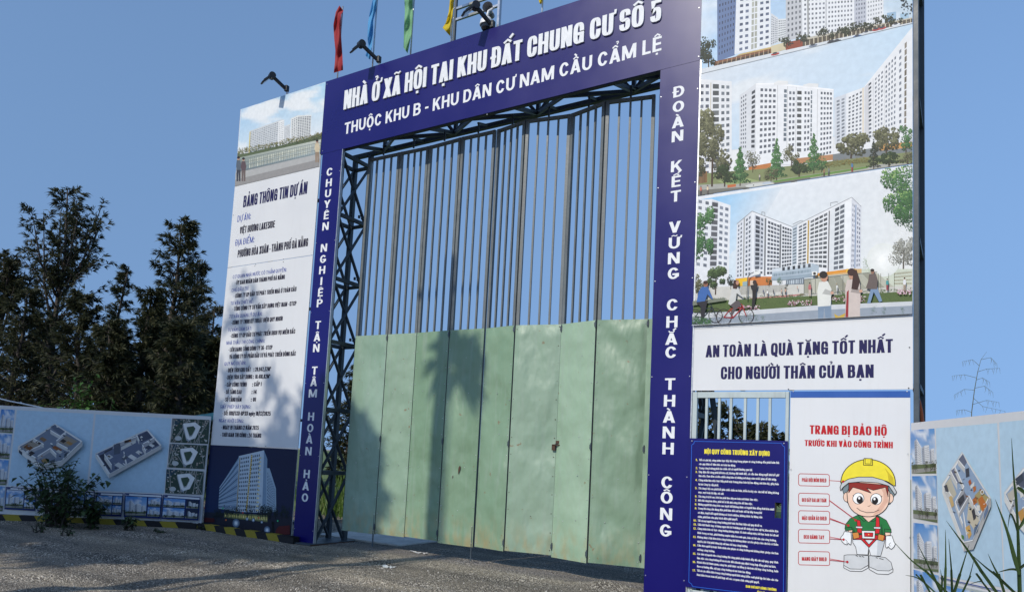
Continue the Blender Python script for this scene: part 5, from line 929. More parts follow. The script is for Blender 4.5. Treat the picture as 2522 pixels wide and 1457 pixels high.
RULES = [('1.', 158, 272, 880, 298, 'Tất cả cán bộ, công nhân trực tiếp thi công trong phạm vi công trường đều phải tuân thủ'), ('', 158, 308, 488, 322, 'các quy trình về đảm bảo an toàn lao động.'), ('2.', 158, 345, 640, 362, 'Trong công trường phải rào chắn chỉ cả người thường qua lại.'), ('3.', 156, 380, 880, 410, 'Dây điện thi công phải đi trên cột, không đặt dưới đất, có cầu dao đóng ngắt khi hết giờ'), ('', 156, 415, 858, 449, 'làm việc. Ban đêm có đèn chiếu sáng bảo vệ những nơi nhạy cảm và kẻ gian dễ đột nhập.'), ('4.', 155, 453, 877, 490, 'Công nhân làm việc trực tiếp phải mặc trang phục bảo hộ lao động, mũ bảo hộ, giày bảo'), ('', 154, 490, 335, 500, 'hộ do Công ty cấp phát.'), ('5.', 153, 526, 877, 570, 'Thi công ở độ cao phải bắt giáo chắc chắn an toàn, kiểm tra kỹ các sàn bắt để đứng không'), ('', 152, 562, 383, 577, 'mục, mọt hoặc bị dập, vỡ, nứt.'), ('6.', 152, 600, 690, 632, 'Thi công ở vị trí cao, trên lan phải đeo dây an toàn mới được làm việc.'), ('7.', 151, 635, 642, 668, 'Nếu thi công ban đêm, phải bố trí đủ ánh sáng đèn để làm việc.'), ('8.', 150, 671, 835, 718, 'Những người thi công trên cao tuyệt đối không được có người làm đồng thời bên dưới'), ('9.', 150, 707, 725, 748, 'Trong thi công cần dùng điện phải báo đến nơi hoặc nối lại dây trong khi'), ('', 148, 745, 728, 788, 'có điện, tuyệt đối người không có trách nhiệm, không được tự động sửa'), ('', 147, 782, 507, 808, 'chữa, phải báo cho phụ trách điện giải quyết.'), ('10.', 147, 817, 727, 865, 'Tất cả mọi người trong công trường phải tuân thủ thực hiện nội quy đã đề ra.'), ('11.', 147, 853, 872, 915, 'Cấm hút thuốc hay sử dụng ngọn lửa hở ở những nơi dễ cháy nổ, kho vật tư, kho nhiên liệu'), ('12.', 146, 889, 873, 953, 'Công nhân bảo vệ trực công trường không được tổ chức uống rượu, bài bạc hoặc bỏ đi nơi'), ('', 145, 926, 856, 998, 'khác trong ca trực, phải thường xuyên tuần tra canh gác, bảo vệ tài sản của công trường.'), ('13.', 144, 965, 873, 1035, 'Không được ở lại đêm trên công trường khi không được sự cho phép của cán bộ có thẩm'), ('', 144, 1003, 598, 1050, 'quyền, khi ở lại phải đăng ký với ban chỉ huy công trường.'), ('14.', 143, 1040, 873, 1114, 'Cấm đưa người lạ hoặc thân nhân vào phạm vi công trường mà không được phép của Ban'), ('', 142, 1078, 300, 1095, 'chỉ huy công trường.'), ('15.', 142, 1116, 872, 1195, 'Các đơn vị ngoài vào công trường thi công phải chấp hành đầy đủ các nội quy, quy trình'), ('', 141, 1154, 852, 1235, 'làm việc của công trường đề ra và các điều khoản quy định trong hợp đồng giữa hai bên.'), ('16.', 140, 1191, 872, 1275, 'Khách liên hệ tham quan, công tác phải được sự đồng ý của ban chỉ huy công trường, tuân'), ('', 140, 1228, 625, 1288, 'theo sự hướng dẫn, nội quy công trường và an toàn lao động.'), ('17.', 139, 1266, 871, 1355, 'Tất cả các điểm hiện trong công trường ngoài khả năng kiểm soát phải lập tức báo cáo cho'), ('', 139, 1304, 703, 1375, 'Ban kiểm tra an toàn để phối hợp với các cơ quan chức năng giải quyết.')]
for num, a, b, c_, d, txt in RULES:
    wl(tw, RU, txt, (a, b), (c_, d), 19, 'small', (236, 238, 242), off=.024)
    if num: wl(t_, RU, num, (a - 12 - 9 * len(num), b - 1), (a - 11, b), 19, 'bold', INKYEL, off=.024)
wl(t_, RU, 'BAN CHỈ HUY CÔNG TRƯỜNG', (580, 1410), (856, 1443), 22, 'heavy', INKYEL, off=.024); wl(t_, RU, '(Đã ký)', (684, 1456), (748, 1464), 18, 'bold', INKYEL, off=.024)
tw.build('lettering', MAT['ink'], rb); t_.build('lettering', MAT['ink'], rb)
s_ = Lines(); screws(s_, GATE, [(1706, 1085), (1932, 1091), (1700, 1449)], .022); s_.build('screw', MAT['galv'], rb)
# ---------------------------------------------------------------- folding gate leaves
HA = [(-8.74, .45), (-8.04, .47), (-7.44, .49), (-6.76, .45), (-6.115, .46)]
HB = [(-6.10, .475), (-5.53, .38), (-4.84, .51), (-4.23, .37), (-3.55, .51)]
LAB = ['outermost left folding gate leaf next to the left truss tower, half in shadow', 'second folding gate leaf from the left, rusty stain along its lower edge', 'third folding gate leaf from the left with a pole shadow at its right', 'fourth folding gate leaf from the left, just left of the middle gap',
       'narrow looking folding gate leaf just right of the middle gap', 'dented folding gate leaf second right of the middle gap, black latch at its right', 'third folding gate leaf right of the middle gap, pale and turned away', 'outermost right folding gate leaf beside the blue pillar sign']
def leaf_gate(i, a, b):
    A, B = Vector((a[0], a[1], 0)), Vector((b[0], b[1], 0)); u = (B - A).normalized(); n = Vector((u.y, -u.x, 0)); W = (B - A).length; up = Vector((0, 0, 1))
    root = empty('folding_gate_leaf', (A + B) / 2, LAB[i], 'gate leaf', 'folding leaves of the green gate'); C = (A + B) / 2
    z0, z1, zt = .24 + (0.012 * ((i * 7) % 3 - 1)), 3.46, 6.56
    f = MB()
    for s in (-1, 1): f.box(C + u * s * (W / 2 - .03) + up * (z0 + zt) / 2, (.046, .045, zt - z0), u, n, up)
    for z in (zt - .024, z1 - .03, 1.9, z0 + .03): f.box(C + up * z, (W - .1065, .042, .045), u, n, up)
    f.build('frame', MAT['bars'], root)
    for k in range(3):
        bm = MB(); bm.box(C + u * ((k + 1) / 4 - .5) * (W - .08) + up * ((z1 + zt) / 2 - .02), (.026, .03, zt - z1 - .045), u, n, up); bm.build('bar', MAT['bars'], root)
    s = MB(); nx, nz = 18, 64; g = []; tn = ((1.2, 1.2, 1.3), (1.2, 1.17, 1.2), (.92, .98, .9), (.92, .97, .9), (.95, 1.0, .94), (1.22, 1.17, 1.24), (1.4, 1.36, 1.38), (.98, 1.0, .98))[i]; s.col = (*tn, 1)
    rn = random.Random(100 + i); so = rn.random() * 40; hw = W / 2 - .007
    for j in range(nz + 1):
        for k in range(nx + 1):
            x = -hw + 2 * hw * k / nx; z = z0 + (z1 - z0) * j / nz
            e = min(1, min(k, nx - k) / 2.5) * min(1, min(j, nz - j) / 3 + .15)
            amp = (.020, .014, .020, .018, .046, .030, .018, .040)[i]
            d = amp * e * (noise.noise(Vector((x * 1.6 + so, z * .9, so))) + .60 * noise.noise(Vector((x * 3.2 + z * (2.6 if i in (4, 7) else .6) + so, z * .9, so + 9))) + .12 * noise.noise(Vector((x * 7, z * 4, so + 3))) + .45)
            g.append(C + u * x + up * z + n * (.0255 + max(-.002, d)))
    s.v = [tuple(p) for p in g]
    for j in range(nz):
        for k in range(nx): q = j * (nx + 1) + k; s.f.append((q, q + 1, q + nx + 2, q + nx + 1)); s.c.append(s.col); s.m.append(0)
    rv = s; s.mi = 1; s.col = None; SM = [True] * len(s.f)
    for j in range(13):
        z = z0 + .05 + (z1 - z0 - .1) * j / 12
        for x in (-hw + .025, hw - .025): c = C + u * x + up * (z + rn.uniform(-.02, .02)) + n * .024; rv.tube([c, c + n * .007], .007, 6)
    for z in (.75, 1.35, 1.9, 2.5, 3.0):
        for x in ((-.12, .1) if rn.random() < .6 else (.02,)): c = C + u * x * W * 1.6 + up * (z + rn.uniform(-.03, .03)) + n * .024; rv.tube([c, c + n * .012], .006, 6)
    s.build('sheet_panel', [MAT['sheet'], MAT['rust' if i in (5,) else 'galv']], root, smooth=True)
    if i % 2 == 0 or i in (5, 7):
        hl = Lines()
        for z in (z0 + .12, 1.75, 3.40): h = hl.new(); h.box(B + up * z + n * .030 - u * .003, (.03, .02, .06), u, n, up); h.tube([B + n * .035 + up * (z - .05), B + n * .035 + up * (z + .05)], .009, 8)
        hl.build('hinge', MAT['steel'], root)
    if i == 5:
        l = MB(); l.box(B - u * .03 + up * 1.72 + n * .05, (.05, .03, .07), u, n, up); l.box(B + u * .025 + up * 1.80 + n * .05, (.05, .03, .04), u, n, up); l.tube([B - u * .05 + up * 1.76 + n * .07, B + u * .06 + up * 1.76 + n * .07], .008, 8); l.build('latch', MAT['rust'], root)
    if i == 3:
        for cx, cz, w_, h_ in ((.02, 1.33, .05, .13), (-.09, 1.22, .018, .05)):
            q = MB(); q.face([C + u * (cx + w_ * .5 * math.cos(a_) * (.6 + .4 * math.sin(a_)) - .25 * h_ * .5 * math.sin(a_) * -1 * .6) + up * (cz + h_ * .5 * math.sin(a_)) + n * .052 for a_ in [6.283 * k / 14 for k in range(14)]]); q.build('scrape_mark', MAT['rust'], root)
    if i in (3, 0): r = MB(); r.tube([B - u * .03 + n * .02 + up * .03, B - u * .03 + n * .02 + up * (z0 + .3)], .011, 8); r.build('drop_bolt', MAT['steel'], root)
k = 0
for H in (HA, HB):
    for a, b in zip(H[:-1], H[1:]): leaf_gate(k, a, b); k += 1
def jamb(A, B, label):
    A, B = Vector((*A, 0)), Vector((*B, 0)); u = (B - A).normalized(); n = Vector((u.y, -u.x, 0)); C = (A + B) / 2
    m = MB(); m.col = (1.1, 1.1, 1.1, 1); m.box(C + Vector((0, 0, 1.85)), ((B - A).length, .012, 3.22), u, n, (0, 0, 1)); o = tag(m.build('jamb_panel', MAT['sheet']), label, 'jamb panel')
    p = MB(); p.box(C - n * .03 + Vector((0, 0, 3.4)), ((B - A).length * .5, .045, 6.3), u, n, (0, 0, 1)); p.build('jamb_post', MAT['bars'], o)
jamb((-8.905, .66), (-8.755, .46), 'narrow green jamb panel between left truss tower and the first leaf'); jamb((-3.556, .487), (-3.31, .480), 'narrow pale green jamb strip beside the right pillar')

# ---------------------------------------------------------------- floodlights, camera, loudspeaker and flags on top
def at_x(px, py, x):
    d = ray(px, py); t = (x - CAM_POS.x) / d.x; return CAM_POS + d * t
def flood(base, elbow, joint, tip, label):
    b = at(base[0], base[1], -.0); b.z = ZT; x = b.x; e = at_x(*elbow, x); j = at(*joint, -.25); t = at(*tip, -.40); y0 = .02
    root = empty('floodlight', (x, y0, ZT), label, 'floodlight', 'floodlights on arms above the gate signs')
    e = Vector((x, y0, e.z)); m = MB(); m.tube([(x, y0 + .02, ZT - .25), (x, y0 + .02, ZT + .05), e], .021, 10); m.build('stub_pole', MAT['galv'], root, smooth=True)
    m = MB(); m.bar(e + Vector((0, .03, -.03)), j, .05, .05); m.box(e, (.058, .07, .11)); m.build('arm', MAT['black'], root, bevel=.006)
    hd = Vector((t.x - j.x, t.y - j.y, 0)).normalized(); ax = Vector((-hd.y, hd.x, 0)); m = MB(); m.tube([j - ax * .05, j + ax * .05], .06, 16); m.build('joint', MAT['black'], root)
    d = (t - j).normalized(); nn = d.cross(ax).normalized(); L = (t - j).length
    m = MB(); m.box(j + d * L * .62, (.13, L * .80, .026), ax, d, nn); m.box(j + d * L * .2, (.05, L * .3, .035), ax, d, nn); m.box(j + d * L * .5 + nn * .018 * (1 if nn.z > 0 else -1), (.09, L * .5, .022), ax, d, nn); h = m.build('lamp_head', MAT['black'], root, bevel=.006)
    s = -1 if nn.z > 0 else 1; m = MB(); m.box(j + d * L * .66 + nn * s * .0165, (.10, L * .56, .004), ax, d, nn); m.build('glass', MAT['lens'], h)
flood((703, 231), (707, 219), (670, 187), (645, 204), 'black floodlight on an arm above the lakeside picture board')
flood((930, 158), (930, 145), (890, 109), (866, 127), 'black floodlight on an arm between the red and light blue flags')
flood((1211, 68), (1210, 58), (1171, 15), (1140, 35), 'black floodlight on an arm in front of the tube camera frame')
sf = empty('camera_frame', (-6.1, .5, ZT), 'square tube frame carrying the camera behind the header sign', 'steel frame')
def sq(a, b, s=.036): m = MB(); m.bar(a, b, s, s); m.build('tube_rail', MAT['chrome'], sf)
YF = .40
pL, pR, pM = at(1118, 101, YF).x, at(1227, 65, YF).x, at(1217, 45, YF + .3).x
ztop, zmid = at(1120, 24, YF).z, at(1122, 50, YF).z
for x, y in ((pL, YF), (pR, YF), (pM, YF + .45)): m = MB(); m.box((x, y, ZT - .15 + (ztop - ZT + .4) / 2), (.04, .04, ztop - ZT + .3 + (0 if x == pL else .35))); m.build('upright', MAT['chrome' if x != pL else 'steel'], sf)
sq((pL + .02, YF, ztop), (pR - .02, YF, ztop)); sq((pL + .02, YF, zmid), (pR - .02, YF, zmid)); sq((pR, YF + .02, ztop), (pM, YF + .43, ztop))
xc = (pL + pR) / 2 + .18
cam_r = empty('dome_camera', (xc, YF - .12, 8.1), 'white dome surveillance camera hanging behind the header sign', 'camera')
cc = at(1198, 60, YF - .12); 
def lathe(c, prof, n=20):
    m = MB()
    for i in range(len(prof) - 1):
        (r0, z0), (r1, z1) = prof[i], prof[i + 1]
        for k in range(n):
            a, b = 2 * math.pi * k / n, 2 * math.pi * (k + 1) / n
            m.face([(c.x + r0 * math.cos(a), c.y + r0 * math.sin(a), c.z + z0), (c.x + r0 * math.cos(b), c.y + r0 * math.sin(b), c.z + z0), (c.x + r1 * math.cos(b), c.y + r1 * math.sin(b), c.z + z1), (c.x + r1 * math.cos(a), c.y + r1 * math.sin(a), c.z + z1)])
    return m
lathe(cc, [(.001, .11), (.06, .10), (.095, .06), (.105, 0), (.105, -.02), (.09, -.025)]).build('housing', MAT['camwhite'], cam_r, smooth=True)
lathe(cc, [(.085, -.025), (.08, -.07), (.055, -.11), (.001, -.125)]).build('dome', MAT['smoke'], cam_r, smooth=True)
m = MB(); m.tube([cc + Vector((0, 0, .1)), cc + Vector((.01, .02, .22)), cc + Vector((.03, .1, .30)), (cc.x + .05, YF, zmid)], .02, 8); m.build('bracket', MAT['camwhite'], cam_r, smooth=True)
hn = empty('horn_loudspeaker', (xc, YF - .05, 8.3), 'grey horn loudspeaker on the tube frame beside the camera', 'loudspeaker'); hc = at(1203, 22, YF - .05)
m = MB(); d = Vector((.35, -.9, -.15)).normalized(); m.tube([hc - d * .16, hc - d * .05, hc + d * .06], [.03, .05, .085], 16, cap=False); m.build('horn', MAT['greyplastic'], hn, smooth=True); m = MB(); m.tube([hc - d * .26, hc - d * .16], .045, 12); m.build('driver', MAT['greyplastic'], hn)
def flag(colour, pole, Ls, Rs, label, y=.10):
    x = at(*pole, y).x; root = empty('feather_flag', (x, y, ZT), label, 'flag', 'feather flags along the top of the header')
    top = at(Ls[0][0], Ls[0][1], y).z
    m = MB(); m.tube([(x, y + .07, ZT - .4), (x, y + .07, max(top, ZT + 1) + .02)], .013, 8); m.build('pole', MAT['galv'], root, smooth=True)
    def samp(S, t):
        t *= len(S) - 1; i = min(int(t), len(S) - 2); f = t - i; return (S[i][0] * (1 - f) + S[i + 1][0] * f, S[i][1] * (1 - f) + S[i + 1][1] * f)
    m = MB(); n, k = 40, 8; pts = []
    for i in range(n + 1):
        a, b = samp(Ls, i / n), samp(Rs, i / n)
        for j in range(k + 1):
            s = j / k; yy = y + .05 * math.sin(s * 6.5 + i * .22 + x) * (.35 + .65 * s) + .03 * math.sin(i * .45 + s * 2)
            pts.append(at(a[0] * (1 - s) + b[0] * s, a[1] * (1 - s) + b[1] * s, yy))
    m.v = [tuple(p) for p in pts]
    for i in range(n):
        for j in range(k): q = i * (k + 1) + j; m.f.append((q, q + 1, q + k + 2, q + k + 1)); m.c.append(None); m.m.append(0)
    m.build('cloth', MAT[colour], root, smooth=True)
flag('flag_red', (823.5, 190), [(836, 14), (827, 30), (821, 62), (823, 95), (826, 125), (825, 150), (822, 180)], [(846, 27), (840, 36), (839, 70), (841, 100), (843, 130), (844, 150), (845, 173)], 'red feather flag curled over at its tip, leftmost of the flags')
flag('flag_blue', (910, 165), [(920, -90), (918, 0), (911, 30), (906, 60), (905, 95), (907, 118), (900, 137)], [(940, -90), (927, 0), (927, 20), (920, 50), (919, 85), (916, 115), (912, 148)], 'light blue feather flag behind a floodlight arm')
flag('flag_green', (1004, 135), [(1000, -100), (996, 0), (997, 30), (995, 70), (994, 118)], [(1022, -100), (1017, 0), (1016, 40), (1013, 85), (1004, 132)], 'pale green feather flag between the blue and yellow flags')
flag('flag_yellow', (1104, 104), [(1112, -100), (1108, 0), (1105, 30), (1098, 56), (1090, 69)], [(1128, -100), (1119, 0), (1115, 32), (1111, 60), (1109, 90)], 'yellow feather flag flaring out left of the tube camera frame')
flag('flag_yellow', (1329, 32), [(1322, -110), (1322, -50), (1325, -20), (1326, 0), (1329, 9)], [(1345, -110), (1342, -50), (1340, -20), (1336, 0), (1333, 12)], 'yellow feather flag with only its lower tip in view, rightmost flag')

# ---------------------------------------------------------------- hoarding fences with printed panels
C6, R5 = (0, 980, 3.0519), (2200, 960, 2.9286)
PALE = (190, 219, 238)
def plan(P, out, floor, walls, rooms, furn, drop):
    """an isometric flat drawn on the panel: outer wall band, floor, partitions, furniture"""
    cx = sum(p[0] for p in out) / len(out); cy = sum(p[1] for p in out) / len(out)
    P.poly([(x, y + drop) for x, y in out], (150, 152, 156)); 
    for i in range(len(out)):
        a, b = out[i], out[(i + 1) % len(out)]
        if (b[0] - a[0]) < 0: P.poly([a, b, (b[0], b[1] + drop), (a[0], a[1] + drop)], (188, 188, 186) if b[1] > a[1] else (226, 226, 222))
    P.poly(out, (240, 240, 237)); P.poly([(cx + (x - cx) * .95, cy + (y - cy) * .95 + drop * .1) for x, y in out], floor)
    for r, c in rooms: P.poly(r, c)
    for a, b, h in walls: P.poly([a, b, (b[0], b[1] + h), (a[0], a[1] + h)], (206, 206, 202) if (b[0] - a[0]) * (b[1] - a[1]) > 0 else (168, 170, 174)); P.line([a, b], 6, (244, 244, 242))
    for q, c in furn: P.poly(q, c)
    rn = P.rnd; n = 0; mx_ = max(abs(p[0] - cx) for p in out); my_ = max(abs(p[1] - cy) for p in out)
    while n < 60:
        x, y = cx + rn.uniform(-1, 1) * mx_, cy + rn.uniform(-1, 1) * my_; ins = False; j = len(out) - 1
        for i in range(len(out)):
            (x0, y0), (x1, y1) = out[i], out[j]
            if (y0 > y) != (y1 > y) and x < (x1 - x0) * (y - y0) / (y1 - y0) + x0: ins = not ins
            j = i
        n += 1
        if not ins: continue
        w_, h_ = rn.uniform(5, 20), rn.uniform(4, 13); P.poly(iso((x, y), (.9, .55), (-.88, .62), w_, h_), rn.choice([(52, 54, 62), (74, 78, 90), (150, 100, 58), (206, 206, 200), (236, 236, 232), (96, 84, 74), (130, 140, 154), (40, 42, 50)]))
    for a, b in zip(out, out[1:] + out[:1]): P.line([a, b], 3, (214, 216, 216))
def iso(c, a, b, w, h): return [c, (c[0] + a[0] * w, c[1] + a[1] * w), (c[0] + a[0] * w + b[0] * h, c[1] + a[1] * w + b[1] * h), (c[0] + b[0] * h, c[1] + b[1] * h)]
def minipic(P, tl, tr, br, bl, seed, dark=False, park=True):
    rn = random.Random(seed)
    def Q(a, b): return ((tl[0] * (1 - a) + tr[0] * a) * (1 - b) + (bl[0] * (1 - a) + br[0] * a) * b, (tl[1] * (1 - a) + tr[1] * a) * (1 - b) + (bl[1] * (1 - a) + br[1] * a) * b)
    P.grad(tl, tr, br, bl, [(60, 130, 205), (96, 156, 214), (206, 220, 230), (190, 212, 228)] if not dark else [(30, 44, 70)] * 4, 10, cloud=(236, 240, 244) if not dark else None, cov=.5, ns=5)
    for x0, w_, t0, t1 in ((.1 + rn.random() * .1, .28, .25, .4), (.45, .3, .42, .36), (.76, .2, .5, .44)):
        P.poly([Q(x0, t0), Q(x0 + w_ * .35, t0 - .05), Q(x0 + w_ * .35, .85), Q(x0, .85)], (170, 176, 186)); P.poly([Q(x0 + w_ * .35, t0 - .05), Q(x0 + w_, t1), Q(x0 + w_, .85), Q(x0 + w_ * .35, .85)], (226, 228, 230))
        P.grid(Q(x0 + w_ * .38, t0), Q(x0 + w_ * .97, t1 + .03), Q(x0 + w_ * .97, .82), Q(x0 + w_ * .38, .82), 5, 10, (128, 136, 146), .5, .5); P.grid(Q(x0 + .01, t0 + .02), Q(x0 + w_ * .33, t0), Q(x0 + w_ * .33, .82), Q(x0 + .01, .82), 3, 10, (110, 118, 130), .5, .5)
    P.poly([Q(0, .8), Q(1, .78), Q(1, 1), Q(0, 1)], (96, 110, 74) if park else (120, 122, 122)); P.poly([Q(0, .9), Q(1, .86), Q(1, .94), Q(0, 1)], (150, 150, 146))
    wpx = abs(tr[0] - tl[0])
    for k in range(7): c = Q(rn.random(), .7); d = Q(.5, .97); P.tree(c[0], c[1], d[1], wpx * .22, DARKG + [(84, 104, 66)], 26, lf=1.3)
    ob = P.lay()
def aerial(P, tl, tr, br, bl, seed):
    rn = random.Random(seed)
    def Q(a, b): return ((tl[0] * (1 - a) + tr[0] * a) * (1 - b) + (bl[0] * (1 - a) + br[0] * a) * b, (tl[1] * (1 - a) + tr[1] * a) * (1 - b) + (bl[1] * (1 - a) + br[1] * a) * b)
    P.poly([tl, tr, br, bl], (52, 72, 62)); P.poly([Q(.0, .0), Q(.3, 0), Q(0, .5)], (44, 70, 84))
    for k in range(10): a = rn.random(); P.line([Q(a, 0), Q(min(1, max(0, a + rn.uniform(-.5, .5))), 1)], 5, (150, 152, 148))
    for k in range(90):
        a, b = rn.random() * .95, rn.random() * .95
        if .25 < a < .75 and .15 < b < .85: continue
        P.poly([Q(a, b), Q(a + .04, b + .015), Q(a + .03, b + .06), Q(a - .01, b + .045)], rn.choice([(196, 196, 190), (140, 130, 120), (96, 104, 98), (170, 160, 150)]))
    o = [(.3, .2), (.62, .12), (.78, .3), (.66, .78), (.5, .88), (.42, .8)]; i_ = [(.4, .34), (.58, .28), (.64, .38), (.56, .66), (.5, .7)]
    P.poly([Q(*p) for p in o], (232, 234, 234)); P.poly([Q(a, b + .06) for a, b in i_], (170, 176, 176)); P.poly([Q(*p) for p in i_], (62, 84, 66))
    P.poly([Q(.3, .2), Q(.42, .8), Q(.42, .88), Q(.29, .28)], (170, 178, 184)); P.poly([Q(.42, .8), Q(.5, .88), Q(.5, .96), Q(.42, .88)], (150, 160, 168)); P.ell(*Q(.2, .82), abs(tr[0] - tl[0]) * .09, abs(bl[1] - tl[1]) * .1, (190, 196, 196), 14)
lf = empty('hoarding_fence', (-11.75, -.05, 0), 'white hoarding fence left of the gate with flat plans, in deep shade', 'fence')
ztl = (LF.px(516, 1025)[1] + LF.px(0, 997)[1]) / 2; zbl = (LF.px(497, 1290)[1] + LF.px(0, 1268)[1]) / 2; uL = -7.5
m = MB(); slab_uv(m, LF, uL, 0.0, zbl, ztl, .03); m.build('board', MAT['white'], lf)
m = MB()
for z in (zbl + .02, ztl - .02): m.bar(LF.pt((uL, z), -.06), LF.pt((-.02, z), -.06), .04, .04)
for u in (-7.4, -5.6, -3.7, -1.9, -.06): m.bar(LF.pt((u, -.1), -.06), LF.pt((u, ztl - .045), -.06), .045, .045, (1, 0, 0))
m.build('back_frame', MAT['steel'], lf)
P = Print(LF, 51, C6)
def panel(P, q, c): P.grad(*q, [c, tuple(min(255, x + 4) for x in c), tuple(max(0, x - 6) for x in c), c], 4)
panel(P, [(128, 88), (705, 118), (650, 690), (62, 655)], PALE); panel(P, [(720, 120), (1288, 151), (1232, 714), (668, 690)], PALE); panel(P, [(-520, 50), (-20, 80), (-30, 640), (-560, 600)], PALE)
for k, q in enumerate(([(-300 + 310, 82), (112, 86), (96, 262), (-20, 255)], [(-30, 265), (90, 272), (70, 456), (-40, 448)], [(-40, 458), (68, 466), (46, 652), (-60, 645)], [(-70, 655), (42, 664), (20, 848), (-90, 838)])): minipic(P, *q, 60 + k)
aerial(P, (1298, 151), (1577, 163), (1565, 343), (1282, 331), 70); aerial(P, (1278, 341), (1558, 353), (1538, 531), (1262, 518), 71); aerial(P, (1255, 531), (1535, 549), (1522, 722), (1243, 711), 72)
for k, q in enumerate(([(52, 664), (280, 678), (268, 845), (38, 832)], [(300, 680), (505, 692), (492, 858), (286, 848)], [(520, 692), (725, 704), (712, 872), (506, 860)], [(735, 704), (936, 711), (921, 886), (724, 880)], [(948, 709), (1229, 722), (1215, 902), (940, 890)], [(1238, 722), (1516, 740), (1500, 916), (1222, 903)])):
    P.poly(q, (24, 44, 104)); a, b, c, d = q; P.poly([(a[0] + 6, a[1] + 6), (b[0] - 6, b[1] + 6), (b[0] - 7, b[1] + 20), (a[0] + 5, a[1] + 19)], (226, 230, 234)); P.poly([(a[0] + 8, a[1] + 7), (a[0] + 34, a[1] + 8), (a[0] + 33, a[1] + 18), (a[0] + 7, a[1] + 17)], (24, 44, 104))
    mx = lambda f, g: ((a[0] * (1 - f) + b[0] * f) * (1 - g) + (d[0] * (1 - f) + c[0] * f) * g, (a[1] * (1 - f) + b[1] * f) * (1 - g) + (d[1] * (1 - f) + c[1] * f) * g)
    minipic(P, mx(.03, .14), mx(.6, .14), mx(.6, .5 if k % 2 else .92), mx(.03, .5 if k % 2 else .92), 80 + k)
    if k % 2: minipic(P, mx(.03, .53), mx(.6, .53), mx(.6, .93), mx(.03, .93), 90 + k)
    minipic(P, mx(.64, .14), mx(.97, .14), mx(.97, .5), mx(.64, .5), 100 + k, dark=k == 5); minipic(P, mx(.64, .54), mx(.97, .54), mx(.97, .92), mx(.64, .92), 110 + k, dark=k == 5)
A_, B_ = (.9, .55), (-.88, .62)
plan(P, [(430, 192), (635, 322), (480, 470), (322, 500), (152, 362), (265, 300), (360, 240)], (122, 134, 152),
     [((395, 240), (470, 285), 26), ((470, 285), (515, 250), 24), ((345, 345), (215, 400), 26), ((265, 300), (345, 345), 26), ((300, 435), (395, 375), 28), ((395, 375), (440, 420), 30), ((440, 330), (525, 375), 26), ((510, 265), (440, 320), 24), ((215, 400), (290, 450), 24)],
     [([(395, 215), (430, 200), (505, 250), (470, 275)], (96, 108, 128)), ([(180, 365), (262, 315), (335, 350), (215, 395)], (150, 140, 126)), ([(310, 440), (390, 390), (430, 425), (345, 490)], (132, 140, 152)), ([(450, 325), (512, 280), (600, 325), (525, 365)], (150, 140, 126))],
     [(iso((225, 345), A_, B_, 50, 34), (120, 78, 44)), (iso((300, 320), A_, B_, 34, 20), (70, 56, 50)), (iso((430, 355), A_, B_, 60, 26), (140, 84, 44)), (iso((455, 385), A_, B_, 36, 22), (196, 196, 190)), (iso((350, 450), A_, B_, 44, 30), (160, 130, 84)), (iso((490, 305), A_, B_, 30, 26), (60, 52, 50)), (iso((530, 320), A_, B_, 40, 22), (170, 130, 80)), (iso((335, 290), A_, B_, 40, 26), (140, 110, 80)), ([(160, 385), (185, 405), (185, 430), (160, 408)], (60, 66, 78)), ([(225, 455), (250, 470), (250, 498), (225, 480)], (60, 66, 78)), ([(390, 470), (430, 455), (430, 485), (390, 502)], (80, 88, 98)), ([(500, 420), (520, 405), (520, 440), (500, 455)], (70, 78, 90)), (iso((255, 395), A_, B_, 30, 40), (56, 50, 52))], 38)
plan(P, [(1125, 235), (1226, 352), (835, 570), (733, 415), (1040, 270)], (104, 114, 138),
     [((1040, 270), (1060, 320), 30), ((1082, 345), (1175, 295), 34), ((1082, 345), (1110, 395), 40), ((865, 350), (1045, 285), 30), ((945, 400), (965, 490), 36), ((800, 420), (855, 500), 40), ((735, 415), (830, 570), 12)],
     [([(1045, 285), (1120, 250), (1160, 295), (1075, 330)], (72, 80, 100)), ([(1095, 350), (1170, 310), (1210, 350), (1120, 390)], (66, 72, 92)), ([(760, 430), (800, 415), (860, 500), (835, 540)], (54, 58, 74))],
     [([(870, 345), (918, 335), (918, 415), (872, 425)], (84, 92, 108)), ([(925, 365), (1035, 310), (1035, 335), (925, 392)], (206, 206, 202)), (iso((1000, 420), A_, B_, 50, 30), (226, 226, 222)), (iso((1055, 390), A_, B_, 34, 26), (214, 214, 210)), (iso((905, 480), A_, B_, 46, 34), (206, 208, 206)), (iso((1150, 340), A_, B_, 30, 20), (226, 226, 226)), (iso((835, 420), A_, B_, 36, 30), (200, 202, 204)), ([(950, 320), (1000, 305), (1000, 325), (950, 340)], (60, 44, 38)), ([(800, 400), (860, 370), (860, 385), (800, 415)], (70, 70, 76)), (iso((960, 430), A_, B_, 24, 40), (90, 96, 108))], 30)
P.build('printed_panel', lf)
rf = empty('hoarding_fence', (-.48, -.05, 0), 'white hoarding fence right of the gate with flat plans, in full sun', 'fence')
ztr, uR = (RF.px(2242, 1042)[1] + RF.px(2522, 1010)[1]) / 2, 4.6
m = MB(); slab_uv(m, RF, 0.02, uR, .16, ztr, .03); m.build('board', MAT['white'], rf)
m = MB()
for u in (.08, 1.5, 3.0, 4.5): m.bar(RF.pt((u, -.1), -.055), RF.pt((u, ztr - .05), -.055), .045, .045, (1, 0, 0))
for z in (.2, 1.1, ztr - .03): m.bar(RF.pt((.03, z), -.055), RF.pt((uR, z), -.055), .04, .04)
m.build('back_frame', MAT['steel'], rf)
P = Print(RF, 52, R5)
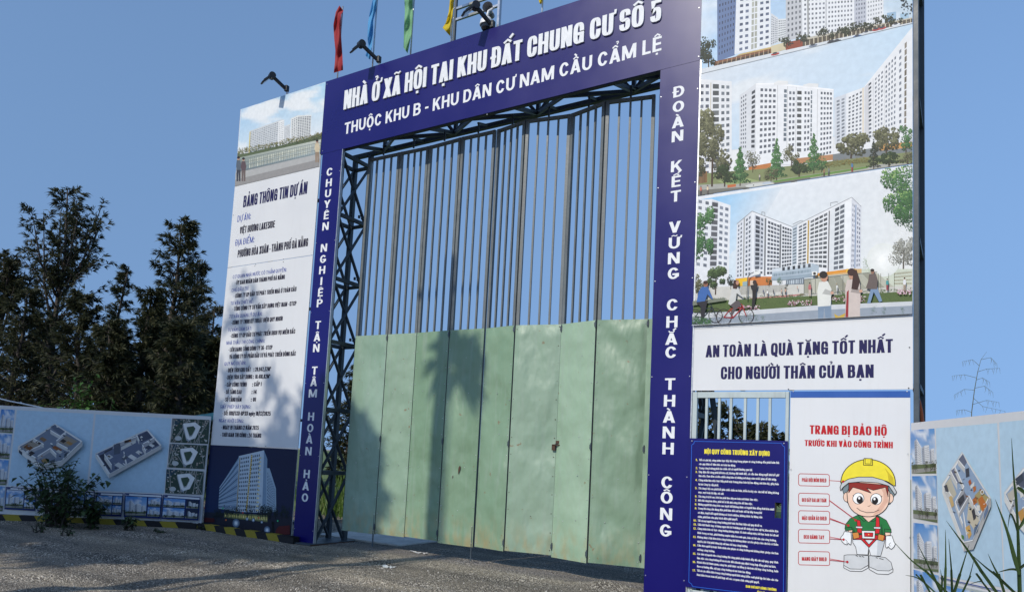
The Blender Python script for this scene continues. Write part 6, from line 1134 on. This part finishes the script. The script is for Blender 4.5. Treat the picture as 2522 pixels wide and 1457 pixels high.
panel(P, [(308, 275), (750, 237), (797, 1424), (335, 1332)], PALE); panel(P, [(765, 233), (1500, 160), (1600, 1600), (805, 1428)], PALE)
minipic(P, (123, 290), (298, 276), (312, 600), (135, 602), 120); minipic(P, (138, 620), (315, 616), (322, 955), (148, 922), 121); minipic(P, (148, 955), (322, 975), (330, 1312), (152, 1278), 122); minipic(P, (152, 1292), (333, 1336), (342, 1660), (160, 1600), 123)
P.line([(345, 1352), (790, 1448)], 7, (30, 70, 150)); P.poly([(352, 1345), (375, 1350), (375, 1374), (352, 1370)], (24, 40, 84)); P.poly([(345, 1382), (790, 1478), (800, 1800), (350, 1700)], (176, 186, 186)); minipic(P, (350, 1400), (560, 1445), (570, 1700), (360, 1650), 124); minipic(P, (575, 1450), (790, 1495), (800, 1760), (585, 1710), 125)
plan(P, [(511, 446), (718, 775), (590, 1085), (522, 1100), (366, 680)], (150, 172, 198),
     [((480, 500), (530, 560), 40), ((455, 545), (520, 690), 46), ((425, 580), (475, 670), 50), ((525, 690), (460, 805), 50), ((460, 805), (515, 960), 40), ((560, 760), (640, 900), 50), ((560, 760), (490, 880), 40), ((640, 900), (700, 780), 30), ((380, 680), (440, 770), 60), ((520, 880), (545, 1040), 40)],
     [([(483, 500), (515, 460), (545, 520), (520, 560)], (104, 112, 132)), ([(430, 580), (455, 560), (500, 650), (475, 680)], (112, 118, 140)), ([(385, 680), (425, 630), (470, 750), (440, 790)], (196, 190, 170)), ([(470, 800), (520, 720), (550, 770), (500, 870)], (126, 130, 140)), ([(560, 780), (650, 910), (600, 1010), (545, 930)], (206, 196, 172)), ([(640, 720), (710, 780), (650, 880), (600, 760)], (176, 160, 110))],
     [([(625, 790), (655, 760), (690, 830), (660, 880)], (196, 116, 50)), ([(585, 790), (610, 765), (620, 810), (595, 830)], (190, 112, 52)), ([(555, 660), (570, 640), (580, 670), (565, 690)], (180, 96, 48)), ([(590, 700), (610, 690), (612, 720), (594, 740)], (196, 116, 60)), ([(415, 770), (435, 760), (455, 830), (435, 850)], (206, 176, 120)), ([(535, 990), (565, 970), (580, 1040), (560, 1075)], (214, 170, 96)), ([(380, 690), (400, 680), (415, 730), (395, 745)], (70, 74, 84)), ([(480, 790), (520, 750), (530, 790), (495, 840)], (60, 64, 72)), ([(535, 570), (560, 560), (565, 620), (540, 630)], (64, 70, 82)), ([(580, 870), (600, 850), (612, 920), (595, 940)], (60, 60, 66)), ([(600, 990), (630, 960), (625, 1020), (595, 1050)], (96, 116, 140)), ([(670, 880), (700, 820), (700, 870), (668, 940)], (110, 130, 160)), ([(505, 1040), (525, 1050), (525, 1080), (508, 1070)], (84, 130, 70)), ([(570, 690), (600, 660), (600, 690), (575, 712)], (226, 226, 220)), ([(615, 830), (640, 830), (640, 870), (618, 870)], (230, 228, 220))], 62)
plan(P, [(960, 560), (1300, 760), (1180, 1200), (900, 900), (820, 740)], (150, 172, 198), [((880, 650), (1000, 760), 50), ((900, 760), (860, 860), 50), ((950, 850), (1050, 800), 50)], [([(900, 640), (960, 590), (1010, 680), (930, 720)], (84, 92, 110)), ([(840, 750), (900, 700), (920, 800), (880, 860)], (196, 190, 176))], [([(900, 640), (950, 600), (960, 650), (910, 690)], (60, 70, 84)), ([(920, 880), (960, 850), (970, 930), (940, 960)], (200, 150, 80)), ([(930, 720), (950, 700), (960, 760), (940, 780)], (230, 228, 220))], 62)
P.ell(662, 735, 13, 18, (240, 240, 236), 16); P.ell(662, 735, 8, 12, (150, 130, 90), 14)
P.build('printed_panel', rf)
s_ = Lines()
for x, y in ((2237, 1117), (2242, 1322)): screws(s_, RF, [(x + 8, y)], 0)
s_.build('screw', MAT['galv'], rf)
# striped kerb along the foot of the boards
def kerb():
    m = MB(); pts = [(-9.22, -.16), (-11.70, -.17), (-11.70 - .815 * 6, -.17 - .58 * 6)]; h0, h1, th = -.06, .105, .13
    yel = (.34, .27, .03, 1); blk = (.018, .018, .02, 1); d = 0.0
    for a, b in zip(pts[:-1], pts[1:]):
        A, B = Vector((*a, 0)), Vector((*b, 0)); u = (B - A).normalized(); n = Vector((u.y, -u.x, 0)) * -1; n = n if n.y < 0 else -n; L = (B - A).length; x = 0.0; p = .27; sl = .12; i = 0
        def V(x, z, o=0): x = min(max(x, 0), L); return A + u * x + Vector((0, 0, z)) + n * o
        while x < L + sl:
            c = blk if i % 2 == 0 else yel; x2 = x + p
            m.face([V(x, h0), V(x2, h0), V(x2 + sl, h1), V(x + sl, h1)], c); m.face([V(x + sl, h1), V(x2 + sl, h1), V(x2 + sl, h1, -th), V(x + sl, h1, -th)], c); x = x2; i += 1
        m.face([V(0, h0), V(0, h1), V(0, h1, -th), V(0, h0, -th)], blk); m.face([V(L, h0), V(L, h1), V(L, h1, -th), V(L, h0, -th)], blk); m.face([V(0, h0, -th), V(L, h0, -th), V(L, h1, -th), V(0, h1, -th)], blk); m.face([V(0, h0), V(sl, h1), V(0, h1)], blk)
    tag(m.build('striped_kerb', printed('kerb_paint', .7, .006, 9, .3)), 'black and yellow striped kerb at the foot of the left boards', 'kerb')
kerb()
m = MB(); m.tube([at(*p, y) for p, y in (((2252, 955), .12), ((2257, 972), .14), ((2263, 990), .17), ((2268, 1012), .2), ((2272, 1045), .22), ((2273, 1120), .22), ((2272, 1300), .22), ((2270, 1500), .2))], .021, 12)
tag(m.build('conduit_pipe', MAT['orange'], smooth=True), 'orange conduit pipe bending down behind the dark corner post', 'pipe')
m = MB(); q = [(-40, 974), (0, 984), (40, 992), (75, 999), (120, 1010)]; m.tube([LF.pt(LF.px(*p), -.25) for p in q], .012, 6); tag(m.build('cable', MAT['camwhite']), 'thin pale cable slanting down behind the left fence', 'cable')
m = MB(); q = [LF.pt(LF.px(*p), -o) for p, o in (((452, 1022), .3), ((520, 1012), .3), ((530, 1030), .3), ((452, 1034), .3))]; b = [p + Vector((-.3, .6, .03)) for p in q]
m.face(q); m.face([q[0], q[1], b[1], b[0]]); m.face([q[3], q[2], b[2], b[3]]); m.face([q[0], q[3], b[3], b[0]]); m.face([q[1], q[2], b[2], b[1]]); m.face(b)
tag(m.build('roof_sheet', MAT['teal']), 'scrap of teal roofing sheet showing above the left fence end', 'roofing sheet')

# ---------------------------------------------------------------- trees and plants
def casuarina(name, x, y, h, rad, c0, seed, label, cat='tree', group=None, nb=80, per=11, cl=9, bw=.03, bl=.42, cols=None, lean=0.0, tr=.16, wild=1.0):
    """tapered trunk, ascending limbs, and drooping sprays of needle twigs as narrow leaf-sized faces"""
    rn = random.Random(seed); cols = cols or [(.018, .024, .011), (.037, .044, .019), (.066, .069, .031), (.100, .096, .046)]
    root = empty(name, (x, y, 0), label, cat, group); tm = MB(); lm = MB()
    bend = [(rn.uniform(-.18, .18), rn.uniform(-.18, .18)) for _ in range(5)]
    def tp(t):
        k = t * 4; i = min(int(k), 3); f = k - i; return Vector((x + lean * t * h + bend[i][0] * (1 - f) + bend[i + 1][0] * f, y + bend[i][1] * (1 - f) + bend[i + 1][1] * f, t * h))
    ts = [0, .15, .3, .45, .6, .75, .9, 1.0]; tm.tube([tp(t) for t in ts], [tr * (1 - .93 * t) + .008 for t in ts], 9)
    def limb(src, t, t_rel, rad_, upr, n_cl, rr):
        p0 = src(min(t, .985)); a = rn.random() * 6.283; up = rn.uniform(*upr)
        prof = math.sin(min(1, (1 - t_rel) * 1.15 + .1) * 1.45) if wild == 1 else min(1, (1 - t_rel) * 2.3 + .08) ** .8
        L = rad_ * prof * (rn.uniform(.5, 1.15) if wild == 1 else rn.choice((.4, .65, .85, 1.0, 1.2)) * rn.uniform(.8, 1.1)) + .15
        d = Vector((math.cos(a), math.sin(a), up)).normalized(); pts = [p0]
        for s in range(1, 5): pts.append(pts[-1] + d * L / 4 + Vector((rn.uniform(-.06, .06), rn.uniform(-.06, .06), rn.uniform(-.05, .07))) * L * .6)
        r0 = max(.010, rr * .32 * (1 - t) + .010); tm.tube(pts, [r0, r0 * .75, r0 * .5, r0 * .3, .004], 5, cap=False)
        shade = rn.choice((0, 0, 1, 1, 2)) * .5
        for c in range(n_cl):
            s = .18 + .82 * (c + rn.random()) / n_cl; i = min(int(s * 4), 3); f = s * 4 - i; q = pts[i].lerp(pts[i + 1], f) + Vector((rn.gauss(0, 1), rn.gauss(0, 1), rn.gauss(0, .8))) * (.03 + .07 * L * (1.1 - s))
            pd = (d + Vector((rn.gauss(0, .5), rn.gauss(0, .5), rn.gauss(0, .35)))).normalized()
            for _ in range(cl):
                dr = (pd + Vector((rn.gauss(0, .38), rn.gauss(0, .38), rn.gauss(-.12, .34)))).normalized(); l = bl * rn.uniform(.5, 1.2); sd = dr.orthogonal().normalized(); sd = (Matrix.Rotation(rn.random() * 3.14, 3, dr) @ sd) * bw * rn.uniform(.6, 1.2)
                e = q + dr * l + Vector((0, 0, -l * .22)); mid = q + dr * l * .5
                cc = cols[min(3, int(shade + rn.random() * 2.6))]; lm.face([q, mid + sd, e, mid - sd], (*cc, 1))
        return pts
    for b in range(nb):
        t = c0 + (1 - c0) * (b + rn.random()) / nb; limb(tp, t, (t - c0) / (1 - c0), rad, (.25, .8) if wild == 1 else (.35, 1.3), per, tr)
    if wild != 1:                                        # several leaders give the ragged spires
        for k in range(7):
            t = rn.uniform(.45, .86); a = k * .9 + rn.random(); p0 = tp(t); hgt = (1 - t) * h * rn.uniform(.6, .93); out = rad * rn.uniform(.35, .8); lp = [p0, p0 + Vector((math.cos(a) * out * .6, math.sin(a) * out * .6, hgt * .4)), p0 + Vector((math.cos(a) * out, math.sin(a) * out, hgt))]
            tm.tube(lp, [.05, .035, .008], 5, cap=False)
            def src(u, lp=lp): return lp[0].lerp(lp[1], u * 2) if u < .5 else lp[1].lerp(lp[2], u * 2 - 1)
            for b in range(16): u = (b + rn.random()) / 16; limb(src, u, u * .9, rad * .34, (.3, 1.4), 7, .06)
    tm.build('trunk', MAT['bark'], root, smooth=True); lm.build('crown', MAT['leaf'], root)
    return root
def put(px, top, y): b = at(px, 1000, y); return b.x, y, at(px, top, y).z
def mpp(x, y, z): return (Vector((x, y, z)) - CAM_POS).dot(M @ Vector((0, 0, 1))) / FPX      # metres per photo pixel
for px, top, y, rad, c0, sd, nb, lab in ((118, 486, 4.5, 128, .06, 3, 95, 'tall ragged dark tree with spiky top, leftmost behind the fence'), (-30, 640, 3.6, 95, .05, 4, 60, 'dark tree half cut by the left picture edge'), (274, 664, 8.0, 40, .05, 5, 90, 'slim dark tree between the two big ones behind the fence'), (400, 556, 5.2, 118, .03, 6, 150, 'broad dense cone of dark tree right of the slim one'), (466, 652, 7.2, 62, .05, 7, 110, 'dark pointed tree right behind the dense cone tree'), (506, 762, 9.0, 66, .02, 8, 90, 'low greyish tree beside the left edge of the information board'), (345, 720, 4.2, 85, .02, 9, 130, 'bushy dark tree in front of the dense cone tree'), (180, 730, 3.8, 100, .03, 10, 130, 'bushy dark tree under the tall ragged one'), (30, 720, 3.2, 95, .03, 12, 120, 'low dark tree above the left end of the fence'), (450, 800, 3.6, 95, .02, 13, 120, 'low dark tree above the right end of the left fence'), (262, 800, 3.2, 85, .02, 16, 120, 'low dark tree filling the dip behind the fence'), (545, 815, 7.0, 70, .02, 14, 80, 'dark tree hidden mostly behind the information boards'), (868, 905, 9.0, 60, .02, 15, 70, 'dark tree seen through the left truss tower')):
    X, Y, Z = put(px, top, y); k_ = mpp(X, Y, Z * .6); wild = 1.35 if px in (118, -30) else 1.0
    casuarina('pine_tree', X, Y, Z, rad * k_, c0, sd, lab, 'tree', 'dark feathery trees behind the left fence', nb=nb, per=11, cl=10, bl=.24, bw=.017, wild=wild, cols=None if px != 506 else [(.03, .034, .02), (.05, .054, .033), (.07, .072, .045), (.095, .095, .06)])
for px, top, y, sd, lab in ((70, 800, 7.5, 51, 'low bushy tree far back behind the tall ragged tree'), (235, 815, 8.5, 52, 'low bushy tree far back between the big trees'), (395, 790, 8.0, 53, 'low bushy tree far back behind the dense cone tree'), (505, 850, 6.0, 54, 'low bushy tree far back beside the information board')):
    X, Y, Z = put(px, top, y); k_ = mpp(X, Y, Z * .5); casuarina('pine_tree', X, Y, Z, 120 * k_, .01, sd, lab, 'tree', 'dark feathery trees behind the left fence', nb=110, per=11, cl=10, bl=.34, bw=.034)
for px, top, sd, lab in ((1729, 1006, 31, 'distant dark tree behind the first gap of the wicket bars'), (1760, 1010, 32, 'distant dark tree behind the second gap of the wicket bars'), (1789, 998, 33, 'tallest distant tree behind the third gap of the wicket bars'), (1820, 1046, 34, 'low distant tree behind the fourth gap of the wicket bars'), (1851, 1052, 35, 'low distant tree behind the fifth gap of the wicket bars'), (1884, 1046, 36, 'rounded distant tree behind the sixth gap of the wicket bars'), (1906, 1066, 37, 'lowest distant tree behind the last gap of the wicket bars')):
    X, Y, Z = put(px, top, 16.0); casuarina('distant_tree', X, Y, Z, .6, .1, sd, lab, 'tree', 'distant trees seen through the wicket bars', nb=34, per=6, cl=6, bl=.3, bw=.035, tr=.08)
# trees that stand behind the photographer and throw their shade on the left boards
for x, y, h, rad, c0, sd, nb, cl_, lab in ((-16.9, -13.4, 12.0, 2.3, .66, 41, 120, 8, 'tall tree across the road shading the left fence'), (-13.6, -13.8, 14.7, 1.6, .66, 42, 38, 1, 'tallest tree across the road shading the information board'), (-11.2, -13.6, 12.4, 1.0, .70, 43, 80, 3, 'tall slim tree across the road shading the first gate leaves'), (-19.5, -14.0, 12.2, 2.3, .62, 44, 100, 8, 'tall tree across the road farthest left'), (-16.3, -14.8, 12.2, 1.9, .64, 45, 90, 7, 'tall tree across the road behind two others'), (-12.55, -14.2, 13.6, 1.0, .72, 46, 24, 1, 'thin tree across the road between two wider trees'), (-8.52, -10.5, 11.5, .14, .95, 47, 5, 3, 'slender bare tree with a small top beside the utility pole'), (-14.2, -13.2, 11.3, 2.2, .66, 48, 110, 8, 'shorter bushy tree across the road before the tallest one'), (-11.9, -13.2, 11.0, 1.3, .68, 49, 80, 8, 'shortest tree across the road beside the slim one')):
    casuarina('roadside_tree', x, y, h, rad, c0, sd, lab, 'tree', 'trees across the road behind the photographer', nb=nb, per=11, cl=cl_, bw=.085 if cl_ > 1 else .062, bl=.55 if cl_ > 1 else .36, tr=.10 if sd != 47 else .05)
m = MB(); m.tube([(-8.82, -10.2, 0), (-8.82, -10.2, 12.6)], [.19, .13], 14)
up_ = m.build('utility_pole', MAT['pole'], smooth=True); tag(up_, 'slim concrete utility pole across the road throwing a stripe of shade', 'utility pole')
m = MB(); m.box((-8.82, -10.2, 12.1), (1.3, .09, .10)); m.build('crossarm', MAT['steel'], up_)
def leafy(name, base, spread, h, n, ls, cols, seed, label, cat, stems=14, droop=.3, group=None):
    """a shrub of thin stems carrying pointed folded leaves"""
    rn = random.Random(seed); root = empty(name, base, label, cat, group); sm = MB(); lm = MB(); base = Vector(base); tips = []
    for s in range(stems):
        a = rn.random() * 6.283; r = spread * rn.random() ** .6; hh = h * (1 - .45 * (r / spread) ** 2) * rn.choice((.45, .6, .75, .9, 1.0)); e = base + Vector((r * math.cos(a), r * math.sin(a) * .6, hh)); b = base + Vector((rn.uniform(-.2, .2) * spread, rn.uniform(-.1, .1), 0)); md = b.lerp(e, .5) + Vector((0, 0, hh * .15)); sm.tube([b, md, e], [.010, .008, .003], 5); tips.append((b, md, e))
    for i in range(n):
        b, md, e = rn.choice(tips); t = rn.random() ** .6; q = (b.lerp(md, t * 2) if t < .5 else md.lerp(e, t * 2 - 1)) + Vector((rn.gauss(0, .055), rn.gauss(0, .055), rn.gauss(0, .04))) * (h * .8)
        a = rn.random() * 6.283; d = Vector((math.cos(a), math.sin(a), rn.uniform(-droop - .4, .35))).normalized(); l = ls * rn.uniform(.5, 1.25); sd = d.cross(Vector((0, 0, 1))).normalized() * l * .30; fold = Vector((0, 0, l * .07)); c = (*rn.choice(cols), 1)
        m1 = q + d * l * .42; tip = q + d * l + Vector((0, 0, -l * .2)); lm.face([q, m1 + sd + fold, tip, m1 - fold * .2], c); lm.face([q, m1 - fold * .2, tip, m1 - sd + fold], c)
    sm.build('stems', MAT['bark'], root); lm.build('foliage', MAT['leaf'], root); return root
WEED = [(.024, .044, .016), (.038, .066, .024), (.055, .092, .034), (.075, .115, .045)]
b = gnd(135, 1296); leafy('weed_bush', (b.x, b.y, 0), 1.1, 1.25, 1250, .115, WEED, 61, 'dark leafy weed bush growing before the left fence', 'bush', 34)
b = gnd(222, 1300); leafy('weed_bush', (b.x, b.y, 0), .35, .66, 420, .10, WEED, 62, 'smaller dark weed bush right beside the big one', 'bush', 12)
b = gnd(318, 1304); leafy('weed_bush', (b.x, b.y, 0), .2, .34, 120, .085, WEED, 63, 'small broad leaved weed at the kerb before the white fence', 'weed', 7)
for px, py, h, sd, lab in ((95, 1310, .22, 64, 'low weed tuft in gravel left of the big bush'), (165, 1318, .16, 65, 'low weed tuft in gravel before the big bush'), (392, 1312, .10, 66, 'tiny weed tuft at the kerb right of the small weed'), (495, 1304, .14, 67, 'tiny weed tuft where fence and night board meet')):
    b = gnd(px, py); leafy('weed_tuft', (b.x, b.y, 0), .16, h, 70, .05, WEED, sd, lab, 'weed', 6)
X, Y, Z = put(185, 918, 2.0); leafy('green_shrub', (X, Y, 0), 1.25, Z, 2400, .15, [(.030, .075, .018), (.045, .11, .024), (.07, .16, .035), (.10, .20, .05)], 68, 'lit green shrub rising over the left fence below the trees', 'shrub', 30)
X, Y, Z = put(262, 948, 1.6); leafy('green_shrub', (X, Y, 0), .35, Z, 260, .12, [(.04, .09, .022), (.07, .15, .035), (.10, .20, .05)], 69, 'small light green shrub tip right of the big shrub', 'shrub', 8)
fm = MB(); fm.face([(-400, 4, .004), (400, 4, .004), (400, 600, .004), (-400, 600, .004)]); gm_, gt_, gp_ = newmat('meadow'); gn_ = node(gt_, 'ShaderNodeTexNoise'); gn_.inputs['Scale'].default_value = .8; gn_.inputs['Detail'].default_value = 8; gc_ = node(gt_, 'ShaderNodeTexCoord'); gt_.links.new(gc_.outputs['Object'], gn_.inputs['Vector']); gr_ = ramp(gt_, gn_.outputs[0], [(.35, (.05, .085, .02)), (.65, (.12, .16, .04))]); gt_.links.new(gr_.outputs[0], gp_.inputs['Base Color']); gp_.inputs['Roughness'].default_value = .9
kind(fm.build('meadow', gm_), 'structure')
gr = MB(); rn = random.Random(77)
def blade(mb, b, tip, w_, c, n=5, bend=.0, side=None):
    b, tip = Vector(b), Vector(tip); ax = tip - b; sd = side or Vector((ax.y, -ax.x, 0)); sd = sd.normalized() if sd.length > 1e-6 else Vector((1, 0, 0)); prev = None
    for i in range(n + 1):
        t = i / n; p = b.lerp(tip, t) + Vector((0, 0, 1)) * bend * math.sin(t * 3.14); ww = w_ * (1 - t ** 1.6) * .5 + .0004; q = (p - sd * ww, p, p + sd * ww); fold = Vector((0, -ww * .5, 0)); q = (q[0], q[1] + fold, q[2])
        if prev: mb.face([prev[0], prev[1], q[1], q[0]], c); mb.face([prev[1], prev[2], q[2], q[1]], c)
        prev = q
for _ in range(5200):
    if rn.random() < .62: x, y = rn.uniform(-13.5, -7.5), rn.uniform(3.6, 7.5)
    else: x, y = rn.uniform(-4, -.2), rn.uniform(3.2, 7.0)
    h = rn.uniform(.5, 1.25) * (1.0 if x < -7 else .75); a = rn.random() * 6.28; c = (*rn.choice([(.07, .13, .02), (.10, .18, .03), (.15, .23, .05), (.2, .25, .08)]), 1)
    blade(gr, (x, y, 0), (x + .35 * h * math.cos(a), y + .35 * h * math.sin(a), h), .022, c, 3)
tag(kind(gr.build('tall_grass', MAT['blade']), 'stuff'), 'tall sunlit green grass behind the gate', 'grass')
# reeds at the lower right, between the photographer and the right fence
RC = [(.020, .040, .012), (.032, .060, .018), (.048, .085, .026)]
def reed(name, strokes, y, seed, label):
    rn = random.Random(seed); mb = MB()
    for st, w_ in strokes:
        ys = y + rn.uniform(-.015, .015); pts = [at(2200 + p[0] / 2.9286, 960 + p[1] / 2.9286, ys - .0) for p in st]
        if st[0][1] > 1400:
            b = pts[0].copy(); d = (pts[1] - pts[0]).normalized(); dz = max(d.z, .6); b2 = b - Vector((d.x, 0, dz)) * (b.z / dz); b2.z = 0.0; pts = [b2] + pts
        P_ = []
        for i in range(len(pts) - 1):
            p0, p1, p2, p3 = pts[max(i - 1, 0)], pts[i], pts[i + 1], pts[min(i + 2, len(pts) - 1)]
            for k in range(6):
                t = k / 6; P_.append(.5 * ((2 * p1) + (p2 - p0) * t + (2 * p0 - 5 * p1 + 4 * p2 - p3) * t * t + (3 * p1 - p0 - 3 * p2 + p3) * t ** 3))
        P_.append(pts[-1]); n = len(P_); c = (*rn.choice(RC), 1); prev = None
        for i, p in enumerate(P_):
            t = i / (n - 1); d = (P_[min(i + 1, n - 1)] - P_[max(i - 1, 0)]).normalized(); sd = d.cross(Vector((.2, -1, .1))).normalized(); ww = w_ * (.55 + .45 * min(1, t * 4)) * (1 - max(0, t - .3) ** 1.5 / .59) * .5 + .0005; q = (p - sd * ww, p + Vector((0, ww * .55, 0)), p + sd * ww)
            if prev: mb.face([prev[0], prev[1], q[1], q[0]], c); mb.face([prev[1], prev[2], q[2], q[1]], c)
            prev = q
    return tag(mb.build(name, MAT['blade'], smooth=True), label, 'reed', 'reeds at the lower right')
reed('reed_plant', [([(345, 1456), (270, 1300), (175, 1105)], 0.0120), ([(372, 1456), (378, 1250), (377, 1005)], 0.0120), ([(425, 1456), (418, 1280), (400, 1070)], 0.0108), ([(440, 1456), (480, 1330), (548, 1110)], 0.0132), ([(385, 1456), (250, 1320), (130, 1225), (0, 1088)], 0.0120), ([(265, 1456), (225, 1385), (160, 1348), (88, 1333)], 0.0096), ([(350, 1456), (352, 1380), (340, 1290)], 0.0084), ([(300, 1456), (240, 1400), (180, 1360)], 0.0072)], -4.0, 81, 'reed clump with long thin blades left of the flat plan')
reed('reed_plant', [([(745, 1456), (640, 1310), (560, 1185), (470, 1060), (382, 940)], 0.0156), ([(800, 1456), (770, 1360), (720, 1260), (683, 1178)], 0.0120), ([(872, 1456), (760, 1350), (660, 1270), (560, 1180)], 0.0132), ([(500, 1456), (545, 1360), (584, 1215)], 0.0084), ([(700, 1456), (640, 1380), (545, 1400)], 0.0084)], -3.9, 82, 'reed clump crossing the lower right panel with one long diagonal blade')
reed('reed_plant', [([(912, 1456), (905, 1200), (895, 900), (888, 700)], 0.0180), ([(906, 1100), (890, 850), (868, 600), (853, 345)], 0.0108), ([(908, 1330), (870, 1190), (820, 1010), (735, 785)], 0.0192), ([(904, 1060), (880, 960), (845, 890), (826, 1000)], 0.0084), ([(912, 1300), (850, 1290), (755, 1312)], 0.0108), ([(895, 700), (925, 720), (960, 760), (1010, 860)], 0.0180), ([(910, 1290), (960, 1250), (1040, 1230)], 0.0120), ([(905, 1000), (960, 900), (1010, 700)], 0.0132)], -3.95, 83, 'tall reed stem with broad blades at the right picture edge')
# dry seed stalk behind the right fence
m = MB(); y_ = .9; S = [(2392, 1060), (2393, 1015), (2400, 960), (2408, 915), (2416, 885), (2430, 866)]; m.tube([at(*p, y_) for p in S], [.005, .0045, .004, .003, .002, .001], 6)
for a, b, c in (((2400, 960), (2375, 958), (2350, 972)), ((2405, 930), (2375, 922), (2345, 925)), ((2408, 915), (2430, 908), (2462, 906)), ((2401, 955), (2425, 950), (2445, 965)), ((2398, 980), (2420, 1000), (2475, 1012)), ((2396, 995), (2430, 985), (2460, 990)), ((2412, 900), (2395, 885), (2370, 890)), ((2416, 885), (2440, 880), (2455, 895)), ((2394, 1015), (2375, 1008), (2355, 1010)), ((2404, 935), (2420, 930), (2437, 940))):
    p = [at(*q, y_ + .05) for q in (a, b, c)]; m.tube(p, [.0025, .002, .001], 5)
    for t in range(6): q = p[1].lerp(p[2], t / 5); m.tube([q, q + Vector((random.Random(t).uniform(-.02, .02), .01, -.06))], [.0022, .0006], 4)
base_ = at(2392, 1060, y_); m.tube([(base_.x - .02, y_, 0), base_], [.012, .008], 6)
SK_ = paint('dry_stalk', (.10, .11, .06), .8, .3, 20); tag(m.build('seed_stalk', SK_), 'thin drooping seed stalk rising behind the right fence', 'grass stalk')
# litter in front of the gate
for px, py, w_, d_, mt, lab in ((955, 1326, .5, .09, 'camwhite', 'crumpled white plastic strip under the second gate leaf'), (1030, 1361, .35, .06, 'concrete', 'pale flat scrap lying before the third gate leaf'), (955, 1394, .22, .09, 'camwhite', 'pale paper scrap on the gravel before the gate')):
    g = gnd(px, py); m = MB(); rn = random.Random(px); n = 10
    for i in range(n):
        def V(k, s): return (g.x + (k / n - .5) * w_, g.y + s * d_ * (.5 + .3 * math.sin(k * 1.7 + px)) + .03 * math.sin(k), gz(g.x, g.y) + .012 + .012 * math.sin(k * 2.1 + s))
        m.face([V(i, -1), V(i + 1, -1), V(i + 1, 1), V(i, 1)])
    tag(m.build('litter_scrap', MAT[mt]), lab, 'litter')
for o_ in bpy.data.objects:
    if '_w' in o_: del o_['_w']
